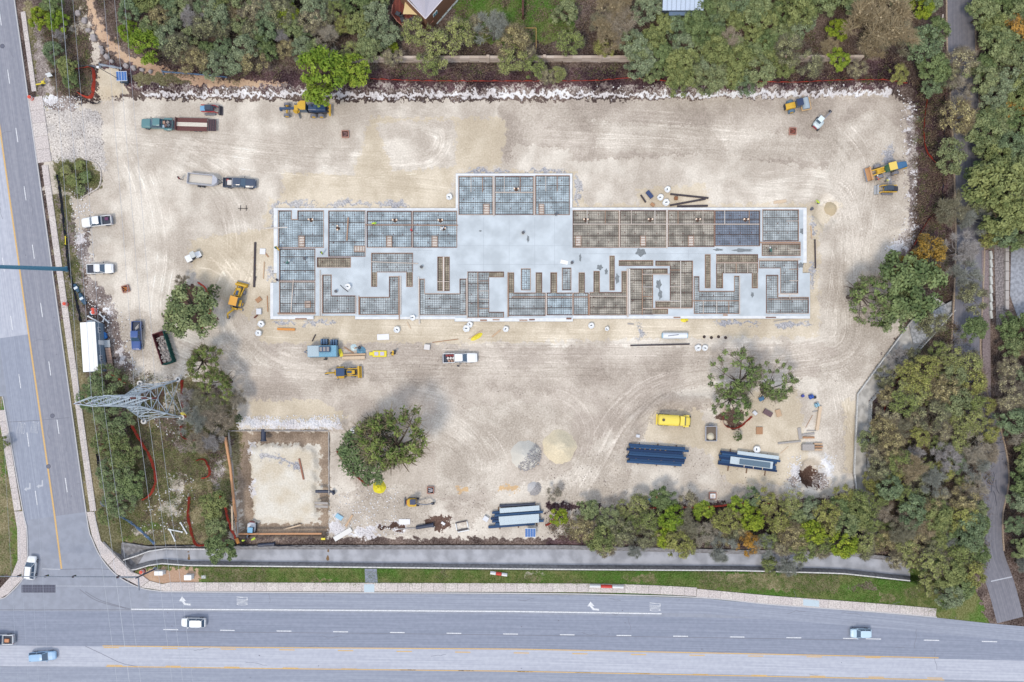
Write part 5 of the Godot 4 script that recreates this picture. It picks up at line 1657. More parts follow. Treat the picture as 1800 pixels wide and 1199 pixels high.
func wheel_loader() -> void:
	var t := place("wheel_loader", "yellow wheel loader with raised scoop beside the worker on the east bank", "loader", 1589.0, 292.0, 1521.0, 309.0)
	var y := cat_yellow()
	part("bucket", bucketm(2.7, 1.0, 0.9), mottled("bucket_tan", C(226, 176, 128), C(196, 150, 110), 1.0), t, Vector3(3.2, 0.3, 0))
	box(t, "bucket_edge", steel(), Vector3(0.3, 0.1, 2.75), Vector3(4.25, 0.32, 0))
	for s in [-1, 1]:
		bar(t, "lift_arm", y, Vector3(0.9, 1.7, s * 0.45), Vector3(3.3, 0.8, s * 0.5), 0.2, 0.34)
		wheel(t, 0.72, 0.55, Vector3(1.75, 0.72, s * 1.12), dusty(), y)
		wheel(t, 0.72, 0.55, Vector3(-1.5, 0.72, s * 1.12), dusty(), y)
	box(t, "front_frame", y, Vector3(1.5, 0.7, 1.0), Vector3(1.5, 1.0, 0), Vector3.ZERO, 0.08)
	box(t, "hinge_block", black(), Vector3(0.7, 0.6, 0.7), Vector3(0.4, 1.0, 0))
	part("cab_glass", frustumm(-0.9, 0.75, 0.7, 1.3, -0.8, 0.5, 0.68, 2.9), mat("green_glass", C(70, 120, 96), 0.12), t)
	box(t, "cab_roof", mottled("roof_yellow", C(252, 220, 116), C(236, 200, 96), 1.0, 0.5), Vector3(1.6, 0.14, 1.6), Vector3(-0.15, 2.97, 0), Vector3.ZERO, 0.05)
	box(t, "rear_frame", y, Vector3(2.9, 0.6, 1.3), Vector3(-2.2, 1.0, 0), Vector3.ZERO, 0.06)
	part("engine_hood", loftm([[-3.7, 0.62, 1.2, 1.75, 0.5], [-2.4, 0.72, 1.2, 2.05, 0.62], [-0.9, 0.7, 1.2, 2.1, 0.6]]), mat("hood_blue", C(56, 110, 156), 0.3), t)
	box(t, "counterweight", y, Vector3(0.4, 0.8, 1.5), Vector3(-3.75, 0.95, 0), Vector3.ZERO, 0.1)

func skid_steer(label: String, u0: float, v0: float, u1: float, v1: float, arm: Material, hood: Material, bk: Material) -> void:
	var t := place("skid_steer", label, "loader", u0, v0, u1, v1)
	var k := Vector2(u1 - u0, v1 - v0).length() / S / 4.0
	box(t, "body", arm, Vector3(2.2 * k, 0.7, 1.0), Vector3(-0.75 * k, 0.95, 0), Vector3.ZERO, 0.1)
	part("engine_hood", loftm([[-1.95 * k, 0.5, 1.2, 1.5, 0.4], [-1.0 * k, 0.56, 1.2, 1.66, 0.48]]), hood, t)
	part("cab_glass", frustumm(-0.9 * k, 0.45 * k, 0.46, 1.2, -0.85 * k, 0.2 * k, 0.44, 2.05), glass(), t)
	box(t, "cab_roof", mat("cab_dark", C(52, 66, 86), 0.4), Vector3(1.15 * k, 0.1, 0.95), Vector3(-0.32 * k, 2.08, 0), Vector3.ZERO, 0.03)
	for s in [-1, 1]:
		box(t, "track", dusty(), Vector3(2.1 * k, 0.62, 0.36), Vector3(-0.5 * k, 0.34, s * 0.78), Vector3.ZERO, 0.16)
		bar(t, "lift_arm", arm, Vector3(-1.75 * k, 1.5, s * 0.68), Vector3(0.75 * k, 1.25, s * 0.68), 0.16, 0.24)
		bar(t, "lift_arm", arm, Vector3(0.7 * k, 1.3, s * 0.68), Vector3(1.15 * k, 0.4, s * 0.6), 0.16, 0.22)
	part("bucket", bucketm(1.85, 0.7, 0.6), bk, t, Vector3(1.1 * k, 0.1, 0))

func backhoe(label: String, u0: float, v0: float, u1: float, v1: float, roofm: Material, swing: float) -> void:
	var t := place("backhoe_loader", label, "backhoe", u0, v0, u1, v1)
	var k := Vector2(u1 - u0, v1 - v0).length() / S / 7.2
	var y := cat_yellow()
	part("front_bucket", bucketm(2.4, 0.85, 0.8), y, t, Vector3(2.75 * k, 0.2, 0))
	box(t, "bucket_edge", steel(), Vector3(0.22, 0.08, 2.42), Vector3(3.65 * k, 0.24, 0))
	part("hood", loftm([[0.7 * k, 0.5, 1.0, 1.85, 0.42], [1.6 * k, 0.48, 1.0, 1.72, 0.4], [2.3 * k, 0.42, 0.95, 1.5, 0.34]]), y, t)
	box(t, "hood_panel", navy_hood(), Vector3(0.9 * k, 0.05, 0.5), Vector3(1.3 * k, 1.86, 0), Vector3(0, 0, -0.12), 0.01)
	box(t, "chassis", black(), Vector3(4.2 * k, 0.5, 0.9), Vector3(0.3 * k, 0.8, 0))
	for s in [-1, 1]:
		bar(t, "loader_arm", y, Vector3(0.8 * k, 1.5, s * 0.72), Vector3(2.85 * k, 0.6, s * 0.72), 0.18, 0.28)
		wheel(t, 0.45, 0.32, Vector3(1.75 * k, 0.45, s * 0.92), dusty(), steel())
		wheel(t, 0.68, 0.46, Vector3(-0.55 * k, 0.68, s * 0.98), dusty(), y)
		box(t, "fender", y, Vector3(1.25 * k, 0.1, 0.5), Vector3(-0.5 * k, 1.42, s * 0.95), Vector3.ZERO, 0.03)
		bar(t, "stabiliser", y, Vector3(-1.55 * k, 0.8, s * 0.5), Vector3(-1.6 * k, 0.3, s * 1.25), 0.18, 0.18)
		box(t, "stabiliser_foot", steel(), Vector3(0.4, 0.08, 0.3), Vector3(-1.6 * k, 0.1, s * 1.3))
	part("cab_glass", frustumm(-1.3 * k, 0.6 * k, 0.72, 1.2, -1.2 * k, 0.4 * k, 0.7, 2.65), glass(), t)
	box(t, "cab_roof", roofm, Vector3(1.75 * k, 0.14, 1.6), Vector3(-0.4 * k, 2.72, 0), Vector3.ZERO, 0.05)
	for s in [-1, 1]:
		box(t, "cab_post", y, Vector3(0.1, 1.5, 0.1), Vector3(0.55 * k, 1.95, s * 0.7), Vector3(0, 0, 0.12), 0.02)
	box(t, "hoe_mount", y, Vector3(0.35, 0.9, 1.0), Vector3(-1.75 * k, 0.95, 0))
	var a := Vector3(-1.85 * k, 1.3, 0)
	var b := a + Vector3(-1.25 * k, 1.2, swing * 0.9)
	var c := b + Vector3(-0.75 * k, -1.3, swing * 0.35)
	bar(t, "boom", y, a, b, 0.3, 0.36)
	bar(t, "stick", y, b, c, 0.24, 0.28)
	part("hoe_bucket", bucketm(0.6, 0.55, 0.5), steel(), t, c + Vector3(-0.1, -0.3, 0))

func mini_excavator(label: String, u0: float, v0: float, u1: float, v1: float, house: Material, roofm: Material, reach: float, blade := true, turn := 0.0) -> void:
	var t := place("mini_excavator", label, "excavator", u0, v0, u1, v1)   # pixels of the body's rear and front
	for s in [-1, 1]:
		box(t, "track", rubber(), Vector3(2.3, 0.5, 0.38), Vector3(0.1, 0.27, s * 0.7), Vector3(0, turn, 0), 0.15)
	cyl(t, "turntable", black(), 0.5, 0.2, Vector3(0, 0.6, 0))
	part("house", loftm([[-1.15, 0.5, 0.7, 1.25, 0.36], [-0.8, 0.85, 0.7, 1.4, 0.7], [0.2, 0.88, 0.7, 1.4, 0.75], [0.75, 0.8, 0.7, 1.2, 0.65]]), house, t)
	box(t, "counterweight", mat("weight_red", C(150, 52, 66), 0.5), Vector3(0.25, 0.45, 1.0), Vector3(-1.18, 0.9, 0), Vector3.ZERO, 0.08)
	part("cab_glass", frustumm(-0.35, 0.75, 0.5, 1.3, -0.3, 0.65, 0.48, 2.25), glass(), t, Vector3(0, 0, -0.25))
	box(t, "cab_roof", roofm, Vector3(1.1, 0.1, 1.05), Vector3(0.18, 2.3, -0.25), Vector3.ZERO, 0.04)
	var a := Vector3(0.8, 1.0, 0.25)
	var b := a + Vector3(reach * 0.62, 1.25, 0)
	var c := b + Vector3(reach * 0.4, -1.5, 0)
	bar(t, "boom", steel(), a, b, 0.22, 0.28)
	bar(t, "stick", steel(), b, c, 0.18, 0.24)
	part("bucket", bucketm(0.55, 0.5, 0.45), black(), t, c + Vector3(-0.2, -0.3, 0))
	if blade:
		box(t, "dozer_blade", steel(), Vector3(0.16, 0.45, 1.8), Vector3(-1.75, 0.3, 0))
		bar(t, "blade_arm", black(), Vector3(-0.6, 0.45, 0), Vector3(-1.7, 0.35, 0), 0.7, 0.16)

func roller() -> void:
	var t := place("soil_compactor", "yellow single drum roller under the limestone cut beside the mini excavator", "roller", 1375.0, 193.0, 1421.0, 184.0)
	var y := cat_yellow()
	part("engine_hood", loftm([[-2.6, 0.6, 0.8, 1.5, 0.5], [-1.4, 0.62, 0.8, 1.7, 0.55], [-0.7, 0.62, 0.8, 1.7, 0.55]]), y, t)
	box(t, "rear_grille", black(), Vector3(0.16, 0.7, 1.1), Vector3(-2.68, 1.1, 0))
	for s in [-1, 1]:
		wheel(t, 0.7, 0.5, Vector3(-1.3, 0.7, s * 0.95), mottled("tyre_blue", C(116, 142, 166), C(88, 112, 138), 1.0), y)
	part("cab_glass", frustumm(-0.65, 0.65, 0.62, 1.1, -0.6, 0.5, 0.6, 2.5), glass(), t)
	box(t, "cab_roof", mat("cab_navy", C(38, 58, 96), 0.35), Vector3(1.35, 0.14, 1.4), Vector3(-0.05, 2.55, 0), Vector3.ZERO, 0.04)
	for s in [-1, 1]:
		box(t, "drum_frame", mottled("frame_tan", C(238, 200, 150), C(208, 168, 124), 1.0), Vector3(1.9, 0.35, 0.16), Vector3(1.8, 0.75, s * 1.22), Vector3.ZERO, 0.04)
	for x in [0.85, 2.72]:
		box(t, "drum_frame", mottled("frame_tan", Color.WHITE, Color.WHITE, 1.0), Vector3(0.18, 0.3, 2.5), Vector3(x, 0.8, 0), Vector3.ZERO, 0.04)
	var d := cyl(t, "drum", mottled("drum_steel", C(196, 214, 228), C(146, 170, 190), 0.9, 0.4), 0.76, 2.2, Vector3(1.8, 0.76, 0), Vector3(PI / 2.0, 0, 0), -1.0, 28)

func tanker() -> void:
	var t := place("water_truck", "yellow water tank truck parked by the pushed-up ridge", "truck", 1153.0, 737.0, 1212.0, 740.5)
	var y := paintm("tank_yellow", C(250, 224, 78))
	box(t, "chassis", black(), Vector3(6.6, 0.3, 0.9), Vector3(0, 0.75, 0))
	var st := begin()
	var prev := []
	for x in [-3.35, -3.2, 0.75, 0.9]:
		var ring := []
		var r := 0.82 if absf(x + 1.2) > 2.05 else 1.0
		for k in 20:
			var a := TAU * k / 20
			ring.append(Vector3(x, 1.75 + sin(a) * 0.78 * r, cos(a) * 1.12 * r))
		if prev:
			for k in 20: quad(st, prev[k], prev[(k + 1) % 20], ring[(k + 1) % 20], ring[k])
		prev = ring
	for e in [-3.35, 0.9]:
		for k in 20:
			var a := TAU * k / 20
			var b := TAU * (k + 1) / 20
			tri(st, Vector3(e, 1.75, 0), Vector3(e, 1.75 + sin(a) * 0.64, cos(a) * 0.92), Vector3(e, 1.75 + sin(b) * 0.64, cos(b) * 0.92))
	var tk := part("tank", st.commit(), y, t)
	cyl(tk, "hatch", mat("hatch_dark", C(80, 72, 52), 0.6), 0.3, 0.12, Vector3(-2.45, 2.55, 0))
	cyl(tk, "hatch_ring", y, 0.4, 0.1, Vector3(-2.45, 2.52, 0))
	box(t, "spray_bar", y, Vector3(0.3, 0.2, 2.2), Vector3(-3.5, 0.9, 0))
	part("cab", loftm([[1.05, 1.05, 0.7, 2.3, 0.95], [1.9, 1.05, 0.7, 2.35, 0.9], [2.2, 1.05, 0.7, 1.7, 0.95]]), y, t)
	part("windshield", frustumm(1.85, 2.35, 0.92, 1.68, 1.8, 1.98, 0.84, 2.28), glass(), t)
	part("hood", loftm([[2.15, 0.95, 0.7, 1.62, 0.8], [3.0, 0.9, 0.7, 1.5, 0.72], [3.3, 0.8, 0.75, 1.3, 0.6]]), y, t)
	box(t, "bumper", black(), Vector3(0.16, 0.3, 2.2), Vector3(3.42, 0.62, 0))
	for s in [-1, 1]:
		for x in [2.5, -1.4, -2.6]:
			wheel(t, 0.5, 0.34, Vector3(x, 0.5, s * 1.05), rubber(), mat("hub_blue", C(150, 180, 212), 0.4))
		box(t, "fender", y, Vector3(1.2, 0.1, 0.4), Vector3(2.5, 1.06, s * 1.05))
		box(t, "mirror", black(), Vector3(0.12, 0.3, 0.22), Vector3(2.0, 1.8, s * 1.3))

func trailer_wheels(t: Node, xs: Array, z: float) -> void:
	for x in xs:
		for s in [-1, 1]:
			wheel(t, 0.34, 0.22, Vector3(x, 0.34, s * z), rubber(), steel())

func drawbar(t: Node, x0: float, x1: float, m: Material) -> void:
	for s in [-1, 1]:
		bar(t, "drawbar", m, Vector3(x0, 0.55, s * 0.6), Vector3(x1, 0.55, 0), 0.1, 0.12)
	cyl(t, "hitch", m, 0.1, 0.2, Vector3(x1, 0.58, 0))

func build_vehicles() -> void:
	# ---- pickups
	var green := pickup("teal pickup truck with cluttered bed hitched to a long flatbed trailer", paintm("teal", C(84, 132, 136)), 308.0, 221.5, 252.0, 219.5, "", true)
	for k in [[-1.4, 0.3, 0.3, C(186, 150, 130)], [-1.8, -0.3, 0.34, C(120, 96, 90)], [-2.2, 0.35, 0.3, C(150, 140, 136)], [-2.4, -0.25, 0.36, C(96, 104, 112)], [-1.3, -0.5, 0.26, C(176, 196, 214)]]:
		box(green, "bed_load", mat("load_%d" % int(k[0] * 10), k[3], 0.8), Vector3(0.6, k[2], 0.5), Vector3(k[0], 0.85, k[1]), Vector3(0, k[0], 0))
	var navy := pickup("dark navy pickup truck hitched to the grey dump trailer", paintm("navy", C(50, 66, 92)), 395.0, 323.0, 453.0, 325.0)
	box(navy, "bed_load", mat("load_white", C(226, 220, 214), 0.8), Vector3(0.9, 0.4, 1.0), Vector3(-2.0, 0.9, 0))
	box(navy, "bed_load", mat("load_red", C(150, 60, 60), 0.8), Vector3(0.5, 0.3, 0.5), Vector3(-2.4, 0.9, -0.5))
	box(navy, "tool_box", steel(), Vector3(0.45, 0.35, 1.8), Vector3(-1.25, 1.05, 0))
	var wp := pickup("white pickup truck with a purple bundle in its dark bed", paintm("white", C(246, 248, 250)), 200.5, 388.0, 148.0, 394.0)
	box(wp, "bed_load", mat("load_purple", C(112, 66, 104), 0.8), Vector3(0.7, 0.3, 0.6), Vector3(-2.1, 0.85, 0.3))
	pickup("white pickup truck with an empty black bed beside the silt fence", paintm("white", Color.WHITE), 157.0, 474.5, 204.0, 473.0)
	var bl := pickup("royal blue pickup truck with white tools in its bed beside the debris container", paintm("royal", C(40, 80, 150)), 244.0, 565.5, 243.5, 616.0)
	for k in 3:
		bar(bl, "bed_load", mat("load_white", Color.WHITE), Vector3(-2.3 + k * 0.3, 0.8, -0.4), Vector3(-1.5 + k * 0.2, 0.8, 0.3), 0.1, 0.1)
	var ww := pickup("white pickup truck with red tools in its bed on the haul road", paintm("white", Color.WHITE), 779.0, 630.5, 840.0, 629.0)
	for k in 9:
		box(ww, "bed_load", mat(["load_red", "load_white", "load_-14"][k % 3], C(190, 80, 70)), Vector3(0.5, 0.3, 0.4), Vector3(-2.7 + 0.19 * k, 0.88, -0.55 + 0.55 * (k % 3)), Vector3(0, k, 0))
	var rp := pickup("pickup truck with white cab and orange load crossing the junction", paintm("white", Color.WHITE), 29.0, 1122.0, -26.0, 1121.0)
	box(rp, "bed_load", mat("load_orange", C(214, 150, 110), 0.8), Vector3(0.9, 0.3, 0.7), Vector3(-1.9, 0.86, -0.2))
	# ---- cars on the roads
	car("sport_utility_vehicle", "white sport utility vehicle waiting at the junction grating", "car", paintm("white", Color.WHITE), 57.0, 1017.0, 61.0, 976.0, 1.78)
	car("sport_utility_vehicle", "white sport utility vehicle driving west on the south road", "car", paintm("white", Color.WHITE), 364.5, 1092.5, 321.5, 1092.0, 1.75, false)
	car("crossover_car", "light blue crossover driving east through the junction", "car", paintm("ice_blue", C(150, 190, 226)), 56.0, 1152.5, 102.5, 1149.5, 1.7, false)
	car("sedan_car", "white and blue car driving west past the lane's mouth", "car", paintm("pale_blue", C(196, 222, 240)), 1528.0, 1111.0, 1492.0, 1111.0, 1.5, false)
	# ---- trailers
	var ft := place("flatbed_trailer", "rust-red flatbed trailer with pale centre boards and mesh ramps", "trailer", 383.0, 222.5, 313.0, 220.5)
	var rust := mottled("rusty_red", C(134, 92, 90), C(98, 66, 68), 1.2)
	for k in 9:
		box(ft, "deck_board", rust if k < 3 or k > 5 else mottled("deck_pale", C(246, 238, 224), C(214, 198, 172), 1.4), Vector3(6.3, 0.08, 0.25), Vector3(0.95, 0.72, -1.1 + k * 0.275), Vector3.ZERO, 0.01)
	for s in [-1, 1]:
		box(ft, "side_rail", rust, Vector3(6.5, 0.22, 0.1), Vector3(0.9, 0.7, s * 1.27))
	box(ft, "headboard", rust, Vector3(0.12, 0.7, 2.6), Vector3(4.1, 0.95, 0))
	for s in [-0.62, 0.62]:
		var rp2 := box(ft, "ramp", mat("ramp_dark", C(58, 48, 58), 0.8), Vector3(1.75, 0.06, 1.2), Vector3(-3.2, 0.66, s))
		for k in 4:
			box(rp2, "ramp_bar", mat("ramp_rust", C(128, 92, 92), 0.8), Vector3(0.07, 0.08, 1.18), Vector3(-0.7 + k * 0.46, 0.03, 0), Vector3.ZERO, 0.0)
	trailer_wheels(ft, [-0.6, 0.3], 1.12)
	drawbar(ft, 4.1, 5.0, rust)
	var dt := place("dump_trailer", "grey open dump trailer with pale dust inside beside the worker", "trailer", 333.0, 316.0, 389.0, 321.5)
	var gm := mottled("trailer_grey", C(206, 208, 218), C(170, 174, 190), 1.4, 0.5)
	for s in [-1, 1]:
		box(dt, "side_wall", gm, Vector3(5.2, 0.8, 0.12), Vector3(-0.55, 1.0, s * 1.05))
	box(dt, "tailgate", gm, Vector3(0.12, 0.8, 2.1), Vector3(-3.1, 1.0, 0))
	part("nose", prismm(PackedVector2Array([Vector2(2.0, -1.1), Vector2(2.6, -0.8), Vector2(3.0, -0.4), Vector2(3.0, 0.4), Vector2(2.6, 0.8), Vector2(2.0, 1.1)]), 0.6, 1.4), gm, dt)
	box(dt, "floor", mottled("dusty_floor", C(236, 228, 216), C(208, 200, 190), 1.2), Vector3(5.1, 0.1, 2.0), Vector3(-0.55, 0.75, 0))
	trailer_wheels(dt, [-1.0, -0.1], 1.25)
	drawbar(dt, 2.9, 3.7, black())
	# ---- machines
	grader(); wheel_loader(); roller(); tanker()
	skid_steer("red compact loader with blue hood beside the flatbed trailer", 357.0, 195.5, 394.0, 195.5, mat("loader_red", C(176, 56, 64), 0.5), mat("loader_blue", C(116, 172, 212), 0.5), mottled("bucket_dark", C(104, 100, 108), C(72, 68, 78), 0.8))
	skid_steer("yellow compact loader with grey scoop at the east bank", 1572.0, 335.5, 1534.0, 334.5, cat_yellow(), black(), mottled("bucket_grey", C(206, 210, 216), C(160, 166, 178), 0.8))
	backhoe("yellow backhoe with orange cab roof beside the foundation's west end", 412.0, 560.0, 428.0, 497.0, mottled("roof_orange", C(244, 182, 88), C(228, 164, 76), 1.0, 0.5), -0.6)
	backhoe("yellow backhoe with dark cab roof below the blue trailer", 577.0, 656.0, 637.0, 654.0, mat("roof_navy", C(40, 70, 110), 0.35), 0.1)
	mini_excavator("white mini excavator reaching towards the limestone cut", 1428.0, 228.0, 1443.0, 211.0, mat("digger_white", C(214, 230, 236), 0.4), mat("digger_roof", C(232, 246, 250), 0.4), 2.6, false, 0.15)
	mini_excavator("yellow mini excavator with its arm stretched out by the inlet box", 715.0, 882.0, 738.0, 882.0, cat_yellow(), mat("cab_navy", Color.WHITE), 3.2)
	mini_excavator("small blue and grey excavator working at the basin's corner", 446.0, 917.0, 444.0, 936.0, mat("digger_grey", C(220, 222, 228), 0.4), mat("digger_sky", C(110, 176, 216), 0.4), 1.4, false)
	# ---- small white utility cart
	var uc := place("utility_cart", "small white utility cart with a black seat near the round oak", "cart", 330.0, 458.0, 355.0, 446.0)
	part("hood", loftm([[0.5, 0.66, 0.35, 0.8, 0.6], [1.2, 0.62, 0.35, 0.72, 0.5], [1.6, 0.5, 0.4, 0.6, 0.4]]), paintm("white", Color.WHITE), uc)
	part("cargo_box", loftm([[-1.6, 0.68, 0.45, 0.95, 0.66], [-0.4, 0.68, 0.45, 0.95, 0.66]]), paintm("white", Color.WHITE), uc)
	box(uc, "seat", black(), Vector3(0.5, 0.4, 1.2), Vector3(-0.1, 0.7, 0))
	box(uc, "roof", mat("cart_roof", C(206, 210, 208), 0.6), Vector3(0.9, 0.06, 1.3), Vector3(0.35, 1.75, 0))
	for s in [-1, 1]:
		for x in [0.35 - 0.4, 0.35 + 0.4]:
			box(uc, "roof_post", black(), Vector3(0.05, 1.1, 0.05), Vector3(x, 1.2, s * 0.58), Vector3.ZERO, 0.0)
		for x in [1.1, -1.0]: wheel(uc, 0.28, 0.2, Vector3(x, 0.28, s * 0.6), rubber(), steel())
	# ---- blue equipment trailer with roof units
	var bt := place("equipment_trailer", "light blue enclosed equipment trailer with vents on its roof beside the lumber", "trailer", 598.0, 618.0, 538.0, 619.0)
	var bm := mottled("trailer_blue", C(136, 188, 216), C(108, 164, 198), 2.0, 0.45)
	box(bt, "body", bm, Vector3(5.9, 1.7, 2.3), Vector3(-0.35, 1.35, 0), Vector3.ZERO, 0.06)
	box(bt, "roof_panel", mottled("panel_silver", C(196, 214, 224), C(160, 186, 202), 1.4, 0.4), Vector3(2.3, 0.05, 2.2), Vector3(1.4, 2.22, 0))
	var un := box(bt, "roof_unit", mat("unit_navy", C(48, 76, 112), 0.4), Vector3(2.2, 0.55, 1.1), Vector3(-1.0, 2.45, 0.35), Vector3.ZERO, 0.05)
	for k in 3:
		box(un, "vent", mat("vent_grey", C(150, 146, 146), 0.6), Vector3(0.5, 0.06, 0.85), Vector3(-0.72 + k * 0.72, 0.29, 0))
	box(bt, "skirt", mat("skirt_navy", C(60, 96, 134), 0.5), Vector3(5.95, 0.5, 2.34), Vector3(-0.35, 0.6, 0))
	trailer_wheels(bt, [-0.8, 0.1], 1.0)
	drawbar(bt, 2.6, 3.7, mat("skirt_navy", Color.WHITE))
	cyl(bt, "spare_wheel", rubber(), 0.35, 0.2, Vector3(-0.5, 0.35, -1.6), Vector3(PI / 2.0, 0, 0))
	# ---- grey tub trailer holding a sand heap
	var tb := place("spoil_tub", "grey steel tub holding a heap of pale sand near the yellow tanker", "tub", 1248.0, 776.0, 1248.0, 748.0)
	for s in [-1, 1]:
		box(tb, "side_wall", gm, Vector3(3.1, 0.7, 0.12), Vector3(0, 0.75, s * 1.12))
		box(tb, "end_wall", gm, Vector3(0.12, 0.7, 2.15), Vector3(s * 1.5, 0.75, 0))
	box(tb, "floor", mat("tub_floor", C(120, 108, 96), 0.9), Vector3(3.0, 0.1, 2.2), Vector3(0, 0.45, 0))
	part("sand_heap", moundm(0.85, 0.55, 12), mottled("sand_pale", C(236, 226, 202), C(214, 200, 172), 1.4), tb, Vector3(-0.6, 0.5, 0))
	box(tb, "hitch_frame", steel(), Vector3(0.3, 0.3, 0.9), Vector3(1.75, 0.6, 0))
	for s in [-1, 1]: wheel(tb, 0.25, 0.16, Vector3(0.6, 0.25, s * 0.9), rubber(), steel())
	# ---- debris container
	var dc := place("debris_container", "rusty roll-off debris container filled with rubble beside the blue pickup", "container", 301.0, 639.0, 284.0, 586.0)
	var ru := mottled("container_rust", C(122, 70, 76), C(92, 52, 60), 1.5)
	var gn := mottled("container_green", C(44, 96, 90), C(30, 72, 70), 1.5)
	box(dc, "side_wall", ru, Vector3(6.6, 1.5, 0.14), Vector3(0, 0.95, -1.15))
	box(dc, "side_wall", gn, Vector3(6.6, 1.5, 0.14), Vector3(0, 0.95, 1.15))
	for k in 6:
		box(dc, "rib", gn, Vector3(0.12, 1.4, 0.12), Vector3(-2.9 + k * 1.16, 0.9, 1.28))
		box(dc, "rib", ru, Vector3(0.12, 1.4, 0.12), Vector3(-2.9 + k * 1.16, 0.9, -1.28))
	box(dc, "end_wall", ru, Vector3(0.14, 1.5, 2.2), Vector3(3.25, 0.95, 0))
	box(dc, "end_wall", gn, Vector3(0.14, 1.5, 2.2), Vector3(-3.25, 0.95, 0))
	box(dc, "floor", ru, Vector3(6.5, 0.15, 2.2), Vector3(0, 0.3, 0))
	part("rubble_bed", moundm(1.0, 0.3, 5, 6, 18, 0.5), mottled("rubble", C(176, 164, 160), C(112, 104, 108), 0.7, 0.95, 0.06), dc, Vector3(-0.3, 0.9, 0)).scale = Vector3(2.9, 1, 1.05)
	var cst := begin()
	for k in 130:
		var s := rng.randf_range(0.1, 0.3)
		add_box(cst, Vector3(s * 1.6, s, s * 1.2), Vector3(rng.randf_range(-3.0, 2.4), 1.1 + rng.randf() * 0.2, rng.randf_range(-0.95, 0.95)), 0.02, Basis(Vector3(rng.randfn(), rng.randfn(), rng.randfn()).normalized(), rng.randf() * 3.0))
	part("rubble", cst.commit(), mottled("rubble_bits", C(222, 212, 206), C(140, 128, 128), 0.9, 0.95, 0.05), dc).set_meta("kind", "stuff")

# ---------------------------------------------------------------- tower, wires, poles, fences, buildings
func strut(t: Node, called: String, m: Material, a: Vector3, b: Vector3, w: float) -> MeshInstance3D:
	return bar(t, called, m, a, b, w, w)

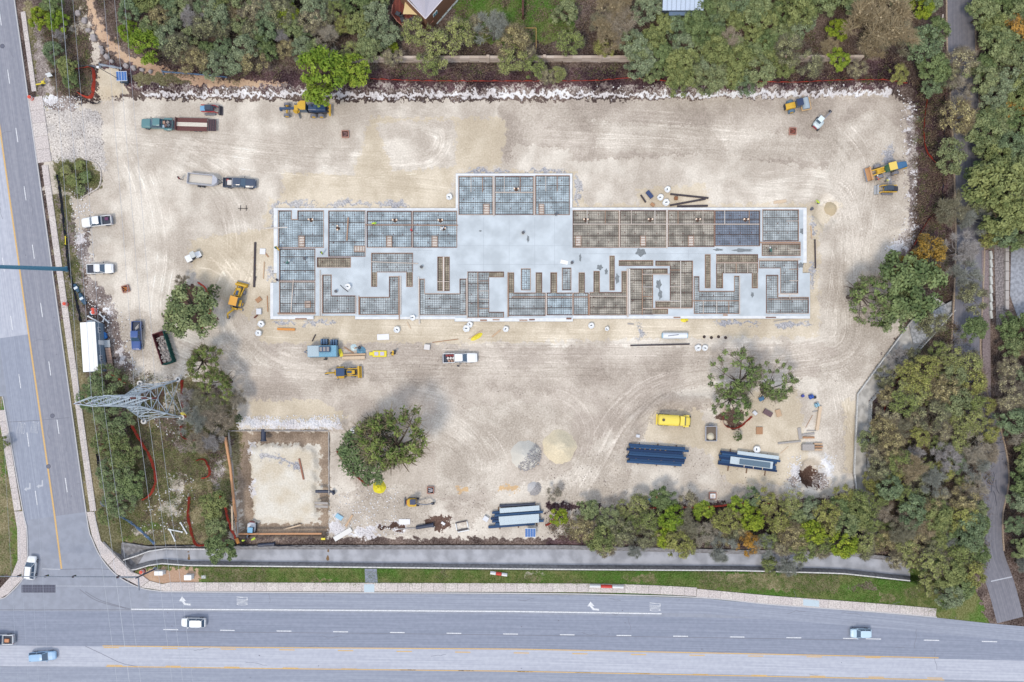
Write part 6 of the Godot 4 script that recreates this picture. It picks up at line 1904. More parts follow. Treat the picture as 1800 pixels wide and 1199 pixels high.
func build_tower() -> void:
	var at := P(285.0, 704.0)
	var t := thing("lattice_tower", "galvanised lattice power tower with three pairs of cross arms", "tower", at, 0.1)
	var m := mottled("galvanised", C(206, 220, 232), C(168, 186, 204), 2.0, 0.45)
	var lv := [[0.0, 3.95], [4.2, 2.9], [8.0, 1.95], [11.0, 1.2], [13.2, 1.0], [15.0, 0.95], [16.8, 0.9], [18.6, 0.86], [20.4, 0.82]]
	var sg := [Vector2(-1, -1), Vector2(1, -1), Vector2(1, 1), Vector2(-1, 1)]
	for c in sg:
		for i in lv.size() - 1:
			strut(t, "leg", m, Vector3(c.x * lv[i][1], lv[i][0], c.y * lv[i][1]), Vector3(c.x * lv[i + 1][1], lv[i + 1][0], c.y * lv[i + 1][1]), 0.24 if i < 3 else 0.17)
		strut(t, "peak", m, Vector3(c.x * 0.82, 20.4, c.y * 0.82), Vector3(0, 23.5, 0), 0.12)
		var f := cyl(t, "footing", mat("pier_concrete", C(232, 230, 228), 0.9), 0.55, 0.9, Vector3(c.x * 3.95, 0.2, c.y * 3.95))
		cyl(f, "collar", mat("pier_dark", C(70, 76, 84), 0.8), 0.22, 0.08, Vector3(0, 0.48, 0))
	for k in 4:
		var c: Vector2 = sg[k]
		var d: Vector2 = sg[(k + 1) % 4]
		for i in lv.size() - 1:
			var a0 := Vector3(c.x * lv[i][1], lv[i][0], c.y * lv[i][1])
			var b0 := Vector3(d.x * lv[i][1], lv[i][0], d.y * lv[i][1])
			var a1 := Vector3(c.x * lv[i + 1][1], lv[i + 1][0], c.y * lv[i + 1][1])
			var b1 := Vector3(d.x * lv[i + 1][1], lv[i + 1][0], d.y * lv[i + 1][1])
			var w := 0.12 if i < 3 else 0.09
			strut(t, "brace", m, a0, b1, w)
			strut(t, "brace", m, b0, a1, w)
			strut(t, "girt", m, a1, b1, w)
			if i < 3:
				var mid := (a0 + b0 + a1 + b1) / 4.0
				strut(t, "brace", m, (a0 + a1) / 2.0, mid, 0.08)
				strut(t, "brace", m, (b0 + b1) / 2.0, mid, 0.08)
				strut(t, "brace", m, (a1 + b1) / 2.0, mid, 0.08)
	var ins := mat("insulator", C(124, 52, 48), 0.4)
	for lvl in [13.2, 16.8, 20.4]:
		for s in [-1, 1]:
			var tip := Vector3(s * 5.0, lvl + 0.2, 0)
			var arm := thing_part(t, "cross_arm")
			for z in [-0.9, 0.9]:
				strut(arm, "chord", m, Vector3(s * 0.95, lvl, z), tip, 0.13)
				strut(arm, "chord", m, Vector3(s * 0.95, lvl + 1.3, z), tip, 0.10)
				for q in [0.25, 0.5, 0.75]:
					strut(arm, "lacing", m, Vector3(s * 0.95, lvl, z).lerp(tip, q), Vector3(s * 0.95, lvl + 1.3, z).lerp(tip, q - 0.2), 0.07)
			for q in [0.2, 0.4, 0.6, 0.8]:
				strut(arm, "lacing", m, Vector3(s * 0.95, lvl, -0.9).lerp(tip, q), Vector3(s * 0.95, lvl, 0.9).lerp(tip, q - 0.18), 0.07)
			cyl(arm, "insulator", ins, 0.16, 1.6, tip + Vector3(0, -0.9, 0), Vector3.ZERO, -1.0, 10)
	# conductors hang from the insulators and run parallel to the road
	var wm := mat("conductor", C(196, 202, 212), 0.45, 0.3)
	var d := Vector3(0.103, 0, 1.0).normalized()
	var spots := []
	for lvl in [13.2, 16.8, 20.4]:
		for s in [-1, 1]:
			spots.append([Vector3(s * 5.0, lvl - 1.4, 0), ["lowest", "middle", "upper"][int((lvl - 13.0) / 3.5)] + (" west" if s < 0 else " east")])
	spots.append([Vector3(0, 23.5, 0), "topmost"])
	for sp in spots:
		var p: Vector3 = t.transform * sp[0]
		var pts := []
		for i in 41:
			var x := (i - 20) / 20.0
			pts.append(p + d * x * 130.0 + Vector3(0, -4.5 * (1.0 - pow(1.0 - absf(x), 2.0)) * 0.9, 0))
		tag(part("power_cable", tubem(pts, 0.024 if sp[1] != "topmost" else 0.014, 5), wm), sp[1] + " power cable strung on the lattice tower", "cable", "power cables on the lattice tower")
	for k in 4:
		var pts := []
		for i in 13:
			var v := 690.0 + i * 48.0
			pts.append(P(2.0 + k * 18.0 + (v - 700.0) * 0.058 + k * (v - 1000.0) * 0.002, v, 9.5 - 1.2 * sin(PI * i / 12.0)))
		tag(part("power_cable", tubem(pts, 0.016, 4), wm), "thin service cable crossing the road junction", "cable", "service cables over the junction")

func thing_part(t: Node, called: String) -> Node3D:
	var o := Node3D.new()
	o.name = called
	t.add_child(o, true)
	return o

func build_poles() -> void:
	var teal := mottled("pole_teal", C(96, 158, 190), C(80, 140, 174), 3.0, 0.4)
	var a := G(118, 473)
	var top := P(-62, 467, 26.0)
	var t := thing("steel_pole", "tall tapered teal steel utility pole on the verge beside the silt fence", "pole", a)
	part("shaft", tubem([Vector3(0, -0.2, 0), (top - a) * 0.5, top - a], [0.44, 0.37, 0.3], 14), teal, t)
	cyl(t, "flange", mat("flange", C(96, 130, 150), 0.5), 0.62, 0.12, Vector3(0, 0.1, 0))
	# signal mast at the junction
	var gm := mottled("signal_grey", C(150, 158, 172), C(118, 126, 142), 2.0, 0.45)
	var b := G(273, 1000)
	var s := thing("traffic_signal", "grey traffic signal mast with a long arm across the junction", "traffic signal", b)
	cyl(s, "post", mat("post_dark", C(74, 78, 96), 0.5), 0.17, 7.4, Vector3(0, 3.6, 0), Vector3.ZERO, 0.14)
	cyl(s, "base_plate", gm, 0.4, 0.25, Vector3(0, 0.1, 0))
	var h := 6.4
	var end := P(-30, 1013, h + 0.8) - b
	part("mast_arm", tubem([Vector3(0, h, 0), Vector3(end.x * 0.5, h + 0.5, end.z * 0.5), end], [0.15, 0.11, 0.07], 8), gm, s)
	part("mast_arm", tubem([Vector3(0, h, 0), Vector3(0.3, h + 0.2, 2.6)], [0.15, 0.12], 8), gm, s)
	for q in [0.13, 0.42, 0.6, 0.78]:
		var hd := box(s, "signal_head", black(), Vector3(0.3, 1.05, 0.36), Vector3(end.x * q, h + 0.1, end.z * q))
		for i in 3:
			cyl(hd, "lens", mat(["lens_red", "lens_amber", "lens_green"][i], [C(150, 40, 40), C(170, 130, 40), C(40, 130, 80)][i], 0.3), 0.11, 0.06, Vector3(0.16, 0.32 - i * 0.32, 0), Vector3(0, 0, PI / 2.0))
	box(s, "street_sign", mat("sign_green", C(60, 110, 86), 0.5), Vector3(1.6, 0.4, 0.05), Vector3(end.x * 0.06, h - 0.1, end.z * 0.06 + 0.2))
	for k in [[283.5, 1005.5, 14, 6.5, "white"], [334.5, 1013, 12, 8, "white"]]:
		var c := thing("utility_cabinet", "white utility cabinet on the sandy corner " + ("nearest the signal mast" if k[0] < 300 else "beside the mown grass"), "cabinet", G(k[0], k[1]))
		box(c, "body", mat("cabinet_white", C(238, 240, 242), 0.5), Vector3(k[2] / S, 1.1, k[3] / S), Vector3(0, 0.55, 0), Vector3.ZERO, 0.05)
		box(c, "lid", mat("cabinet_lid", C(250, 250, 250), 0.5), Vector3(k[2] / S + 0.1, 0.1, k[3] / S + 0.1), Vector3(0, 1.14, 0))
		box(c, "plinth", mat("plinth", C(190, 186, 178), 0.9), Vector3(k[2] / S + 0.2, 0.16, k[3] / S + 0.2), Vector3(0, 0.05, 0))
		box(c, "door", mat("cabinet_door", C(214, 218, 224), 0.5), Vector3(k[2] / S * 0.4, 0.8, 0.04), Vector3(0, 0.6, k[3] / S / 2 + 0.01))
	var hh := thing("junction_box", "small grey ground box lid beside the grass corner", "box", G(358, 1014))
	box(hh, "lid", mat("grey_lid", C(206, 208, 212), 0.8), Vector3(0.85, 0.12, 0.6), Vector3(0, 0.06, 0))
	box(hh, "rim", mat("plinth", Color.WHITE), Vector3(1.0, 0.08, 0.75), Vector3(0, 0.03, 0))

func barrel(u: float, v: float, label: String) -> void:
	var t := thing("traffic_barrel", label, "barrel", G(u, v))
	cyl(t, "drum", mat("barrel_orange", C(232, 88, 66), 0.6), 0.42, 1.0, Vector3(0, 0.55, 0), Vector3.ZERO, 0.34)
	cyl(t, "base", black(), 0.52, 0.12, Vector3(0, 0.06, 0))
	for y in [0.45, 0.8]:
		cyl(t, "band", mat("band_white", C(240, 240, 240), 0.4), 0.40, 0.14, Vector3(0, y, 0))
	cyl(t, "handle", mat("barrel_orange", Color.WHITE), 0.14, 0.12, Vector3(0, 1.08, 0))

func fence(called: String, label: String, px: Array, h: float, m: Material, pm: Material, lean := 0.25, step := 9.0) -> void:
	var l := smooth(px, 4.0)
	var mid: Vector2 = l[l.size() / 2]
	var o := G(mid.x, mid.y)
	var t := thing(called, label, "fence", o)
	var st := begin()
	var pts := []
	for i in l.size():
		var d: Vector2 = (l[mini(i + 1, l.size() - 1)] - l[maxi(i - 1, 0)]).normalized()
		var n := Vector3(-d.y, 0, d.x)
		var p := G(l[i].x, l[i].y) - o
		var w := lean * (0.8 + 0.2 * sin(i * 0.9) + 0.15 * sin(i * 2.3))
		pts.append([p + Vector3(0, 0.03, 0), p + Vector3(0, h * (0.86 + 0.14 * sin(i * 1.3)), 0) + n * w])
	for i in l.size() - 1:
		quad(st, pts[i][0], pts[i + 1][0], pts[i + 1][1], pts[i][1])
		quad(st, pts[i][1], pts[i + 1][1], pts[i + 1][1] + Vector3(0.02, -0.06, 0.02), pts[i][1] + Vector3(0.02, -0.06, 0.02))
	part("netting", st.commit(), m, t)
	var k := 0.0
	for i in l.size():
		if i % int(step) == 0:
			cyl(t, "post", pm, 0.035, h + 0.2, pts[i][0] + Vector3(0, h / 2.0, 0), Vector3.ZERO, -1.0, 6)

func build_fences() -> void:
	var om := mottled("orange_net", C(216, 84, 66), C(184, 66, 54), 0.8, 0.7, 0.05)
	var pm := mat("post_wood", C(120, 96, 84), 0.9)
	var n := [["round the oak corner by the gravel entrance", [136, 122, 164, 120, 168, 146, 163, 172, 150, 172, 137, 164]],
		["along the mulch strip below the stone wall, west run", [652, 139, 720, 142, 800, 143, 880, 143, 962, 143]], ["along the mulch strip below the stone wall, middle run", [964, 143, 1050, 142, 1110, 138, 1200, 145, 1290, 144]], ["along the mulch strip below the stone wall, east run", [1330, 144, 1400, 145, 1460, 142, 1550, 141, 1592, 147]],
		["curving along the rubble bank beside the lane", [1637, 140, 1628, 180, 1623, 235, 1630, 270, 1652, 294]], ["climbing from the lane towards the rust-coloured tree", [1655, 365, 1628, 392, 1608, 428, 1598, 446]], ["beside the small rust-coloured tree", [1592, 450, 1580, 464, 1566, 474]],
		["in the wood beside the east channel", [1579, 666, 1568, 686, 1556, 712, 1552, 740, 1549, 768]], ["winding under the power line below the tower", [230, 728, 233, 744, 248, 772, 264, 798, 274, 826, 276, 846, 268, 868, 252, 880]],
		["along the tower's east footing", [323, 668, 322, 700, 330, 735]], ["south of the tower's east footing", [322, 748, 323, 768, 352, 773]], ["looped round a thin tree beside the basin", [346, 808, 360, 806, 370, 822, 370, 836, 356, 842]],
		["round the oak at the basin's corner", [336, 872, 333, 905, 338, 930, 346, 955, 362, 957, 398, 956, 412, 952]], ["on the basin's west edge", [388, 868, 398, 890, 404, 915, 416, 946]], ["round the brown bed below the spreading oak", [1277, 714, 1272, 726, 1271, 742, 1280, 750, 1292, 752, 1306, 744, 1320, 731]],
		["on the east side of the round oak", [350, 496, 362, 505, 368, 520, 372, 545, 366, 565, 352, 582]], ["beside the broad dark oak", [594, 792, 604, 808, 620, 828, 640, 846, 650, 852]], ["among the trees along the south yard, west run", [1135, 892, 1180, 890, 1225, 891]], ["among the trees along the south yard, east run", [1232, 891, 1262, 888, 1300, 884, 1350, 883]],
		["from the office trailer to the tower plot", [192, 654, 206, 662, 222, 674]], ["under the dark oaks below the power line", [184, 775, 188, 795, 194, 812]], ["laid beside the grey steel stack", [958, 922, 970, 916, 980, 902, 998, 900]]]
	for f in n:
		fence("orange_fence", "orange safety netting " + f[0], f[1], 0.9, om, pm, 0.26, 9.0)
	var bm := mat("silt_black", C(40, 42, 56), 0.9)
	fence("silt_fence", "black silt fence along the pavement north of the office trailer", [104, 308, 110, 350, 117, 410, 124, 470, 133, 510, 145, 566], 0.75, bm, pm, 0.25, 11.0)
	fence("silt_fence", "short black silt fence beside the dark oaks", [170, 775, 174, 800, 178, 832], 0.7, bm, pm, 0.3, 11.0)
	fence("silt_fence", "dark silt fence along the channel's north edge", [290, 957, 350, 958, 440, 957, 540, 958, 640, 958, 740, 959], 0.6, bm, pm, 0.25, 12.0)
	fence("silt_fence", "dark silt fence between the orange netting and the rubble bank at the gravel entrance", [134, 168, 150, 176, 172, 182, 176, 178], 0.6, bm, pm, 0.3, 9.0)
	fence("silt_fence", "grey silt fence along the lane's west kerb", [1660, 168, 1660, 230, 1658, 300, 1656, 362], 0.8, mat("silt_slate", C(62, 78, 100), 0.9), pm, 0.4, 11.0)
	# blue sheeting laid on the ground
	var bt := [["blue sheeting strip along the orange track", [285, 126, 320, 129, 360, 132, 400, 136], 3.4, C(108, 136, 172)], ["blue sheeting strip that meets the channel corner", [178, 884, 200, 900, 235, 922, 272, 956], 5.0, C(58, 96, 132)], ["pale sheeting at the boulders' end", [175, 114, 195, 117, 215, 121], 4.5, C(176, 186, 200)], ["dark sheeting strip at the orange netting by the entrance", [140, 117, 158, 116, 170, 118], 3.0, C(128, 136, 152)]]
	for b in bt:
		var l := smooth(b[1], 5.0)
		var c := G(l[0].x, l[0].y)
		var st := begin()
		for i in l.size() - 1:
			var q := []
			for j in [i, i + 1]:
				var d: Vector2 = (l[mini(j + 1, l.size() - 1)] - l[maxi(j - 1, 0)]).normalized()
				var nn: Vector2 = Vector2(-d.y, d.x) * b[2] / 2.0 * (0.85 + 0.2 * sin(j * 1.7))
				q.append(G(l[j].x + nn.x, l[j].y + nn.y, 0.12) - c)
				q.append(G(l[j].x, l[j].y, 0.34 + 0.08 * sin(j * 2.1)) - c)
				q.append(G(l[j].x - nn.x, l[j].y - nn.y, 0.12) - c)
			quad(st, q[0], q[3], q[4], q[1])
			quad(st, q[1], q[4], q[5], q[2])
		var t := thing("ground_sheet", b[0], "sheeting", c)
		part("sheet", st.commit(), mottled("sheet_%s" % b[0].left(12), b[3], b[3].darkened(0.2), 2.0, 0.5), t)
		cyl(t, "ballast_roll", mat("ballast", C(120, 128, 140), 0.8), 0.12, 1.2, Vector3(0.2, 0.2, 0.2), Vector3(PI / 2.0, 0.4, 0))
	# barrels
	barrel(57, 174, "orange barrel at the end of the north pavement"); barrel(118, 535, "orange barrel on the verge beside the office trailer")
	barrel(168, 545, "orange barrel of the pair north of the office trailer"); barrel(168.5, 550.5, "second orange barrel of the pair north of the office trailer")
	barrel(252, 1004, "orange and white barrel beside the signal mast")

func build_office() -> void:
	var c := P(156.4, 609.8, 3.4)
	c.y = 0.0
	var t := thing("site_office", "white roofed site office trailer beside the pavement", "trailer", c, -PI / 2.0 + 0.065)
	var L := 9.9
	var W := 3.05
	box(t, "body", mottled("office_wall", C(132, 154, 176), C(112, 134, 158), 3.0, 0.6), Vector3(L, 2.7, W), Vector3(0, 1.95, 0), Vector3.ZERO, 0.04)
	box(t, "skirting", mat("skirting", C(96, 104, 120), 0.8), Vector3(L - 0.1, 0.6, W - 0.1), Vector3(0, 0.3, 0))
	for k in 4:
		box(t, "roof_panel", mat("roof_white", C(252, 254, 255), 0.5), Vector3(L + 0.1, 0.08, W / 4.0 - 0.015), Vector3(0, 3.36 + (0.03 if k in [1, 2] else 0.0), -W / 2.0 + W / 8.0 + k * W / 4.0), Vector3.ZERO, 0.01)
	for x in [-3.4, 2.3]:
		var w := box(t, "window", mat("frame_white", C(236, 240, 244), 0.5), Vector3(1.2, 0.9, 0.08), Vector3(x, 2.2, -W / 2.0 - 0.02))
		for s in [-0.28, 0.28]:
			box(w, "pane", glass(), Vector3(0.48, 0.74, 0.04), Vector3(s, 0, -0.04))
	var d := box(t, "door", mat("frame_white", Color.WHITE), Vector3(0.95, 2.0, 0.08), Vector3(-0.9, 1.7, -W / 2.0 - 0.02))
	box(d, "handle", black(), Vector3(0.08, 0.08, 0.08), Vector3(0.35, 0, -0.06))
	box(t, "cooling_unit", mat("unit_grey", C(190, 200, 208), 0.6), Vector3(0.5, 0.9, 1.0), Vector3(-L / 2.0 - 0.25, 2.2, 0))
	var st := thing("access_ramp", "timber steps and ramp along the site office door", "ramp", t.transform * Vector3(1.3, 0, -W / 2.0 - 0.75), t.rotation.y)
	for k in 10:
		box(st, "deck_board", mottled("ramp_wood", C(206, 176, 160), C(176, 146, 132), 1.0), Vector3(0.5, 0.07, 1.0), Vector3(-0.9 + k * 0.53, 0.9 - k * 0.085, 0), Vector3(0, 0, -0.16), 0.01)
	box(st, "landing", mat("landing_grey", C(176, 184, 192), 0.8), Vector3(1.5, 0.1, 1.2), Vector3(-2.0, 1.0, 0))
	for s in [-1, 1]:
		box(st, "stringer", mat("post_wood", Color.WHITE), Vector3(5.4, 0.16, 0.06), Vector3(1.4, 0.42, s * 0.5), Vector3(0, 0, -0.16))
	var us := G(186, 592)
	for k in [[186, 588, "blue tub beside the site office"], [187, 592.5, "second blue tub beside the site office"]]:
		var q := thing("plastic_tub", k[2], "tub", G(k[0], k[1]))
		cyl(q, "body", mat("tub_blue", C(40, 104, 184), 0.5), 0.34, 0.6, Vector3(0, 0.3, 0), Vector3.ZERO, 0.42)
		cyl(q, "rim", mat("tub_rim", C(60, 130, 205), 0.5), 0.45, 0.06, Vector3(0, 0.6, 0))
	# white pipes and stands dropped north of the office
	for k in [[156, 556, 182, 571, 1.2, "long white pipe leaning by the site office"], [176, 552, 193, 568, 0.7, "white pipe lying beside the site office"], [182, 566, 185, 556, 0.6, "short white pipe crossing the longer ones by the office"], [297, 930, 322, 935, 0.8, "white frame rail lying under the power line"], [318, 918, 330, 938, 0.8, "white frame end post lying under the power line"], [299, 930, 309, 951, 0.8, "second white frame end post under the power line"]]:
		var a := G(k[0], k[1], 0.25)
		var b := G(k[2], k[3], 0.25)
		var q := thing("white_pipe", k[5], "pipe", (a + b) / 2.0, yaw_of(k[0], k[1], k[2], k[3]))
		cyl(q, "barrel", mat("pipe_white", C(240, 242, 244), 0.5), 0.11 * (1.0 + k[4] * 0.3), a.distance_to(b), Vector3.ZERO, Vector3(0, 0, PI / 2.0), -1.0, 10)
		for s in [-0.5, 0.5]:
			cyl(q, "coupling", mat("pipe_white", Color.WHITE), 0.17 * (1.0 + k[4] * 0.3), 0.2, Vector3(s * a.distance_to(b) * 0.94, 0, 0), Vector3(0, 0, PI / 2.0), -1.0, 10)
	# slate tarpaulin bundles by the silt fence
	for k in [[132, 500, 140, 514, "slate blue tarpaulin roll beside the silt fence"], [141, 516, 151, 535, "second slate tarpaulin roll beside the silt fence"], [160, 553, 168, 548, "flat blue tarpaulin behind the barrel pair"]]:
		var a := G(k[0], k[1], 0.3)
		var b := G(k[2], k[3], 0.3)
		var q := thing("tarpaulin", k[4], "tarpaulin", (a + b) / 2.0, yaw_of(k[0], k[1], k[2], k[3]))
		part("sheet", loftm([[-a.distance_to(b) / 2, 0.3, -0.3, 0.1, 0.25], [0, 0.5, -0.3, 0.3, 0.35], [a.distance_to(b) / 2, 0.3, -0.3, 0.1, 0.25]]), mottled("tarp_slate", C(70, 104, 134), C(50, 78, 106), 0.8, 0.5), q)
		box(q, "strap", mat("strap_white", C(220, 230, 236), 0.6), Vector3(0.5, 0.1, 0.8), Vector3(0, 0.28, 0))

func solar(label: String, u: float, v: float, mast: bool) -> void:
	var t := thing("solar_unit", label, "solar panel", G(u, v))
	for k in 4:
		var p := box(t, "solar_panel", mat("solar_blue", C(64, 112, 178), 0.25), Vector3(0.5, 0.05, 1.75), Vector3(-0.8 + k * 0.53, 1.5, 0), Vector3(0.12, 0, 0), 0.01)
		box(p, "frame", mat("frame_white", Color.WHITE), Vector3(0.04, 0.07, 1.8), Vector3(0.265, 0, 0), Vector3.ZERO, 0.0)
	for s in [-0.9, 0.9]:
		box(t, "edge_rail", mat("frame_white", Color.WHITE), Vector3(2.2, 0.08, 0.07), Vector3(0, 1.5 - s * 0.12, s), Vector3.ZERO, 0.0)
	box(t, "cart_body", mat("cart_dark", C(50, 66, 84), 0.5), Vector3(1.6, 0.5, 1.2), Vector3(0.1, 0.65, 0.4))
	cyl(t, "stand", black(), 0.07, 1.2, Vector3(0, 0.9, 0))
	for s in [-1, 1]: wheel(t, 0.3, 0.2, Vector3(0.2, 0.3, s * 0.8 + 0.3), rubber(), steel())
	if mast:
		part("mast", tubem([Vector3(-0.6, 1.2, 0.5), Vector3(-2.9, 4.6, -0.3)], 0.06, 6), black(), t)
		box(t, "camera_head", mat("frame_white", Color.WHITE), Vector3(0.5, 0.3, 0.4), Vector3(-2.9, 4.6, -0.3))

func build_north() -> void:
	# stone garden wall: one panel after another, capped, between square piers
	var w := thing("stone_wall", "long tan stone garden wall with square piers above the mulch strip", "wall", Vector3.ZERO)
	var sm := [mottled("wall_stone_a", C(222, 204, 188), C(188, 168, 154), 2.0, 0.9, 0.05), mottled("wall_stone_b", C(212, 194, 180), C(176, 158, 146), 2.0, 0.9, 0.05), mottled("wall_stone_c", C(230, 214, 200), C(196, 178, 164), 2.0, 0.9, 0.05)]
	var u := 565.0
	var k := 0
	while u < 1500.0:
		var v := 109.0 - (u - 565.0) * 0.002
		if not (u > 1055.0 and u < 1062.0):
			var p := G(u + 8.0, v)
			var h := 1.9
			for r in 3:
				box(w, "stone_course", sm[(k + r) % 3], Vector3(1.9, h / 3.0 - 0.015, 0.36), p + Vector3(0.06 * (r % 2), h / 6.0 + r * h / 3.0, 0), Vector3.ZERO, 0.02)
			box(w, "coping", sm[(k + 2) % 3], Vector3(1.95, 0.1, 0.5), p + Vector3(0, h + 0.05, 0), Vector3.ZERO, 0.02)
		if k % 6 == 0:
			var q := G(u, v)
			box(w, "pier", sm[0], Vector3(0.6, 2.3, 0.6), q + Vector3(0, 1.15, 0), Vector3.ZERO, 0.03)
		u += 16.3
		k += 1
	# grey-roofed house with deck and shade sail
	var hb := P(748, 30, 5.0)
	var ho := thing("house", "pale grey hipped-roof house with brown siding at the garden", "house", Vector3(hb.x, gh(748, 10), hb.z))
	var hp := func(uu: float, vv: float, hh: float) -> Vector3: return P(uu, vv, hh + ho.position.y) - ho.position
	var rm := mottled("roof_shingle", C(206, 202, 214), C(176, 172, 186), 2.0, 0.9, 0.05)
	var st := begin()
	quad(st, hp.call(748, 33, 5.0), hp.call(745, -60, 8.6), hp.call(700, -110, 5.0), hp.call(716, -5, 5.0))
	part("roof", st.commit(), rm, ho)
	st = begin()
	quad(st, hp.call(748, 33, 5.0), hp.call(830, -60, 5.0), hp.call(780, -120, 8.6), hp.call(745, -60, 8.6))
	part("roof", st.commit(), rm, ho)
	st = begin()
	for pr in [[748, 33, 830, -60], [748, 33, 700, -15]]:
		var a: Vector3 = hp.call(pr[0], pr[1], 4.9)
		var b: Vector3 = hp.call(pr[2], pr[3], 4.9)
		quad(st, a, b, b + Vector3(0, -4.9, 0), a + Vector3(0, -4.9, 0))
	part("wall", st.commit(), mottled("siding_brown", C(156, 116, 92), C(128, 92, 74), 1.2), ho)
	for e in [[748, 33, 830, -60], [748, 33, 712, -5]]:
		bar(ho, "gutter", mat("gutter_white", C(226, 218, 222), 0.6), hp.call(e[0], e[1], 5.0), hp.call(e[2], e[3], 5.0), 0.16, 0.16)
	var wn := box(ho, "window", mat("frame_white", Color.WHITE), Vector3(1.3, 1.0, 0.1), hp.call(765, 24, 3.4), Vector3(0, 0.85, 0))
	for s in [-0.3, 0.3]: box(wn, "pane", mat("pane_teal", C(90, 150, 160), 0.15), Vector3(0.5, 0.8, 0.06), Vector3(s, 0, 0.04))
	var pat := thing("garden_path", "pale blue-grey concrete path along the house's garden side", "path", Vector3.ZERO)
	for i in 7:
		var a := Vector2(765, 39).lerp(Vector2(830, -35), i / 7.0)
		var b := Vector2(765, 39).lerp(Vector2(830, -35), (i + 0.94) / 7.0)
		var q := G(a.x, a.y)
		part("path_slab", ribbonm([a, b], -6.0, 5.0, q.y + 0.16, 0.3), mottled("path_blue", C(190, 204, 208), C(166, 178, 184), 2.0), pat)
	# red timber deck, its boards, railings and furniture
	var dk := thing("timber_deck", "red-brown timber deck with railings around the house corner", "deck", Vector3.ZERO)
	var dg := gh(730, 40)
	var outline := poly([690, 8, 705, -30, 745, 0, 762, 36, 745, 52, 728, 44, 718, 38, 708, 46, 697, 36, 688, 24], dg + 1.0)
	var dm := [mottled("deck_red_a", C(150, 84, 72), C(122, 66, 60), 1.0), mottled("deck_red_b", C(134, 74, 66), C(108, 58, 54), 1.0)]
	var lo := Vector2(1e9, 1e9)
	var hi := -lo
	for q in outline:
		lo = lo.min(q); hi = hi.max(q)
	var x := lo.x
	var n := 0
	while x < hi.x:
		for c in Geometry2D.intersect_polygons(outline, PackedVector2Array([Vector2(x, lo.y), Vector2(x + 0.34, lo.y), Vector2(x + 0.34, hi.y), Vector2(x, hi.y)])):
			if not Geometry2D.triangulate_polygon(c).is_empty():
				part("deck_board", prismm(c, dg + 0.92, dg + 1.0), dm[n % 2], dk)
		x += 0.36
		n += 1
	var rl := v2([762, 36, 745, 52, 728, 44, 718, 38, 708, 46, 697, 36, 688, 24, 690, 8])
	for i in rl.size() - 1:
		bar(dk, "railing", mat("rail_pink", C(186, 128, 110), 0.7), P(rl[i].x, rl[i].y, dg + 2.0), P(rl[i + 1].x, rl[i + 1].y, dg + 2.0), 0.12, 0.1)
		cyl(dk, "rail_post", mat("rail_pink", Color.WHITE), 0.06, 1.0, P(rl[i].x, rl[i].y, dg + 1.5))
	for k2 in [[724, 36, "dark slatted chair on the deck"], [740, 34, "dark lounger on the deck beside the house wall"], [700, 26, "dark sofa under the shade sail"], [708, 36, "dark armchair under the shade sail"]]:
		var f := thing("deck_chair", k2[2], "chair", P(k2[0], k2[1], dg + 1.0), k2[0] * 0.3)
		box(f, "seat", mat("wicker", C(72, 76, 84), 0.8), Vector3(1.0, 0.16, 0.8), Vector3(0, 0.4, 0))
		box(f, "backrest", mat("wicker", Color.WHITE), Vector3(0.14, 0.6, 0.8), Vector3(-0.5, 0.7, 0), Vector3(0, 0, 0.2))
		for s in [-1, 1]:
			for q in [-1, 1]: box(f, "leg", black(), Vector3(0.07, 0.4, 0.07), Vector3(s * 0.42, 0.2, q * 0.34), Vector3.ZERO, 0.0)
	var sl := thing("shade_sail", "cream triangular shade sail stretched over the deck", "shade sail", P(712, 10, dg + 3.0))
	st = begin()
	var A := P(708, 25, dg + 3.2) - sl.position
	var B := P(744, 28, dg + 3.4) - sl.position
	var D := P(712, -40, dg + 4.4) - sl.position
	var nn := 8
	for i in nn:
		for j in nn - i:
			var f := func(a: float, b: float) -> Vector3:
				var c := 1.0 - a - b
				return A * a + B * b + D * c + Vector3(0, -1.6 * (a * b + b * c + a * c), 0) + (Vector3(0.9, 0, 0) * a * c + Vector3(-1.0, 0, -0.5) * b * c + Vector3(0, 0, -1.4) * a * b)
			tri(st, f.call(float(i) / nn, float(j) / nn), f.call(float(i + 1) / nn, float(j) / nn), f.call(float(i) / nn, float(j + 1) / nn))
			if j < nn - i - 1:
				tri(st, f.call(float(i + 1) / nn, float(j) / nn), f.call(float(i + 1) / nn, float(j + 1) / nn), f.call(float(i) / nn, float(j + 1) / nn))
	part("sail", st.commit(), mat("sail_cream", C(240, 214, 158), 0.8), sl)
	for q in [A, B, D]: cyl(sl, "mast", mat("mast_dark", C(70, 60, 60), 0.6), 0.06, 3.0, q + Vector3(0, -1.4, 0))
	# metal-roofed house
	var mb := G(1192, 12)
	var mh := thing("house", "blue-grey house with a standing-seam metal roof among garden trees", "house", mb)
	box(mh, "wall", mat("wall_slate", C(96, 116, 140), 0.7), Vector3(7.6, 4.0, 6.0), Vector3(0, 2.0, -0.6))
	for i in 9:
		box(mh, "roof_panel", mottled("metal_roof", C(206, 220, 240), C(180, 198, 222), 2.0, 0.35), Vector3(0.86, 0.06, 7.2), Vector3(-3.6 + i * 0.9, 4.4, -0.6), Vector3(0.14, 0, 0), 0.0)
		box(mh, "roof_seam", mat("seam_grey", C(120, 132, 150), 0.5), Vector3(0.05, 0.12, 7.2), Vector3(-3.15 + i * 0.9, 4.42, -0.6), Vector3(0.14, 0, 0), 0.0)
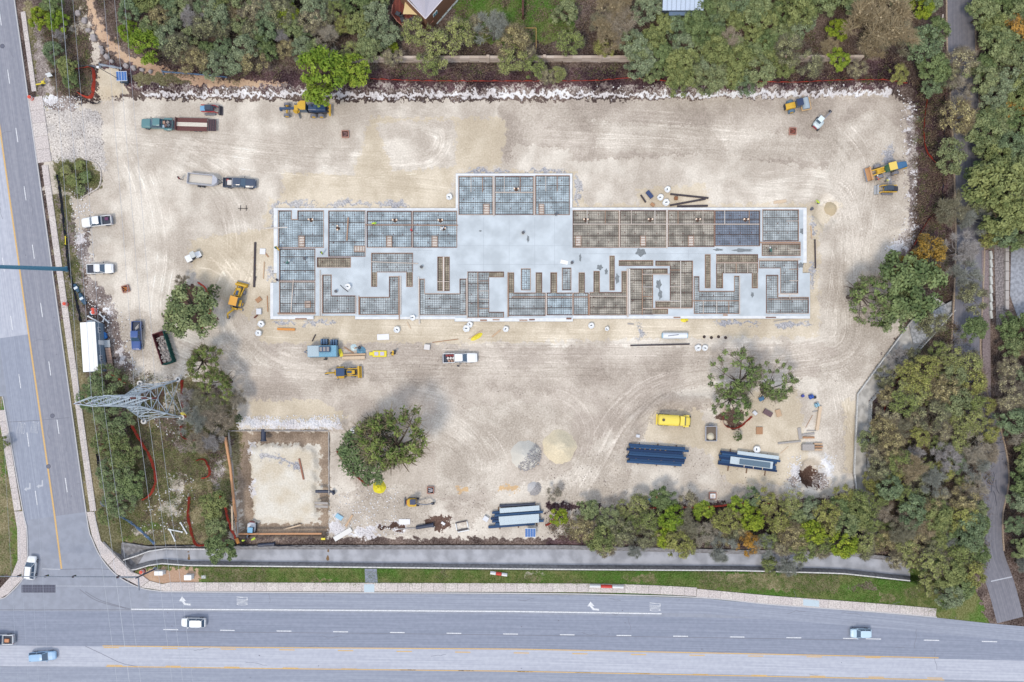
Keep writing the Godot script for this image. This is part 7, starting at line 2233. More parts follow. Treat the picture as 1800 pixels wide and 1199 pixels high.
	part("porch_roof", prismm(PackedVector2Array([Vector2(-2.4, -2.4), Vector2(2.2, -2.4), Vector2(1.4, -0.6), Vector2(0.4, 0.0), Vector2(-0.8, 0.0), Vector2(-1.8, -0.8)]), 5.0, 5.2), mat("porch_dark", C(96, 86, 98), 0.8), mh)
	box(mh, "porch_beam", mat("wall_slate", Color.WHITE), Vector3(6.6, 0.3, 0.8), Vector3(0.6, 3.5, 3.4))
	for s in [-2.0, 0.6, 3.2]: box(mh, "porch_post", mat("gutter_white", Color.WHITE), Vector3(0.14, 3.4, 0.14), Vector3(s, 1.7, 3.5))
	# garden details
	var fn := thing("garden_fence", "dark brown timber fence dividing the two lawns", "fence", G(919, 20))
	for i in 14: box(fn, "fence_board", mat("fence_brown", C(92, 56, 48), 0.9), Vector3(0.34, 1.7, 0.42), Vector3(0, 0.85, -4.5 + i * 0.46), Vector3.ZERO, 0.02)
	var bx := thing("goal_frame", "thin yellow timber frame standing on the lawn by the wall", "frame", G(930, 70))
	box(bx, "rail", mat("timber_gold", C(206, 168, 100), 0.8), Vector3(2.4, 0.1, 0.1), Vector3(0.2, 1.5, -1.6)); box(bx, "rail", mat("timber_gold", Color.WHITE), Vector3(0.1, 0.1, 4.0), Vector3(1.4, 1.5, 0.4))
	for s in [-1.6, 2.3]: box(bx, "post", mat("timber_gold", Color.WHITE), Vector3(0.12, 1.5, 0.12), Vector3(1.4, 0.75, s))
	var gk := thing("garden_edging", "curved pale kerb around the lawn beside the lane", "edging", G(1640, 40))
	var l := smooth([1626, 53, 1645, 53, 1655, 44, 1658, 25], 6.0)
	for i in l.size() - 1: part("edging_block", ribbonm([l[i], l[i + 1]], -1.0, 1.0, 0.25, 0.3), mat("edging_pale", C(206, 196, 188), 0.9), gk, -gk.position)
	var pl := thing("paddling_pool", "turquoise paddling pool under the north trees", "pool", G(573, 15))
	cyl(pl, "wall", mat("pool_turquoise", C(70, 178, 206), 0.4), 0.9, 0.4, Vector3(0, 0.2, 0)); cyl(pl, "water", mat("pool_water", C(120, 210, 226), 0.1), 0.8, 0.02, Vector3(0, 0.42, 0))
	# boulders beside the orange track
	var rk := [[139, 25, 9, 10, "pale upright"], [150, 38, 11, 8, "grey flat"], [157, 55, 9, 6, "brown low"], [166, 68, 9, 13, "large white-faced"], [180, 87, 5, 12, "narrow white"], [181, 94, 6, 5, "small dark"], [189, 101, 8, 9, "blocky pale"], [198, 109, 6, 6, "small brown"], [223, 117, 9, 8, "white chalky"], [236, 121, 9, 7, "split grey"], [251, 124, 8, 5, "low sandy"], [266, 127, 7, 5, "last small"]]
	for b in rk:
		var t := thing("boulder", b[4] + " boulder in the row beside the orange track", "boulder", G(b[0], b[1]), b[0] * 0.7)
		var bs := begin()
		add_box(bs, Vector3(b[2] / S, 0.7, b[3] / S) * 0.95, Vector3(0, 0.3, 0), 0.14, Basis(Vector3(0.2, 1, 0.1).normalized(), 0.3))
		add_box(bs, Vector3(b[2] / S, 0.6, b[3] / S) * 0.85, Vector3(0.05, 0.36, 0.04), 0.16, Basis(Vector3(0.5, 1, 0.3).normalized(), -0.5))
		part("rock", bs.commit(), mottled("boulder_grey", C(196, 188, 188), C(146, 138, 140), 0.9, 0.95, 0.05), t)
	var ie := thing("island_edging", "pale stone edging around the planted island by the gravel entrance", "edging", Vector3.ZERO)
	var il := smooth([146, 279, 164, 284, 175, 296, 177, 314, 172, 330, 156, 340, 142, 349], 7.0)
	for i in il.size() - 1: part("edging_block", ribbonm([il[i].lerp(il[i + 1], 0.04), il[i].lerp(il[i + 1], 0.96)], -0.9, 0.9, 0.22, 0.3), mat("edging_pale", Color.WHITE), ie)
	solar("blue solar panel cart with a camera mast on the sand patch", 221, 140, true)
	solar("blue solar panel unit beside the grey steel stack", 932, 934, false)
	var bk := thing("yellow_machine", "small yellow augur frame lying on the verge near the pavement", "machine", G(74, 148), 0.2)
	bar(bk, "beam", mat("auger_yellow", C(226, 206, 60), 0.5), Vector3(-1.1, 0.3, 0), Vector3(1.0, 0.5, 0.2), 0.24, 0.2); cyl(bk, "wheel", rubber(), 0.3, 0.2, Vector3(0.2, 0.3, 0.4), Vector3(PI / 2.0, 0, 0)); box(bk, "motor", mat("auger_yellow", Color.WHITE), Vector3(0.6, 0.4, 0.5), Vector3(0.6, 0.6, 0.0)); bar(bk, "handle", mat("auger_yellow", Color.WHITE), Vector3(0.6, 0.6, 0), Vector3(1.3, 0.9, -0.6), 0.08, 0.08)
	var sg := thing("signboard", "white signboard on posts by the gravel entrance netting", "sign", G(92, 136), 0.3)
	box(sg, "board", mat("frame_white", Color.WHITE), Vector3(1.1, 0.8, 0.06), Vector3(0, 1.1, 0), Vector3(-0.6, 0, 0)); for s in [-0.45, 0.45]: cyl(sg, "post", mat("post_wood", Color.WHITE), 0.05, 1.2, Vector3(s, 0.6, 0))

# ---------------------------------------------------------------- people: one surface net per figure
func figure_mesh(pose: String, shirt: Color, trousers: Color) -> ArrayMesh:
	var J := {"ankle": Vector3(0.1, 0.08, 0), "knee": Vector3(0.03, 0.48, 0), "hip": Vector3(0, 0.9, 0), "chest": Vector3(0, 1.3, 0), "neck": Vector3(0, 1.5, 0), "head": Vector3(0.03, 1.66, 0)}
	if pose == "bend":
		J = {"ankle": Vector3(0.08, 0.08, 0), "knee": Vector3(0.1, 0.46, 0), "hip": Vector3(-0.12, 0.84, 0), "chest": Vector3(0.3, 1.05, 0), "neck": Vector3(0.46, 1.12, 0), "head": Vector3(0.62, 1.12, 0)}
	var bones := []       # a, b, ra, rb, colour
	var skin := lin(196, 150, 126)
	var boot := lin(70, 60, 54)
	for s in [-1.0, 1.0]:
		var st: float = 0.12 * s if pose == "walk" else 0.0
		var hip: Vector3 = J.hip + Vector3(0, 0, s * 0.1)
		var knee: Vector3 = J.knee + Vector3(st * 0.8 + 0.04, 0, s * 0.11)
		var ank: Vector3 = J.ankle + Vector3(st * 1.8 - 0.08, 0, s * 0.12)
		bones.append([hip, knee, 0.095, 0.065, trousers]); bones.append([knee, ank, 0.062, 0.045, trousers]); bones.append([ank, ank + Vector3(0.17, -0.03, 0), 0.05, 0.04, boot])
		var sh: Vector3 = J.chest + (J.neck - J.chest) * 0.55 + Vector3(0, 0, s * 0.19)
		var el: Vector3 = sh + (Vector3(-0.02 - st, -0.29, s * 0.06) if pose != "bend" else Vector3(0.12, -0.27, s * 0.05))
		var wr: Vector3 = el + (Vector3(0.14 - st, -0.21, -s * 0.03) if pose != "bend" else Vector3(0.12, -0.22, -s * 0.05))
		bones.append([sh, el, 0.058, 0.045, shirt]); bones.append([el, wr, 0.042, 0.032, skin])
		for f in 4: bones.append([wr + Vector3(0, -0.05, 0.016 * (f - 1.5)), wr + Vector3(0.03, -0.15 + 0.012 * absf(f - 1.5), 0.018 * (f - 1.5)), 0.016, 0.011, skin])
		bones.append([wr, wr + Vector3(0.05, -0.08, -s * 0.03), 0.025, 0.013, skin])
	bones.append([J.hip, J.chest, 0.135, 0.165, shirt]); bones.append([J.chest, J.neck, 0.15, 0.075, shirt]); bones.append([J.neck, J.head, 0.06, 0.1, skin]); bones.append([J.head, J.head + Vector3(0.0, 0.03, 0) , 0.105, 0.1, skin])
	bones.append([J.head + Vector3(0.09, -0.02, 0), J.head + Vector3(0.12, -0.03, 0), 0.02, 0.014, skin])
	var c := 0.034
	var o := Vector3(-0.55, -0.06, -0.48)
	var nx := 48; var ny := 58; var nz := 29
	var f := PackedFloat32Array(); f.resize(nx * ny * nz); f.fill(1.0)
	var who := PackedInt32Array(); who.resize(nx * ny * nz)
	for bi in bones.size():
		var b: Array = bones[bi]
		var lo: Vector3 = (b[0].min(b[1]) - Vector3.ONE * 0.26 - o) / c
		var hi: Vector3 = (b[0].max(b[1]) + Vector3.ONE * 0.26 - o) / c
		for z in range(maxi(0, int(lo.z)), mini(nz, int(hi.z) + 1)):
			for y in range(maxi(0, int(lo.y)), mini(ny, int(hi.y) + 1)):
				for x in range(maxi(0, int(lo.x)), mini(nx, int(hi.x) + 1)):
					var p := o + Vector3(x, y, z) * c
					var ab: Vector3 = b[1] - b[0]
					var t := clampf((p - b[0]).dot(ab) / ab.length_squared(), 0.0, 1.0)
					var d: float = p.distance_to(b[0] + ab * t) - lerpf(b[2], b[3], t)
					var i := (z * ny + y) * nx + x
					var k := 0.03
					var old := f[i]
					if d < old: who[i] = bi
					var hh := clampf(0.5 + 0.5 * (old - d) / k, 0.0, 1.0)
					f[i] = lerpf(old, d, hh) - k * hh * (1.0 - hh)
	var idx := {}
	var v := PackedVector3Array(); var cl := PackedColorArray()
	for z in nz - 1:
		for y in ny - 1:
			for x in nx - 1:
				var s := Vector3.ZERO; var n := 0
				var g := []
				for q in 8: g.append(f[((z + (q >> 2)) * ny + y + ((q >> 1) & 1)) * nx + x + (q & 1)])
				var neg := 0
				for q in 8: if g[q] < 0.0: neg += 1
				if neg == 0 or neg == 8: continue
				for e in [[0, 1], [2, 3], [4, 5], [6, 7], [0, 2], [1, 3], [4, 6], [5, 7], [0, 4], [1, 5], [2, 6], [3, 7]]:
					var a: float = g[e[0]]; var b2: float = g[e[1]]
					if (a < 0.0) != (b2 < 0.0):
						var t := a / (a - b2)
						s += Vector3(e[0] & 1, (e[0] >> 1) & 1, e[0] >> 2).lerp(Vector3(e[1] & 1, (e[1] >> 1) & 1, e[1] >> 2), t); n += 1
				idx[Vector3i(x, y, z)] = v.size()
				v.append(o + (Vector3(x, y, z) + s / n) * c)
				cl.append(bones[who[(z * ny + y) * nx + x]][4])
	var st2 := begin()
	st2.set_smooth_group(0)
	for key in idx:
		for ax in 3:
			var d := Vector3i.ZERO; d[ax] = 1
			var e1 := Vector3i.ZERO; e1[(ax + 1) % 3] = 1
			var e2 := Vector3i.ZERO; e2[(ax + 2) % 3] = 1
			var a := f[(key.z * ny + key.y) * nx + key.x]
			var q: Vector3i = key + d
			if q.x >= nx or q.y >= ny or q.z >= nz: continue
			var b3 := f[(q.z * ny + q.y) * nx + q.x]
			if (a < 0.0) == (b3 < 0.0): continue
			var ks := [key, key - e1, key - e1 - e2, key - e2]
			var ok := true
			for k2 in ks: if not idx.has(k2): ok = false
			if not ok: continue
			var od := [0, 1, 2, 0, 2, 3] if a >= 0.0 else [0, 2, 1, 0, 3, 2]
			for w in od:
				st2.set_color(cl[idx[ks[w]]]); st2.add_vertex(v[idx[ks[w]]])
	st2.index(); st2.generate_normals()
	return st2.commit()

func person(u: float, v: float, up: float, yaw: float, pose: String, shirt: Color, hat: Color, label: String) -> void:
	var key := "fig_%s_%s" % [pose, shirt.to_html()]
	if not mcache.has(key): mcache[key] = figure_mesh(pose, shirt, lin(70, 80, 104))
	var m := mat("figure", Color.WHITE, 0.85); m.vertex_color_use_as_albedo = true
	var t := thing("person", label, "person", G(u, v, up), yaw)
	part("body", mcache[key], m, t)
	var hp := Vector3(0.03, 1.72, 0) if pose != "bend" else Vector3(0.64, 1.19, 0)
	var hm := mat("hat_" + hat.to_html(), hat.linear_to_srgb(), 0.4)
	var h := part("hard_hat", moundm(0.14, 0.13, 2, 5, 12, 0.0), hm, t, hp)
	cyl(h, "brim", hm, 0.17, 0.02, Vector3(0.03, -0.02, 0), Vector3.ZERO, -1.0, 14)

func build_people() -> void:
	var viz := lin(206, 232, 64); var red := lin(206, 58, 56); var dark := lin(62, 62, 74); var white := lin(232, 236, 240); var teal := lin(70, 120, 110); var orange := lin(230, 110, 70)
	person(1555, 320, 0.0, 1.0, "stand", lin(228, 232, 150), white, "worker in a pale yellow vest between the two yellow loaders")
	person(1540, 317, 0.0, 2.0, "bend", orange, white, "worker in an orange shirt beside the wheel loader's scoop")
	person(319, 316, 0.0, 0.4, "walk", lin(150, 60, 60), dark, "worker in a dark red shirt behind the grey dump trailer")
	person(806, 644, 0.0, 1.4, "stand", dark, dark, "person in dark clothes beside the white pickup on the haul road")
	person(1437, 358, -0.2, 2.6, "bend", viz, viz, "worker in a lime vest in the scoop by the foundation corner")
	person(657, 395, 0.2, 0.0, "bend", viz, lin(150, 220, 60), "worker in a lime vest bending over a rebar bay")
	person(489, 439, 0.3, 1.2, "stand", teal, teal, "worker in a green shirt at the foundation's west wall")
	person(493, 441, 0.3, 2.2, "bend", lin(226, 180, 50), lin(230, 190, 60), "worker in a yellow shirt at the foundation's west wall")
	person(507, 464, 0.2, 0.6, "bend", teal, white, "worker in a green shirt inside the west rebar bay")
	person(569, 447, 0.35, 3.0, "stand", viz, dark, "worker in a lime vest on the slab by the long notch")
	person(725, 408, 0.3, 1.6, "stand", red, red, "worker in a red shirt between two blue rebar bays")
	person(780, 402, 0.2, 4.0, "bend", white, white, "worker in a white shirt kneeling in a blue rebar bay")
	person(491, 494, 0.35, 0.0, "stand", lin(40, 48, 90), dark, "worker in navy on the west wall form")
	person(432, 948, 0.0, 1.6, "stand", viz, viz, "worker in a lime vest behind the small excavator's tracks")
	person(446, 947, 0.0, 0.5, "bend", viz, viz, "worker in a lime vest bending at the basin form")
	person(1352, 443, 0.2, 2.0, "bend", teal, white, "worker in a green shirt in the east rebar bay")

# ---------------------------------------------------------------- things lying about the site
func beam_stack(label: String, u0: float, v0: float, u1: float, v1: float, rows: Array) -> void:
	var t := place("steel_stack", label, "steel stack", u0, v0, u1, v1)
	for r in rows:      # z, y, start, length, width, height, material, name
		var o := box(t, r[7], r[6], Vector3(r[3], r[5], r[4]), Vector3(r[2] + r[3] / 2.0, r[1], r[0]), Vector3.ZERO, 0.03)
	for x in [-0.32, 0.0, 0.32]:
		box(t, "dunnage", mottled("dunnage", C(150, 120, 100), C(118, 92, 78), 1.0), Vector3(0.2, 0.2, 4.6), Vector3(x * 12.0, 0.1, 0))

func board(u0: float, v0: float, u1: float, v1: float, w: float, h: float, m: Material, called: String, label: String, category: String, y := 0.0) -> void:
	var a := G(u0, v0, y + h / 2.0)
	var b := G(u1, v1, y + h / 2.0)
	var o := bar(self, called, m, a, b, w, h)
	o.name = numbered("tmp_" + called)
	o.name = numbered(called)
	tag(o, label, category)

func bag(u: float, v: float, r: float, up: float, label: String) -> void:
	var t := thing("bulk_bag", label, "bag", G(u, v, up), u)
	var wm := mat("bag_white", C(248, 250, 252), 0.7)
	var st := begin()
	var prev := []
	for q in [[0.9, 0.0], [1.06, 0.25], [1.04, 0.6], [0.98, 0.8], [0.86, 0.82], [0.8, 0.66], [0.0, 0.6]]:
		var ring := []
		for k in 14:
			var a := TAU * k / 14
			var w: float = 1.0 + 0.06 * sin(k * 2.0 + u) + 0.04 * sin(k * 3.0 + v)
			ring.append(Vector3(cos(a) * q[0] * r * w, q[1] * 0.8, sin(a) * q[0] * r * w))
		if prev:
			for k in 14: quad(st, prev[k], prev[(k + 1) % 14], ring[(k + 1) % 14], ring[k])
		prev = ring
	part("sack", st.commit(), wm, t)
	box(t, "contents", mat("bag_dark", C(70, 86, 96), 0.8), Vector3(r * 0.7, 0.1, r * 0.3), Vector3(0.05, 0.52, 0.04), Vector3(0, v, 0))
	for s in [-1, 1]:
		box(t, "loop", wm, Vector3(0.1, 0.2, 0.3), Vector3(s * r * 0.9, 0.7, 0), Vector3(0, 0, s * 0.4), 0.01)

func inlet(u: float, v: float, yaw: float, label: String, fill: Color, lid := false) -> void:
	var t := thing("inlet_box", label, "inlet box", G(u, v), yaw)
	var m := mottled("inlet_timber", C(214, 162, 146), C(180, 128, 114), 0.8)
	for s in [-1, 1]:
		box(t, "form_wall", m, Vector3(1.45, 0.5, 0.14), Vector3(0, 0.25, s * 0.66))
		box(t, "form_wall", m, Vector3(0.14, 0.5, 1.18), Vector3(s * 0.66, 0.25, 0))
	box(t, "pit_floor", mat("pit_black", C(46, 38, 40), 0.9), Vector3(1.2, 0.06, 1.2), Vector3(0, 0.06, 0))
	if lid:
		box(t, "cover", mat("cover_white", C(244, 244, 246), 0.6), Vector3(1.1, 0.1, 1.0), Vector3(0, 0.46, 0.05))
		cyl(t, "cover_ring", mat("cover_tan", C(226, 206, 190), 0.7), 0.3, 0.06, Vector3(0, 0.54, 0.05))
	else:
		for k in 3: box(t, "grate_bar", mat("grate_%s" % fill.to_html(), fill, 0.8), Vector3(0.9, 0.1, 0.16), Vector3(0, 0.3, -0.3 + k * 0.3), Vector3(0, 0.25 * (k - 1), 0))

func heap(u: float, v: float, r: float, h: float, m: Material, label: String, sd: int, stones: Material = null) -> void:
	var t := thing("spoil_heap", label, "heap", G(u, v))
	part("mound", moundm(r, h, sd, 12, 36, 0.16), m, t)
	if stones:
		var st := begin()
		var rr := RandomNumberGenerator.new(); rr.seed = sd
		for k in 260:
			var a := rr.randf_range(-0.9, 2.2)
			var q := sqrt(rr.randf()) * r * 1.05
			var s := rr.randf_range(0.08, 0.26)
			add_box(st, Vector3(s * 1.5, s, s), Vector3(cos(a) * q, h * pow(cos(minf(1.0, q / r) * PI / 2), 1.3) + 0.05, sin(a) * q), 0.02, Basis(Vector3(rr.randfn(), rr.randfn(), rr.randfn()).normalized(), rr.randf() * 3.0))
		part("stones", st.commit(), stones, t).set_meta("kind", "stuff")

func build_site() -> void:
	var sand := mottled("heap_sand", C(244, 230, 200), C(222, 206, 172), 6.0, 0.95, 0.03)
	heap(983, 786, 3.6, 2.7, sand, "large smooth cone of pale sand south of the haul road", 4)
	heap(924, 800, 3.1, 2.2, mottled("heap_chalk", C(240, 236, 226), C(206, 198, 186), 3.0, 0.95, 0.04), "rubbly sand heap next to the smooth sand cone", 6, mottled("heap_stone", C(226, 222, 222), C(140, 134, 136), 0.8, 0.95, 0.06))
	heap(1462, 366, 1.6, 0.9, mottled("heap_tan", C(222, 204, 172), C(186, 166, 136), 1.2, 0.95, 0.03), "tan spoil bank at the scoop by the foundation's north-east corner", 14)
	heap(938, 858, 1.4, 0.6, mottled("heap_white", C(236, 234, 234), C(150, 146, 152), 0.6, 0.95, 0.06), "small heap of broken white stone above the steel stack", 8, mottled("heap_stone", Color.WHITE, Color.WHITE, 1.0))
	# inlet boxes
	inlet(607.5, 236.5, 0.03, "square inlet box with dark grate on the beige pad below the grader", C(150, 112, 110))
	inlet(1392.5, 231.5, -0.05, "square inlet box with rust-red bars near the roller", C(168, 96, 80))
	inlet(222, 508, 0.3, "tilted inlet box with orange clay inside west of the round oak", C(200, 122, 62))
	inlet(757, 861.5, 0.0, "square inlet box with grey lining above the yellow mini excavator", C(206, 204, 212))
	inlet(1252, 871, 0.0, "inlet box with white ring cover at the south trees", C(220, 220, 220), true)
	# steel stacks
	var nv := [mottled("steel_navy_a", C(48, 82, 124), C(34, 64, 104), 1.4, 0.4), mottled("steel_navy_b", C(58, 94, 136), C(42, 74, 114), 1.4, 0.4), mottled("steel_navy_c", C(36, 62, 102), C(26, 48, 86), 1.4, 0.4)]
	var gv := mottled("deck_silver", C(214, 228, 236), C(178, 198, 212), 1.6, 0.4)
	var gd := mottled("deck_slate", C(112, 134, 152), C(90, 112, 130), 1.6, 0.4)
	var rows := []
	for k in 8:
		rows.append([-1.75 + k * 0.5, 0.55 + (0.25 if k in [2, 5] else 0.0), -6.1 + 0.4 * sin(k * 2.3), 11.6 + 0.5 * sin(k * 1.7), 0.485, 0.6, nv[k % 3], "purlin"])
	for k in 7: rows.append([-1.05, 0.93 + 0.02, -5.0 + k * 1.05, 0.3, 0.24, 0.05, mat("tag_tan", C(150, 124, 96), 0.8), "tag"])
	for k in 4: rows.append([0.95, 0.9, -4.6 + k * 2.6, 0.26, 0.22, 0.05, mat("tag_tan", Color.WHITE), "tag"])
	beam_stack("long stack of navy steel purlins east of the ridge", 1103, 796, 1207, 803, rows)
	rows = []
	for k in 7: rows.append([-1.5 + k * 0.42, 0.5, -6.0 + 0.3 * sin(k * 2.0), 11.8 + 0.4 * sin(k * 1.3), 0.41, 0.5, nv[2 - k % 3], "purlin"])
	rows.append([-1.75, 0.75, -2.6, 8.6, 0.75, 0.3, gv, "deck_sheet"]); rows.append([-0.05, 0.9, -3.9, 8.8, 1.5, 0.2, gv, "deck_sheet"]); rows.append([-0.05, 1.1, -2.0, 6.3, 0.9, 0.2, gd, "deck_sheet"]); rows.append([0.4, 1.08, -2.0, 6.3, 0.3, 0.16, gd, "deck_sheet"])
	for k in 3: rows.append([0.65, 1.0, -1.0 + k * 1.9, 0.14, 0.9, 0.08, mat("strap_pale", C(226, 206, 190), 0.8), "strap"])
	beam_stack("steel stack of navy purlins topped with silver deck sheets", 1264, 806, 1364, 819, rows)
	rows = []
	for k in 5: rows.append([-1.3 + k * 0.6, 0.45, -5.2 + 0.5 * sin(k * 2.0), 10.0, 0.5, 0.4, nv[k % 3], "purlin"])
	rows.append([-1.65, 0.75, -3.6, 8.2, 1.0, 0.3, gv, "deck_sheet"]); rows.append([0.1, 0.8, -3.9, 8.3, 1.1, 0.3, gv, "deck_sheet"]); rows.append([0.95, 0.78, -3.8, 8.1, 0.8, 0.26, gv, "deck_sheet"]); rows.append([1.6, 0.4, -6.2, 9.6, 0.55, 0.4, nv[0], "purlin"])
	beam_stack("grey steel deck sheets stacked beside the south trees", 862, 912, 958, 905, rows)
	# lumber and tools near the blue trailer
	var lum := [mottled("lumber_a", C(238, 214, 186), C(212, 184, 156), 1.2), mottled("lumber_b", C(222, 190, 158), C(194, 160, 130), 1.2), mottled("lumber_c", C(196, 152, 118), C(166, 124, 96), 1.2), mottled("lumber_grey", C(196, 190, 186), C(160, 152, 150), 1.2)]
	var yl := mat("form_yellow", C(240, 222, 52), 0.5)
	board(602, 629.5, 642, 628.5, 0.62, 0.5, lum[0], "lumber_pack", "front pack of pale lumber beside the blue trailer", "lumber"); board(604, 624, 643, 623, 0.4, 0.5, lum[1], "lumber_pack", "rear pack of pale lumber beside the blue trailer", "lumber"); board(605, 610, 622, 621, 0.2, 0.15, lum[2], "timber_plank", "loose plank leaning between the lumber and the tarpaulin", "plank")
	for k in [[571, 601, "stack of blue plastic form tubs behind the equipment trailer"], [588, 602, "second stack of grey form tubs behind the equipment trailer"]]:
		var t := thing("form_crate", k[2], "crate", G(k[0], k[1]))
		for i in 3: box(t, "form_panel", mottled("crate_blue", C(112, 138, 170), C(84, 108, 142), 0.8), Vector3(0.35, 0.8, 1.1), Vector3(-0.5 + i * 0.5, 0.4, 0)); box(t, "pallet", lum[3], Vector3(1.6, 0.12, 1.2), Vector3(0, 0.02, 0))
	var tp := thing("tarpaulin", "crumpled sky-blue tarpaulin over gear beside the lumber", "tarpaulin", G(635, 617), 0.7)
	part("sheet", moundm(1.0, 0.7, 21, 8, 18, 1.4), mottled("tarp_sky", C(130, 180, 208), C(78, 126, 160), 0.7, 0.5, 0.04), tp); box(tp, "gear", black(), Vector3(0.6, 0.5, 0.5), Vector3(0.2, 0.4, -0.7))
	var tw := thing("tarpaulin", "pale plastic sheet crumpled beside the sky-blue tarpaulin", "tarpaulin", G(622, 611), 0.3); part("sheet", moundm(0.8, 0.35, 23, 8, 18, 1.4), mat("plastic_pale", C(206, 228, 232), 0.4), tw); box(tw, "weight", lum[2], Vector3(0.5, 0.2, 0.3), Vector3(0.3, 0.2, 0.2))
	var yf := thing("form_pallet", "bright yellow moulded pallet with two grey lids by the lumber", "pallet", G(666, 622)); box(yf, "tray", yl, Vector3(2.9, 0.3, 1.3), Vector3(0.2, 0.2, 0), Vector3.ZERO, 0.08); box(yf, "spout", yl, Vector3(0.9, 0.24, 0.7), Vector3(-1.5, 0.2, 0), Vector3.ZERO, 0.08)
	for s in [-0.45, 0.75]: box(yf, "lid", mat("lid_lilac", C(206, 200, 222), 0.6), Vector3(0.8, 0.1, 0.75), Vector3(s, 0.4, 0))
	var pc := thing("plate_compactor", "small yellow plate compactor beside the yellow pallet", "compactor", G(691, 621), 0.6); box(pc, "plate", black(), Vector3(1.0, 0.12, 0.8), Vector3(0, 0.1, 0)); cyl(pc, "engine", cat_yellow(), 0.26, 0.4, Vector3(-0.15, 0.4, 0.2)); cyl(pc, "fuel_tank", cat_yellow(), 0.24, 0.3, Vector3(0.22, 0.45, -0.2)); bar(pc, "handle", black(), Vector3(0.2, 0.4, 0), Vector3(0.9, 1.0, 0), 0.5, 0.06)
	board(602, 627, 597, 614, 0.7, 0.4, yl, "yellow_crate", "yellow tray between the blue trailer and the lumber", "crate")
	# sheets, planks, beams round the slab
	board(663, 593, 684, 592, 1.2, 0.1, mat("sheet_white", C(240, 240, 242), 0.6), "foam_sheet", "white foam sheet lying south of the slab", "sheet"); board(746, 610, 756, 611, 1.1, 0.6, mat("box_pale", C(226, 222, 220), 0.7), "carton_box", "pale cardboard box west of the white pickup", "box")
	board(760, 602, 806, 596, 0.14, 0.12, lum[2], "timber_plank", "long brown plank south of the slab near the yellow tarpaulin", "plank"); board(488, 578.5, 519, 579.5, 0.45, 0.35, mottled("orange_timber", C(240, 168, 96), C(216, 144, 80), 1.2), "form_beam", "bright orange form beam south of the slab's west end", "beam")
	var db := mat("beam_dark", C(62, 52, 58), 0.7)
	for k in [[449, 426, 447, 505, 0.4, "long dark steel beam west of the slab"], [450, 486, 447, 504, 0.2, "short dark steel bar below the long beam west of the slab"], [1178, 341.5, 1245, 348.5, 0.35, "upper dark beam of the wedge north of the slab"], [1177, 361.5, 1240, 350, 0.35, "slanted dark beam of the wedge north of the slab"], [1190, 363, 1244, 362, 0.35, "lower dark beam lying along the slab's north edge"], [1126, 343, 1135, 356, 0.3, "short dark bar north of the slab"], [1432, 421, 1433, 472, 0.25, "dark bar along the slab's east side"], [1108, 607.5, 1212, 605, 0.3, "thin dark pipe lying on the haul road edge"], [549, 600, 555, 588, 0.2, "short black rod behind the blue trailer"]]:
		board(k[0], k[1], k[2], k[3], k[4], 0.25, db, "steel_beam", k[5], "beam")
	for k in [[470, 520, 471, 548, 0.2, "rust board by the west edge strip"], [1425, 397, 1427, 420, 0.2, "brown board beside the slab's east wall"], [466, 444, 472, 452, 0.25, "short rust board beside the white tray west of the slab"], [716, 566, 722, 578, 0.2, "pale stake leaning at the slab's south edge"], [465, 460, 463, 490, 0.2, "pale board lying west of the slab"], [1360, 356, 1382, 353, 0.6, "bundle of orange planks north-east of the slab"], [865, 592, 880, 580, 0.3, "plank beside the yellow tarpaulin"], [1103, 569, 1114, 570, 0.3, "pale board at the slab's south edge"], [1415, 557, 1360, 565, 0.15, "pale strip below the east bay"], [446, 452, 450, 468, 0.14, "thin stake by the long dark beam"]]:
		board(k[0], k[1], k[2], k[3], k[4], 0.14, lum[int(k[0]) % 4], "timber_plank", k[5], "plank")
	board(456, 543, 456, 553, 1.0, 0.5, mat("crate_white", C(224, 226, 232), 0.6), "tool_crate", "pale crate with dark lid beside the bulk bags west of the slab", "crate"); board(1137, 337, 1146, 348, 0.8, 0.4, mat("crate_navy", C(46, 66, 112), 0.6), "tool_crate", "navy crate north of the slab", "crate"); board(1185, 349, 1191, 349, 0.7, 0.4, mat("crate_brown", C(140, 92, 56), 0.7), "tool_crate", "brown crate between the dark beams north of the slab", "crate")
	board(1144, 358, 1150, 362, 0.6, 0.3, lum[2], "timber_block", "brown wood block at the slab's north edge", "block"); board(457, 442, 467, 442.5, 1.2, 0.2, mat("tray_white", C(236, 236, 238), 0.6), "mortar_tray", "white mortar tray west of the slab", "tray"); board(985, 460, 998, 463, 0.8, 0.06, mat("paper_white", C(250, 250, 250), 0.8), "plan_sheet", "white plan sheet lying on the slab", "sheet", 0.37); board(451, 530, 459, 524, 0.9, 0.2, lum[2], "pallet", "brown pallet beside the backhoe's arm", "pallet"); board(447, 559, 453, 554, 0.3, 0.2, mat("rust_dark", C(110, 56, 42), 0.8), "form_stake", "rust-red stake bundle by the bulk bags", "stake")
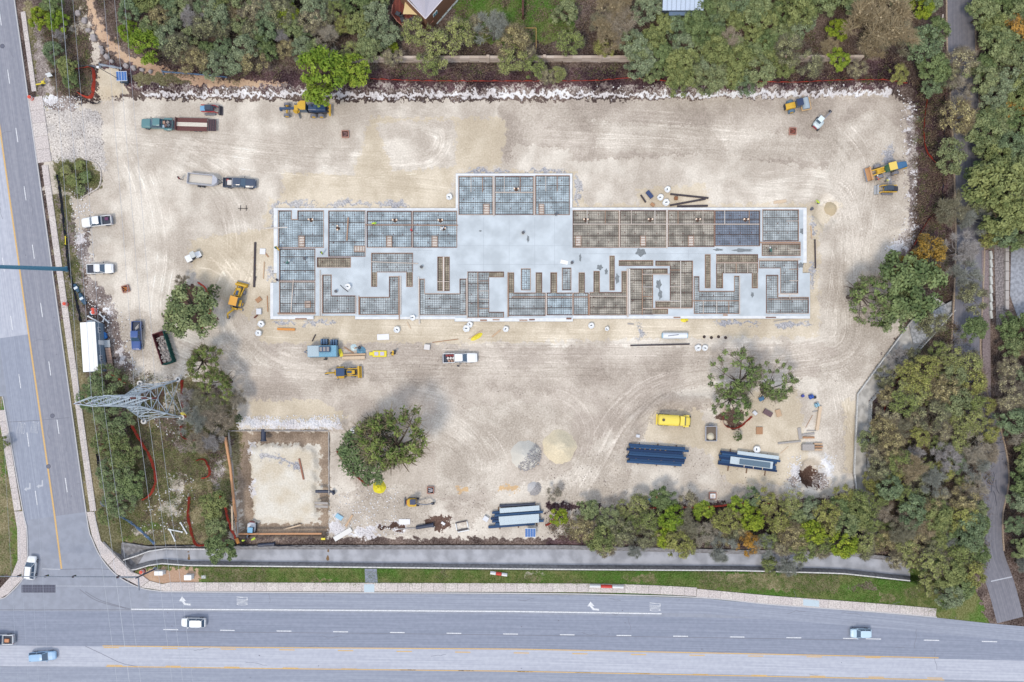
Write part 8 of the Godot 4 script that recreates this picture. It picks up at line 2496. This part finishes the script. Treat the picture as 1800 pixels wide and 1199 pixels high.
	var bags := [[790, 347, 0.62, 0.0, "white bulk bag by the slab's inner north corner"], [460, 570, 0.66, 0.0, "white bulk bag with dark tools west of the slab"], [455.5, 586, 0.62, 0.0, "white bulk bag with teal straps south-west of the slab"], [698, 580, 0.66, 0.0, "white bulk bag south of the slab near the foam sheet"], [726, 559, 0.6, 0.1, "white bulk bag touching the slab's south edge"], [613, 505, 0.62, 0.36, "white bulk bag standing on the slab near the hose"], [820, 578, 0.7, 0.0, "lower white bulk bag of the pair near the yellow tarpaulin"], [826, 571, 0.6, 0.0, "upper white bulk bag of the pair near the yellow tarpaulin"], [889, 579, 0.58, 0.0, "white bulk bag with a dark strap south of the slab"], [1172.5, 334, 0.6, 0.0, "white bulk bag with a black mark north of the slab"], [1160, 348, 0.62, 0.0, "white bulk bag with blue stains north of the slab"], [1170, 357, 0.68, 0.0, "large white bulk bag at the beams north of the slab"], [1039, 573, 0.6, 0.0, "white bulk bag south of the finger bays"], [1066.5, 578.5, 0.42, 0.0, "small pale bulk bag south of the finger bays"], [1226, 612, 0.66, 0.0, "white bulk bag on the haul road beside the purple one"], [1238, 612, 0.6, 0.0, "bulk bag with purple contents on the haul road"], [1329, 790, 0.7, 0.0, "white bulk bag behind the silver deck stack"], [621, 758, 0.66, 0.0, "white bulk bag beside the broad dark oak"]]
	for b in bags: bag(b[0], b[1], b[2], b[3], b[4])
	var tk := thing("fuel_tank", "long white cylindrical tank lying south of the slab", "tank", G(1184.5, 590.5), 0.0)
	cyl(tk, "shell", mat("tank_white", C(240, 244, 248), 0.4), 0.62, 4.9, Vector3(0, 0.72, 0), Vector3(0, 0, PI / 2.0), -1.0, 20); for s in [-1, 1]: cyl(tk, "end_cap", mat("tank_blue", C(170, 208, 230), 0.4), 0.55, 0.25, Vector3(s * 2.5, 0.72, 0), Vector3(0, 0, PI / 2.0), -1.0, 20)
	box(tk, "skid", mat("skid_blue", C(150, 190, 220), 0.5), Vector3(4.2, 0.2, 1.2), Vector3(0, 0.1, 0)); box(tk, "top_rail", steel(), Vector3(2.2, 0.08, 0.16), Vector3(-0.4, 1.34, 0), Vector3(0, 0.12, 0))
	var yt := thing("tarpaulin", "bright yellow tarpaulin dropped south of the slab", "tarpaulin", G(838, 592), 0.55); part("sheet", moundm(0.7, 0.35, 31, 8, 18, 1.2), yl, yt).scale = Vector3(2.2, 1, 0.8); box(yt, "pole", lum[1], Vector3(3.4, 0.12, 0.14), Vector3(0, 0.3, -0.5))
	var yt2 := thing("tarpaulin", "small yellow sheet at the slab's south edge", "tarpaulin", G(1203, 562.5)); part("sheet", moundm(0.6, 0.25, 33, 8, 18, 1.2), yl, yt2).scale = Vector3(1.5, 1, 0.9); box(yt2, "peg", lum[2], Vector3(0.3, 0.2, 0.2), Vector3(0.5, 0.1, 0.3))
	var yt3 := thing("tarpaulin", "round yellow cover at the south foot of the broad dark oak", "tarpaulin", G(667, 856)); part("sheet", moundm(1.45, 1.2, 35, 9, 22, 0.5), mat("cover_yellow", C(236, 222, 30), 0.5), yt3); cyl(yt3, "pole", black(), 0.05, 1.6, Vector3(0, 0.7, 0))
	var yr := thing("roll_marker", "yellow barrier board at the silt fence", "barrier", G(118, 424), PI / 2.0); box(yr, "board", yl, Vector3(1.8, 0.7, 0.12), Vector3(0, 0.6, 0), Vector3(0.7, 0, 0)); for s in [-0.7, 0.7]: cyl(yr, "foot", yl, 0.06, 0.8, Vector3(s, 0.4, 0))
	var yq := thing("sign_board", "yellow sign leaning on the tower's east netting", "sign", G(325, 728), 0.2); box(yq, "board", yl, Vector3(0.9, 1.1, 0.08), Vector3(0, 0.7, 0), Vector3(-0.8, 0, 0)); cyl(yq, "post", mat("pipe_white", Color.WHITE), 0.06, 5.0, Vector3(-0.4, 0.3, -2.6), Vector3(PI / 2.0 - 0.1, 0.12, 0))
	for k in [[741.5, 470.5, C(226, 190, 40), "yellow bucket on the slab near the twin bays"], [919.5, 410.5, C(206, 158, 46), "amber bucket in the middle of the slab"], [1426, 368, C(40, 70, 140), "blue bucket at the slab's north-east corner"], [537, 456, C(40, 48, 60), "black bucket on the slab by the long notch"], [1005, 463, C(46, 50, 70), "black pail beside the plan sheet"], [977, 378, C(40, 36, 60), "dark pail on the slab below the top bays"], [592, 513, C(40, 48, 66), "black pail by the hose on the slab"]]:
		var t := thing("bucket", k[3], "bucket", G(k[0], k[1], 0.36 if k[0] < 1420 else 0.0)); cyl(t, "pail", mat("pail_" + k[2].to_html(), k[2], 0.5), 0.24, 0.5, Vector3(0, 0.25, 0), Vector3.ZERO, 0.3, 14); cyl(t, "rim", mat("pail_rim", C(90, 90, 96), 0.5), 0.32, 0.05, Vector3(0, 0.5, 0), Vector3.ZERO, -1.0, 14)
	for k in 4: heap(1238 + k * 12.5, 592 + (k % 2) * 1.5, 0.35, 0.3, mat("clod", C(70, 56, 54), 0.95), ["first", "second", "third", "last"][k] + " dark clod from the white tank in the row of four", 40 + k)
	# basin: edge walls, form boards, pipes
	var bw := holder("basin_wall")
	for e in [[401, 757.5, 577, 757.5], [577.5, 760, 578, 870], [401, 760, 418, 940]]:
		var n := 8
		for i in n:
			var a := Vector2(e[0], e[1]).lerp(Vector2(e[2], e[3]), (i + 0.01) / n); var b := Vector2(e[0], e[1]).lerp(Vector2(e[2], e[3]), (i + 0.99) / n)
			part("wall_panel", ribbonm([a, b], -0.8, 0.8, 0.12 + 0.02 * (i % 2), 1.2), mottled("basin_panel", C(216, 210, 206), C(150, 142, 140), 1.5), bw)
	var fo := mottled("form_orange", C(226, 172, 130), C(196, 140, 102), 1.2)
	for k in [[401, 768, 410, 820, "upper"], [410, 820, 416, 880, "middle"], [416, 880, 423, 934, "lower"]]: board(k[0], k[1], k[2], k[3], 0.42, 0.5, fo, "form_beam", k[4] + " orange form beam along the basin's west side", "beam", 1.2)
	for k in [[423, 936, 470, 935.8, "west"], [470, 935.8, 520, 935.5, "middle"], [520, 935.5, 569, 935.5, "east"]]: board(k[0], k[1], k[2], k[3], 0.3, 0.5, fo, "form_beam", k[4] + " orange form beam along the basin's south side", "beam", 1.3)
	board(412, 888, 413, 930, 0.3, 0.2, lum[0], "timber_plank", "pale plank beside the basin's west form beam", "plank", 1.2); board(416, 946, 420, 955, 0.6, 0.4, mottled("orange_timber", Color.WHITE, Color.WHITE, 1.0), "form_beam", "orange block at the basin's south-west corner", "beam"); board(500, 930, 530, 922, 0.3, 0.1, lum[0], "timber_plank", "pale planks crossed in the basin's south trench", "plank", 0.5); board(526, 806, 534, 843, 0.35, 0.2, mottled("rust_strip", C(180, 128, 108), C(140, 96, 82), 0.8), "steel_strip", "rusty strip lying on the basin floor", "strip"); board(565, 947, 572, 947, 0.4, 0.3, yl, "yellow_crate", "yellow bag at the basin's south-east corner", "bag")
	var pk := mat("pipe_black", C(44, 54, 78), 0.5)
	for k in [[561, 863, 586, 863, 0.32, "black drain pipe crossing the basin's east trench"], [584, 862, 589, 868, 0.26, "black pipe elbow beyond the basin's east wall"], [466, 757, 466, 772, 0.5, "black drain pipe entering the basin from the north"], [455, 958, 483, 956, 0.35, "dark pipe on the channel's north edge"], [732, 927, 762, 922, 0.4, "dark channel section lying in the spoil south of the yard"], [1115, 879, 1148, 885, 0.4, "dark navy pipe at the south yard fence"], [1126, 877, 1150, 881, 0.35, "sky-blue pipe beside the navy one at the south yard fence"], [878, 889, 940, 886, 0.3, "dark channel lying above the grey steel stack"]]:
		var a := G(k[0], k[1], k[4] * 0.8 + (0.5 if k[1] < 900 and k[0] < 600 else 0.0)); var b := G(k[2], k[3], k[4] * 0.8 + (0.5 if k[1] < 900 and k[0] < 600 else 0.0))
		var t := thing("drain_pipe", k[5], "pipe", (a + b) / 2.0, yaw_of(k[0], k[1], k[2], k[3])); var mm: Material = pk if not k[5].begins_with("sky") else mat("pipe_sky", C(70, 150, 200), 0.5)
		cyl(t, "barrel", mm, k[4], a.distance_to(b), Vector3.ZERO, Vector3(0, 0, PI / 2.0), -1.0, 14); cyl(t, "bell", mm, k[4] * 1.25, 0.3, Vector3(a.distance_to(b) / 2 - 0.1, 0, 0), Vector3(0, 0, PI / 2.0), -1.0, 14)
	for k in [[555, 883, 578, 884, "upper pale board crossing the basin's east trench"], [555, 889, 578, 890, "lower pale board crossing the basin's east trench"]]: board(k[0], k[1], k[2], k[3], 0.5, 0.12, lum[3], "timber_plank", k[4], "plank", 0.7)
	# timber frames and gear by the pit in the south-east yard
	for k in [[1441, 714, 1435, 756, 0.62, 0.5, 0, "long pale timber form beside the dug pit"], [1404, 752, 1407, 772, 0.7, 0.2, 3, "white board standing by the timber forms"], [1409, 765, 1431, 762, 0.4, 0.3, 3, "grey plank north of the timber table"], [1411, 769, 1431, 769, 0.4, 0.3, 2, "brown plank north of the timber table"], [1367, 779.5, 1407, 775.5, 0.35, 0.3, 3, "long grey plank west of the timber table"], [1372, 797, 1386, 785, 0.2, 0.1, 0, "thin pale stake west of the pit"], [1408, 786, 1429, 786, 1.3, 0.8, 3, "grey plywood table top beside the pit"], [1430, 780, 1444, 780, 0.35, 0.5, 1, "first timber rung beside the plywood table"], [1430, 785, 1445, 785, 0.35, 0.5, 2, "second timber rung beside the plywood table"], [1430, 790, 1444, 790, 0.35, 0.5, 1, "third timber rung beside the plywood table"], [1418, 757, 1434, 757, 0.15, 0.2, 3, "thin board joined to the long timber form"], [1428, 724, 1438, 722, 0.2, 0.2, 3, "white slat at the head of the long timber form"], [1416, 752, 1428, 730, 0.1, 0.1, 2, "thin leaning stake by the long timber form"]]:
		board(k[0], k[1], k[2], k[3], k[4], k[5], lum[k[6]], "timber_plank", k[7], "plank")
	for k in [[1424, 697.5, C(40, 90, 190), 0.45, "blue drum lying north of the timber forms"], [1431, 698.5, C(40, 38, 40), 0.3, "black pail beside the blue drum"], [1410, 696, C(60, 70, 160), 0.3, "striped blue sack beside the blue drum"], [1434, 712, C(150, 196, 216), 0.45, "pale blue tub at the head of the long timber form"]]:
		var t := thing("plastic_drum", k[4], "drum", G(k[0], k[1]), 0.4); cyl(t, "body", mat("drum_" + k[2].to_html(), k[2], 0.5), k[3], k[3] * 1.6, Vector3(0, k[3], 0), Vector3(0, 0, PI / 2.0 if k[3] > 0.4 else 0.0), -1.0, 16); cyl(t, "ring", black(), k[3] * 1.06, 0.08, Vector3(0, k[3], 0), Vector3(0, 0, PI / 2.0 if k[3] > 0.4 else 0.0), -1.0, 16)
	board(1329, 757, 1340, 757, 1.5, 0.3, lum[2], "plywood_sheet", "brown plywood sheet near the sapling", "sheet"); board(1324, 728, 1328, 724, 0.9, 0.5, mat("crate_white", Color.WHITE), "tool_crate", "white box at the orange netting by the spreading oak", "crate"); board(1342, 722, 1356, 730, 1.0, 0.4, mottled("brush_mauve", C(140, 116, 122), C(100, 80, 88), 0.6), "brush_pile", "mauve brush pile east of the spreading oak", "brush"); board(1366, 720, 1370, 732, 1.0, 0.3, lum[1], "stake_bundle", "bundle of golden stakes east of the spreading oak", "stakes"); board(1118, 766, 1124, 767, 0.6, 0.3, mat("crate_white", Color.WHITE), "carton_box", "white carton north of the navy steel stack", "box"); board(1150, 873, 1161, 875, 1.0, 0.5, lum[2], "tool_crate", "brown crate beside the blue pipes at the south fence", "crate")
	board(1334, 703, 1342, 699, 0.8, 0.4, mat("cooler_blue", C(70, 120, 160), 0.6), "cooler_box", "blue cooler under the spreading oak", "box"); board(850, 909, 858, 914, 1.0, 0.6, mat("crate_white", Color.WHITE), "tool_crate", "white box at the west end of the grey steel stack", "crate"); board(701, 917, 721, 917, 1.1, 0.15, mat("sheet_white", Color.WHITE), "foam_sheet", "white foam sheet in the spoil south of the yard", "sheet"); board(700, 930, 765, 926, 0.25, 0.2, lum[3], "timber_plank", "long grey plank in the spoil south of the yard", "plank"); board(776, 918, 782, 922, 0.5, 0.2, mat("sheet_white", Color.WHITE), "foam_block", "small white block on the dark earth patch", "block")
	var fr := thing("form_ring", "square form of black and white rods beside the grey steel stack", "frame", G(812, 924), 0.2); for s in [-1, 1]: bar(fr, "rod", db, Vector3(-1.2, 0.2, s * 0.8), Vector3(1.2, 0.2, s * 0.8), 0.22, 0.2); bar(fr, "rod", mat("pipe_white", Color.WHITE), Vector3(s * 1.2, 0.24, -0.7), Vector3(s * 1.2, 0.24, 0.7), 0.18, 0.2)
	bar(fr, "rod", mat("pipe_white", Color.WHITE), Vector3(-1.1, 0.2, 1.15), Vector3(1.3, 0.2, 1.15), 0.2, 0.18)
	for k in [[415, 363, 427, 369, "H-shaped rod frame on the sand near the navy pickup"]]:
		var t := thing("rod_frame", k[4], "frame", G(428, 366)); for s in [-0.6, 0.6]: cyl(t, "rod", db, 0.05, 1.1, Vector3(s, 0.08, 0), Vector3(PI / 2.0, 0, 0)); cyl(t, "rod", db, 0.05, 2.0, Vector3(-0.1, 0.1, 0.1), Vector3(0, 0, PI / 2.0))
	board(591, 905, 602, 912, 0.9, 0.3, mat("tarp_sky2", C(150, 196, 220), 0.6), "tarpaulin_fold", "pale blue folded sheet in the rubble east of the basin", "sheet"); board(608, 925, 620, 905, 0.4, 0.2, lum[1], "timber_plank", "splintered plank in the rubble east of the basin", "plank"); board(588, 948, 618, 930, 1.0, 0.3, mat("slab_white", C(236, 234, 230), 0.9), "broken_slab", "broken white slab leaning in the rubble east of the basin", "slab")
	for k in [[862, 1006, 892, 1010, "red and white barrier lying on the mown verge"], [1036, 1029, 1096, 1031, "red and white barrier along the south kerb"]]:
		var a := G(k[0], k[1]); var b := G(k[2], k[3]); var t := thing("water_barrier", k[4], "barrier", (a + b) / 2.0, yaw_of(k[0], k[1], k[2], k[3])); var n := 3; var L := a.distance_to(b)
		for i in n: part("segment", loftm([[-L / 2 + L * i / n, 0.3, 0.0, 0.8, 0.1], [-L / 2 + L * (i + 0.95) / n, 0.3, 0.0, 0.8, 0.1]]), mat("barrier_red" if i % 2 else "barrier_white", C(226, 72, 60) if i % 2 else C(244, 244, 244), 0.5), t)
	# hose and rods on the slab
	tag(part("hose", tubem([P(598, 501, 0.4), P(604, 507, 0.4), P(612, 513, 0.42)], 0.06, 6), db), "dark hose running to the bulk bag on the slab", "hose")

func _ready() -> void:
	rng.seed = 4
	var cam := Camera3D.new()
	cam.name = "camera"
	add_child(cam)
	cam.position = Vector3(0, H, (NV - 599.5) / S)
	cam.rotation_degrees = Vector3(-90, 0, 0)
	cam.projection = Camera3D.PROJECTION_FRUSTUM
	cam.near = 1.0
	cam.far = 2000.0
	cam.size = 1199.0 / S / H
	cam.frustum_offset = Vector2(0, (NV - 599.5) / S / H)
	cam.current = true
	var env := Environment.new()
	env.background_mode = Environment.BG_SKY
	var sky := ProceduralSkyMaterial.new()            # even, slightly blue overcast
	sky.sky_top_color = Color(0.86, 0.90, 0.97)
	sky.sky_horizon_color = Color(0.80, 0.84, 0.90)
	sky.sky_curve = 0.3
	sky.ground_bottom_color = Color(0.45, 0.44, 0.40)
	sky.ground_horizon_color = Color(0.70, 0.72, 0.74)
	sky.sun_angle_max = 1.0
	env.sky = Sky.new()
	env.sky.sky_material = sky
	env.tonemap_mode = Environment.TONE_MAPPER_LINEAR
	env.tonemap_exposure = 1.62
	env.sdfgi_enabled = true
	env.ssao_enabled = true
	env.ssil_enabled = true
	var we := WorldEnvironment.new()
	we.name = "world"
	we.environment = env
	add_child(we)
	var sun := DirectionalLight3D.new()
	sun.name = "sun"
	sun.light_energy = 0.5
	sun.light_color = Color(1.0, 0.95, 0.88)
	sun.light_angular_distance = 12.0
	sun.shadow_enabled = true
	sun.rotation_degrees = Vector3(-56, -32, 0)
	add_child(sun)
	var t0 := Time.get_ticks_msec()
	build_ground()
	print("ground ", Time.get_ticks_msec() - t0)
#BUILD
	build_roads()
	build_slab()
	print("slab ", Time.get_ticks_msec() - t0)
	build_trees()
	print("trees ", Time.get_ticks_msec() - t0)
	build_vehicles()
	print("vehicles ", Time.get_ticks_msec() - t0)
	build_tower()
	build_poles()
	build_fences()
	build_office()
	build_north()
	print("fixtures ", Time.get_ticks_msec() - t0)
	build_people()
	build_site()
	print("site ", Time.get_ticks_msec() - t0)
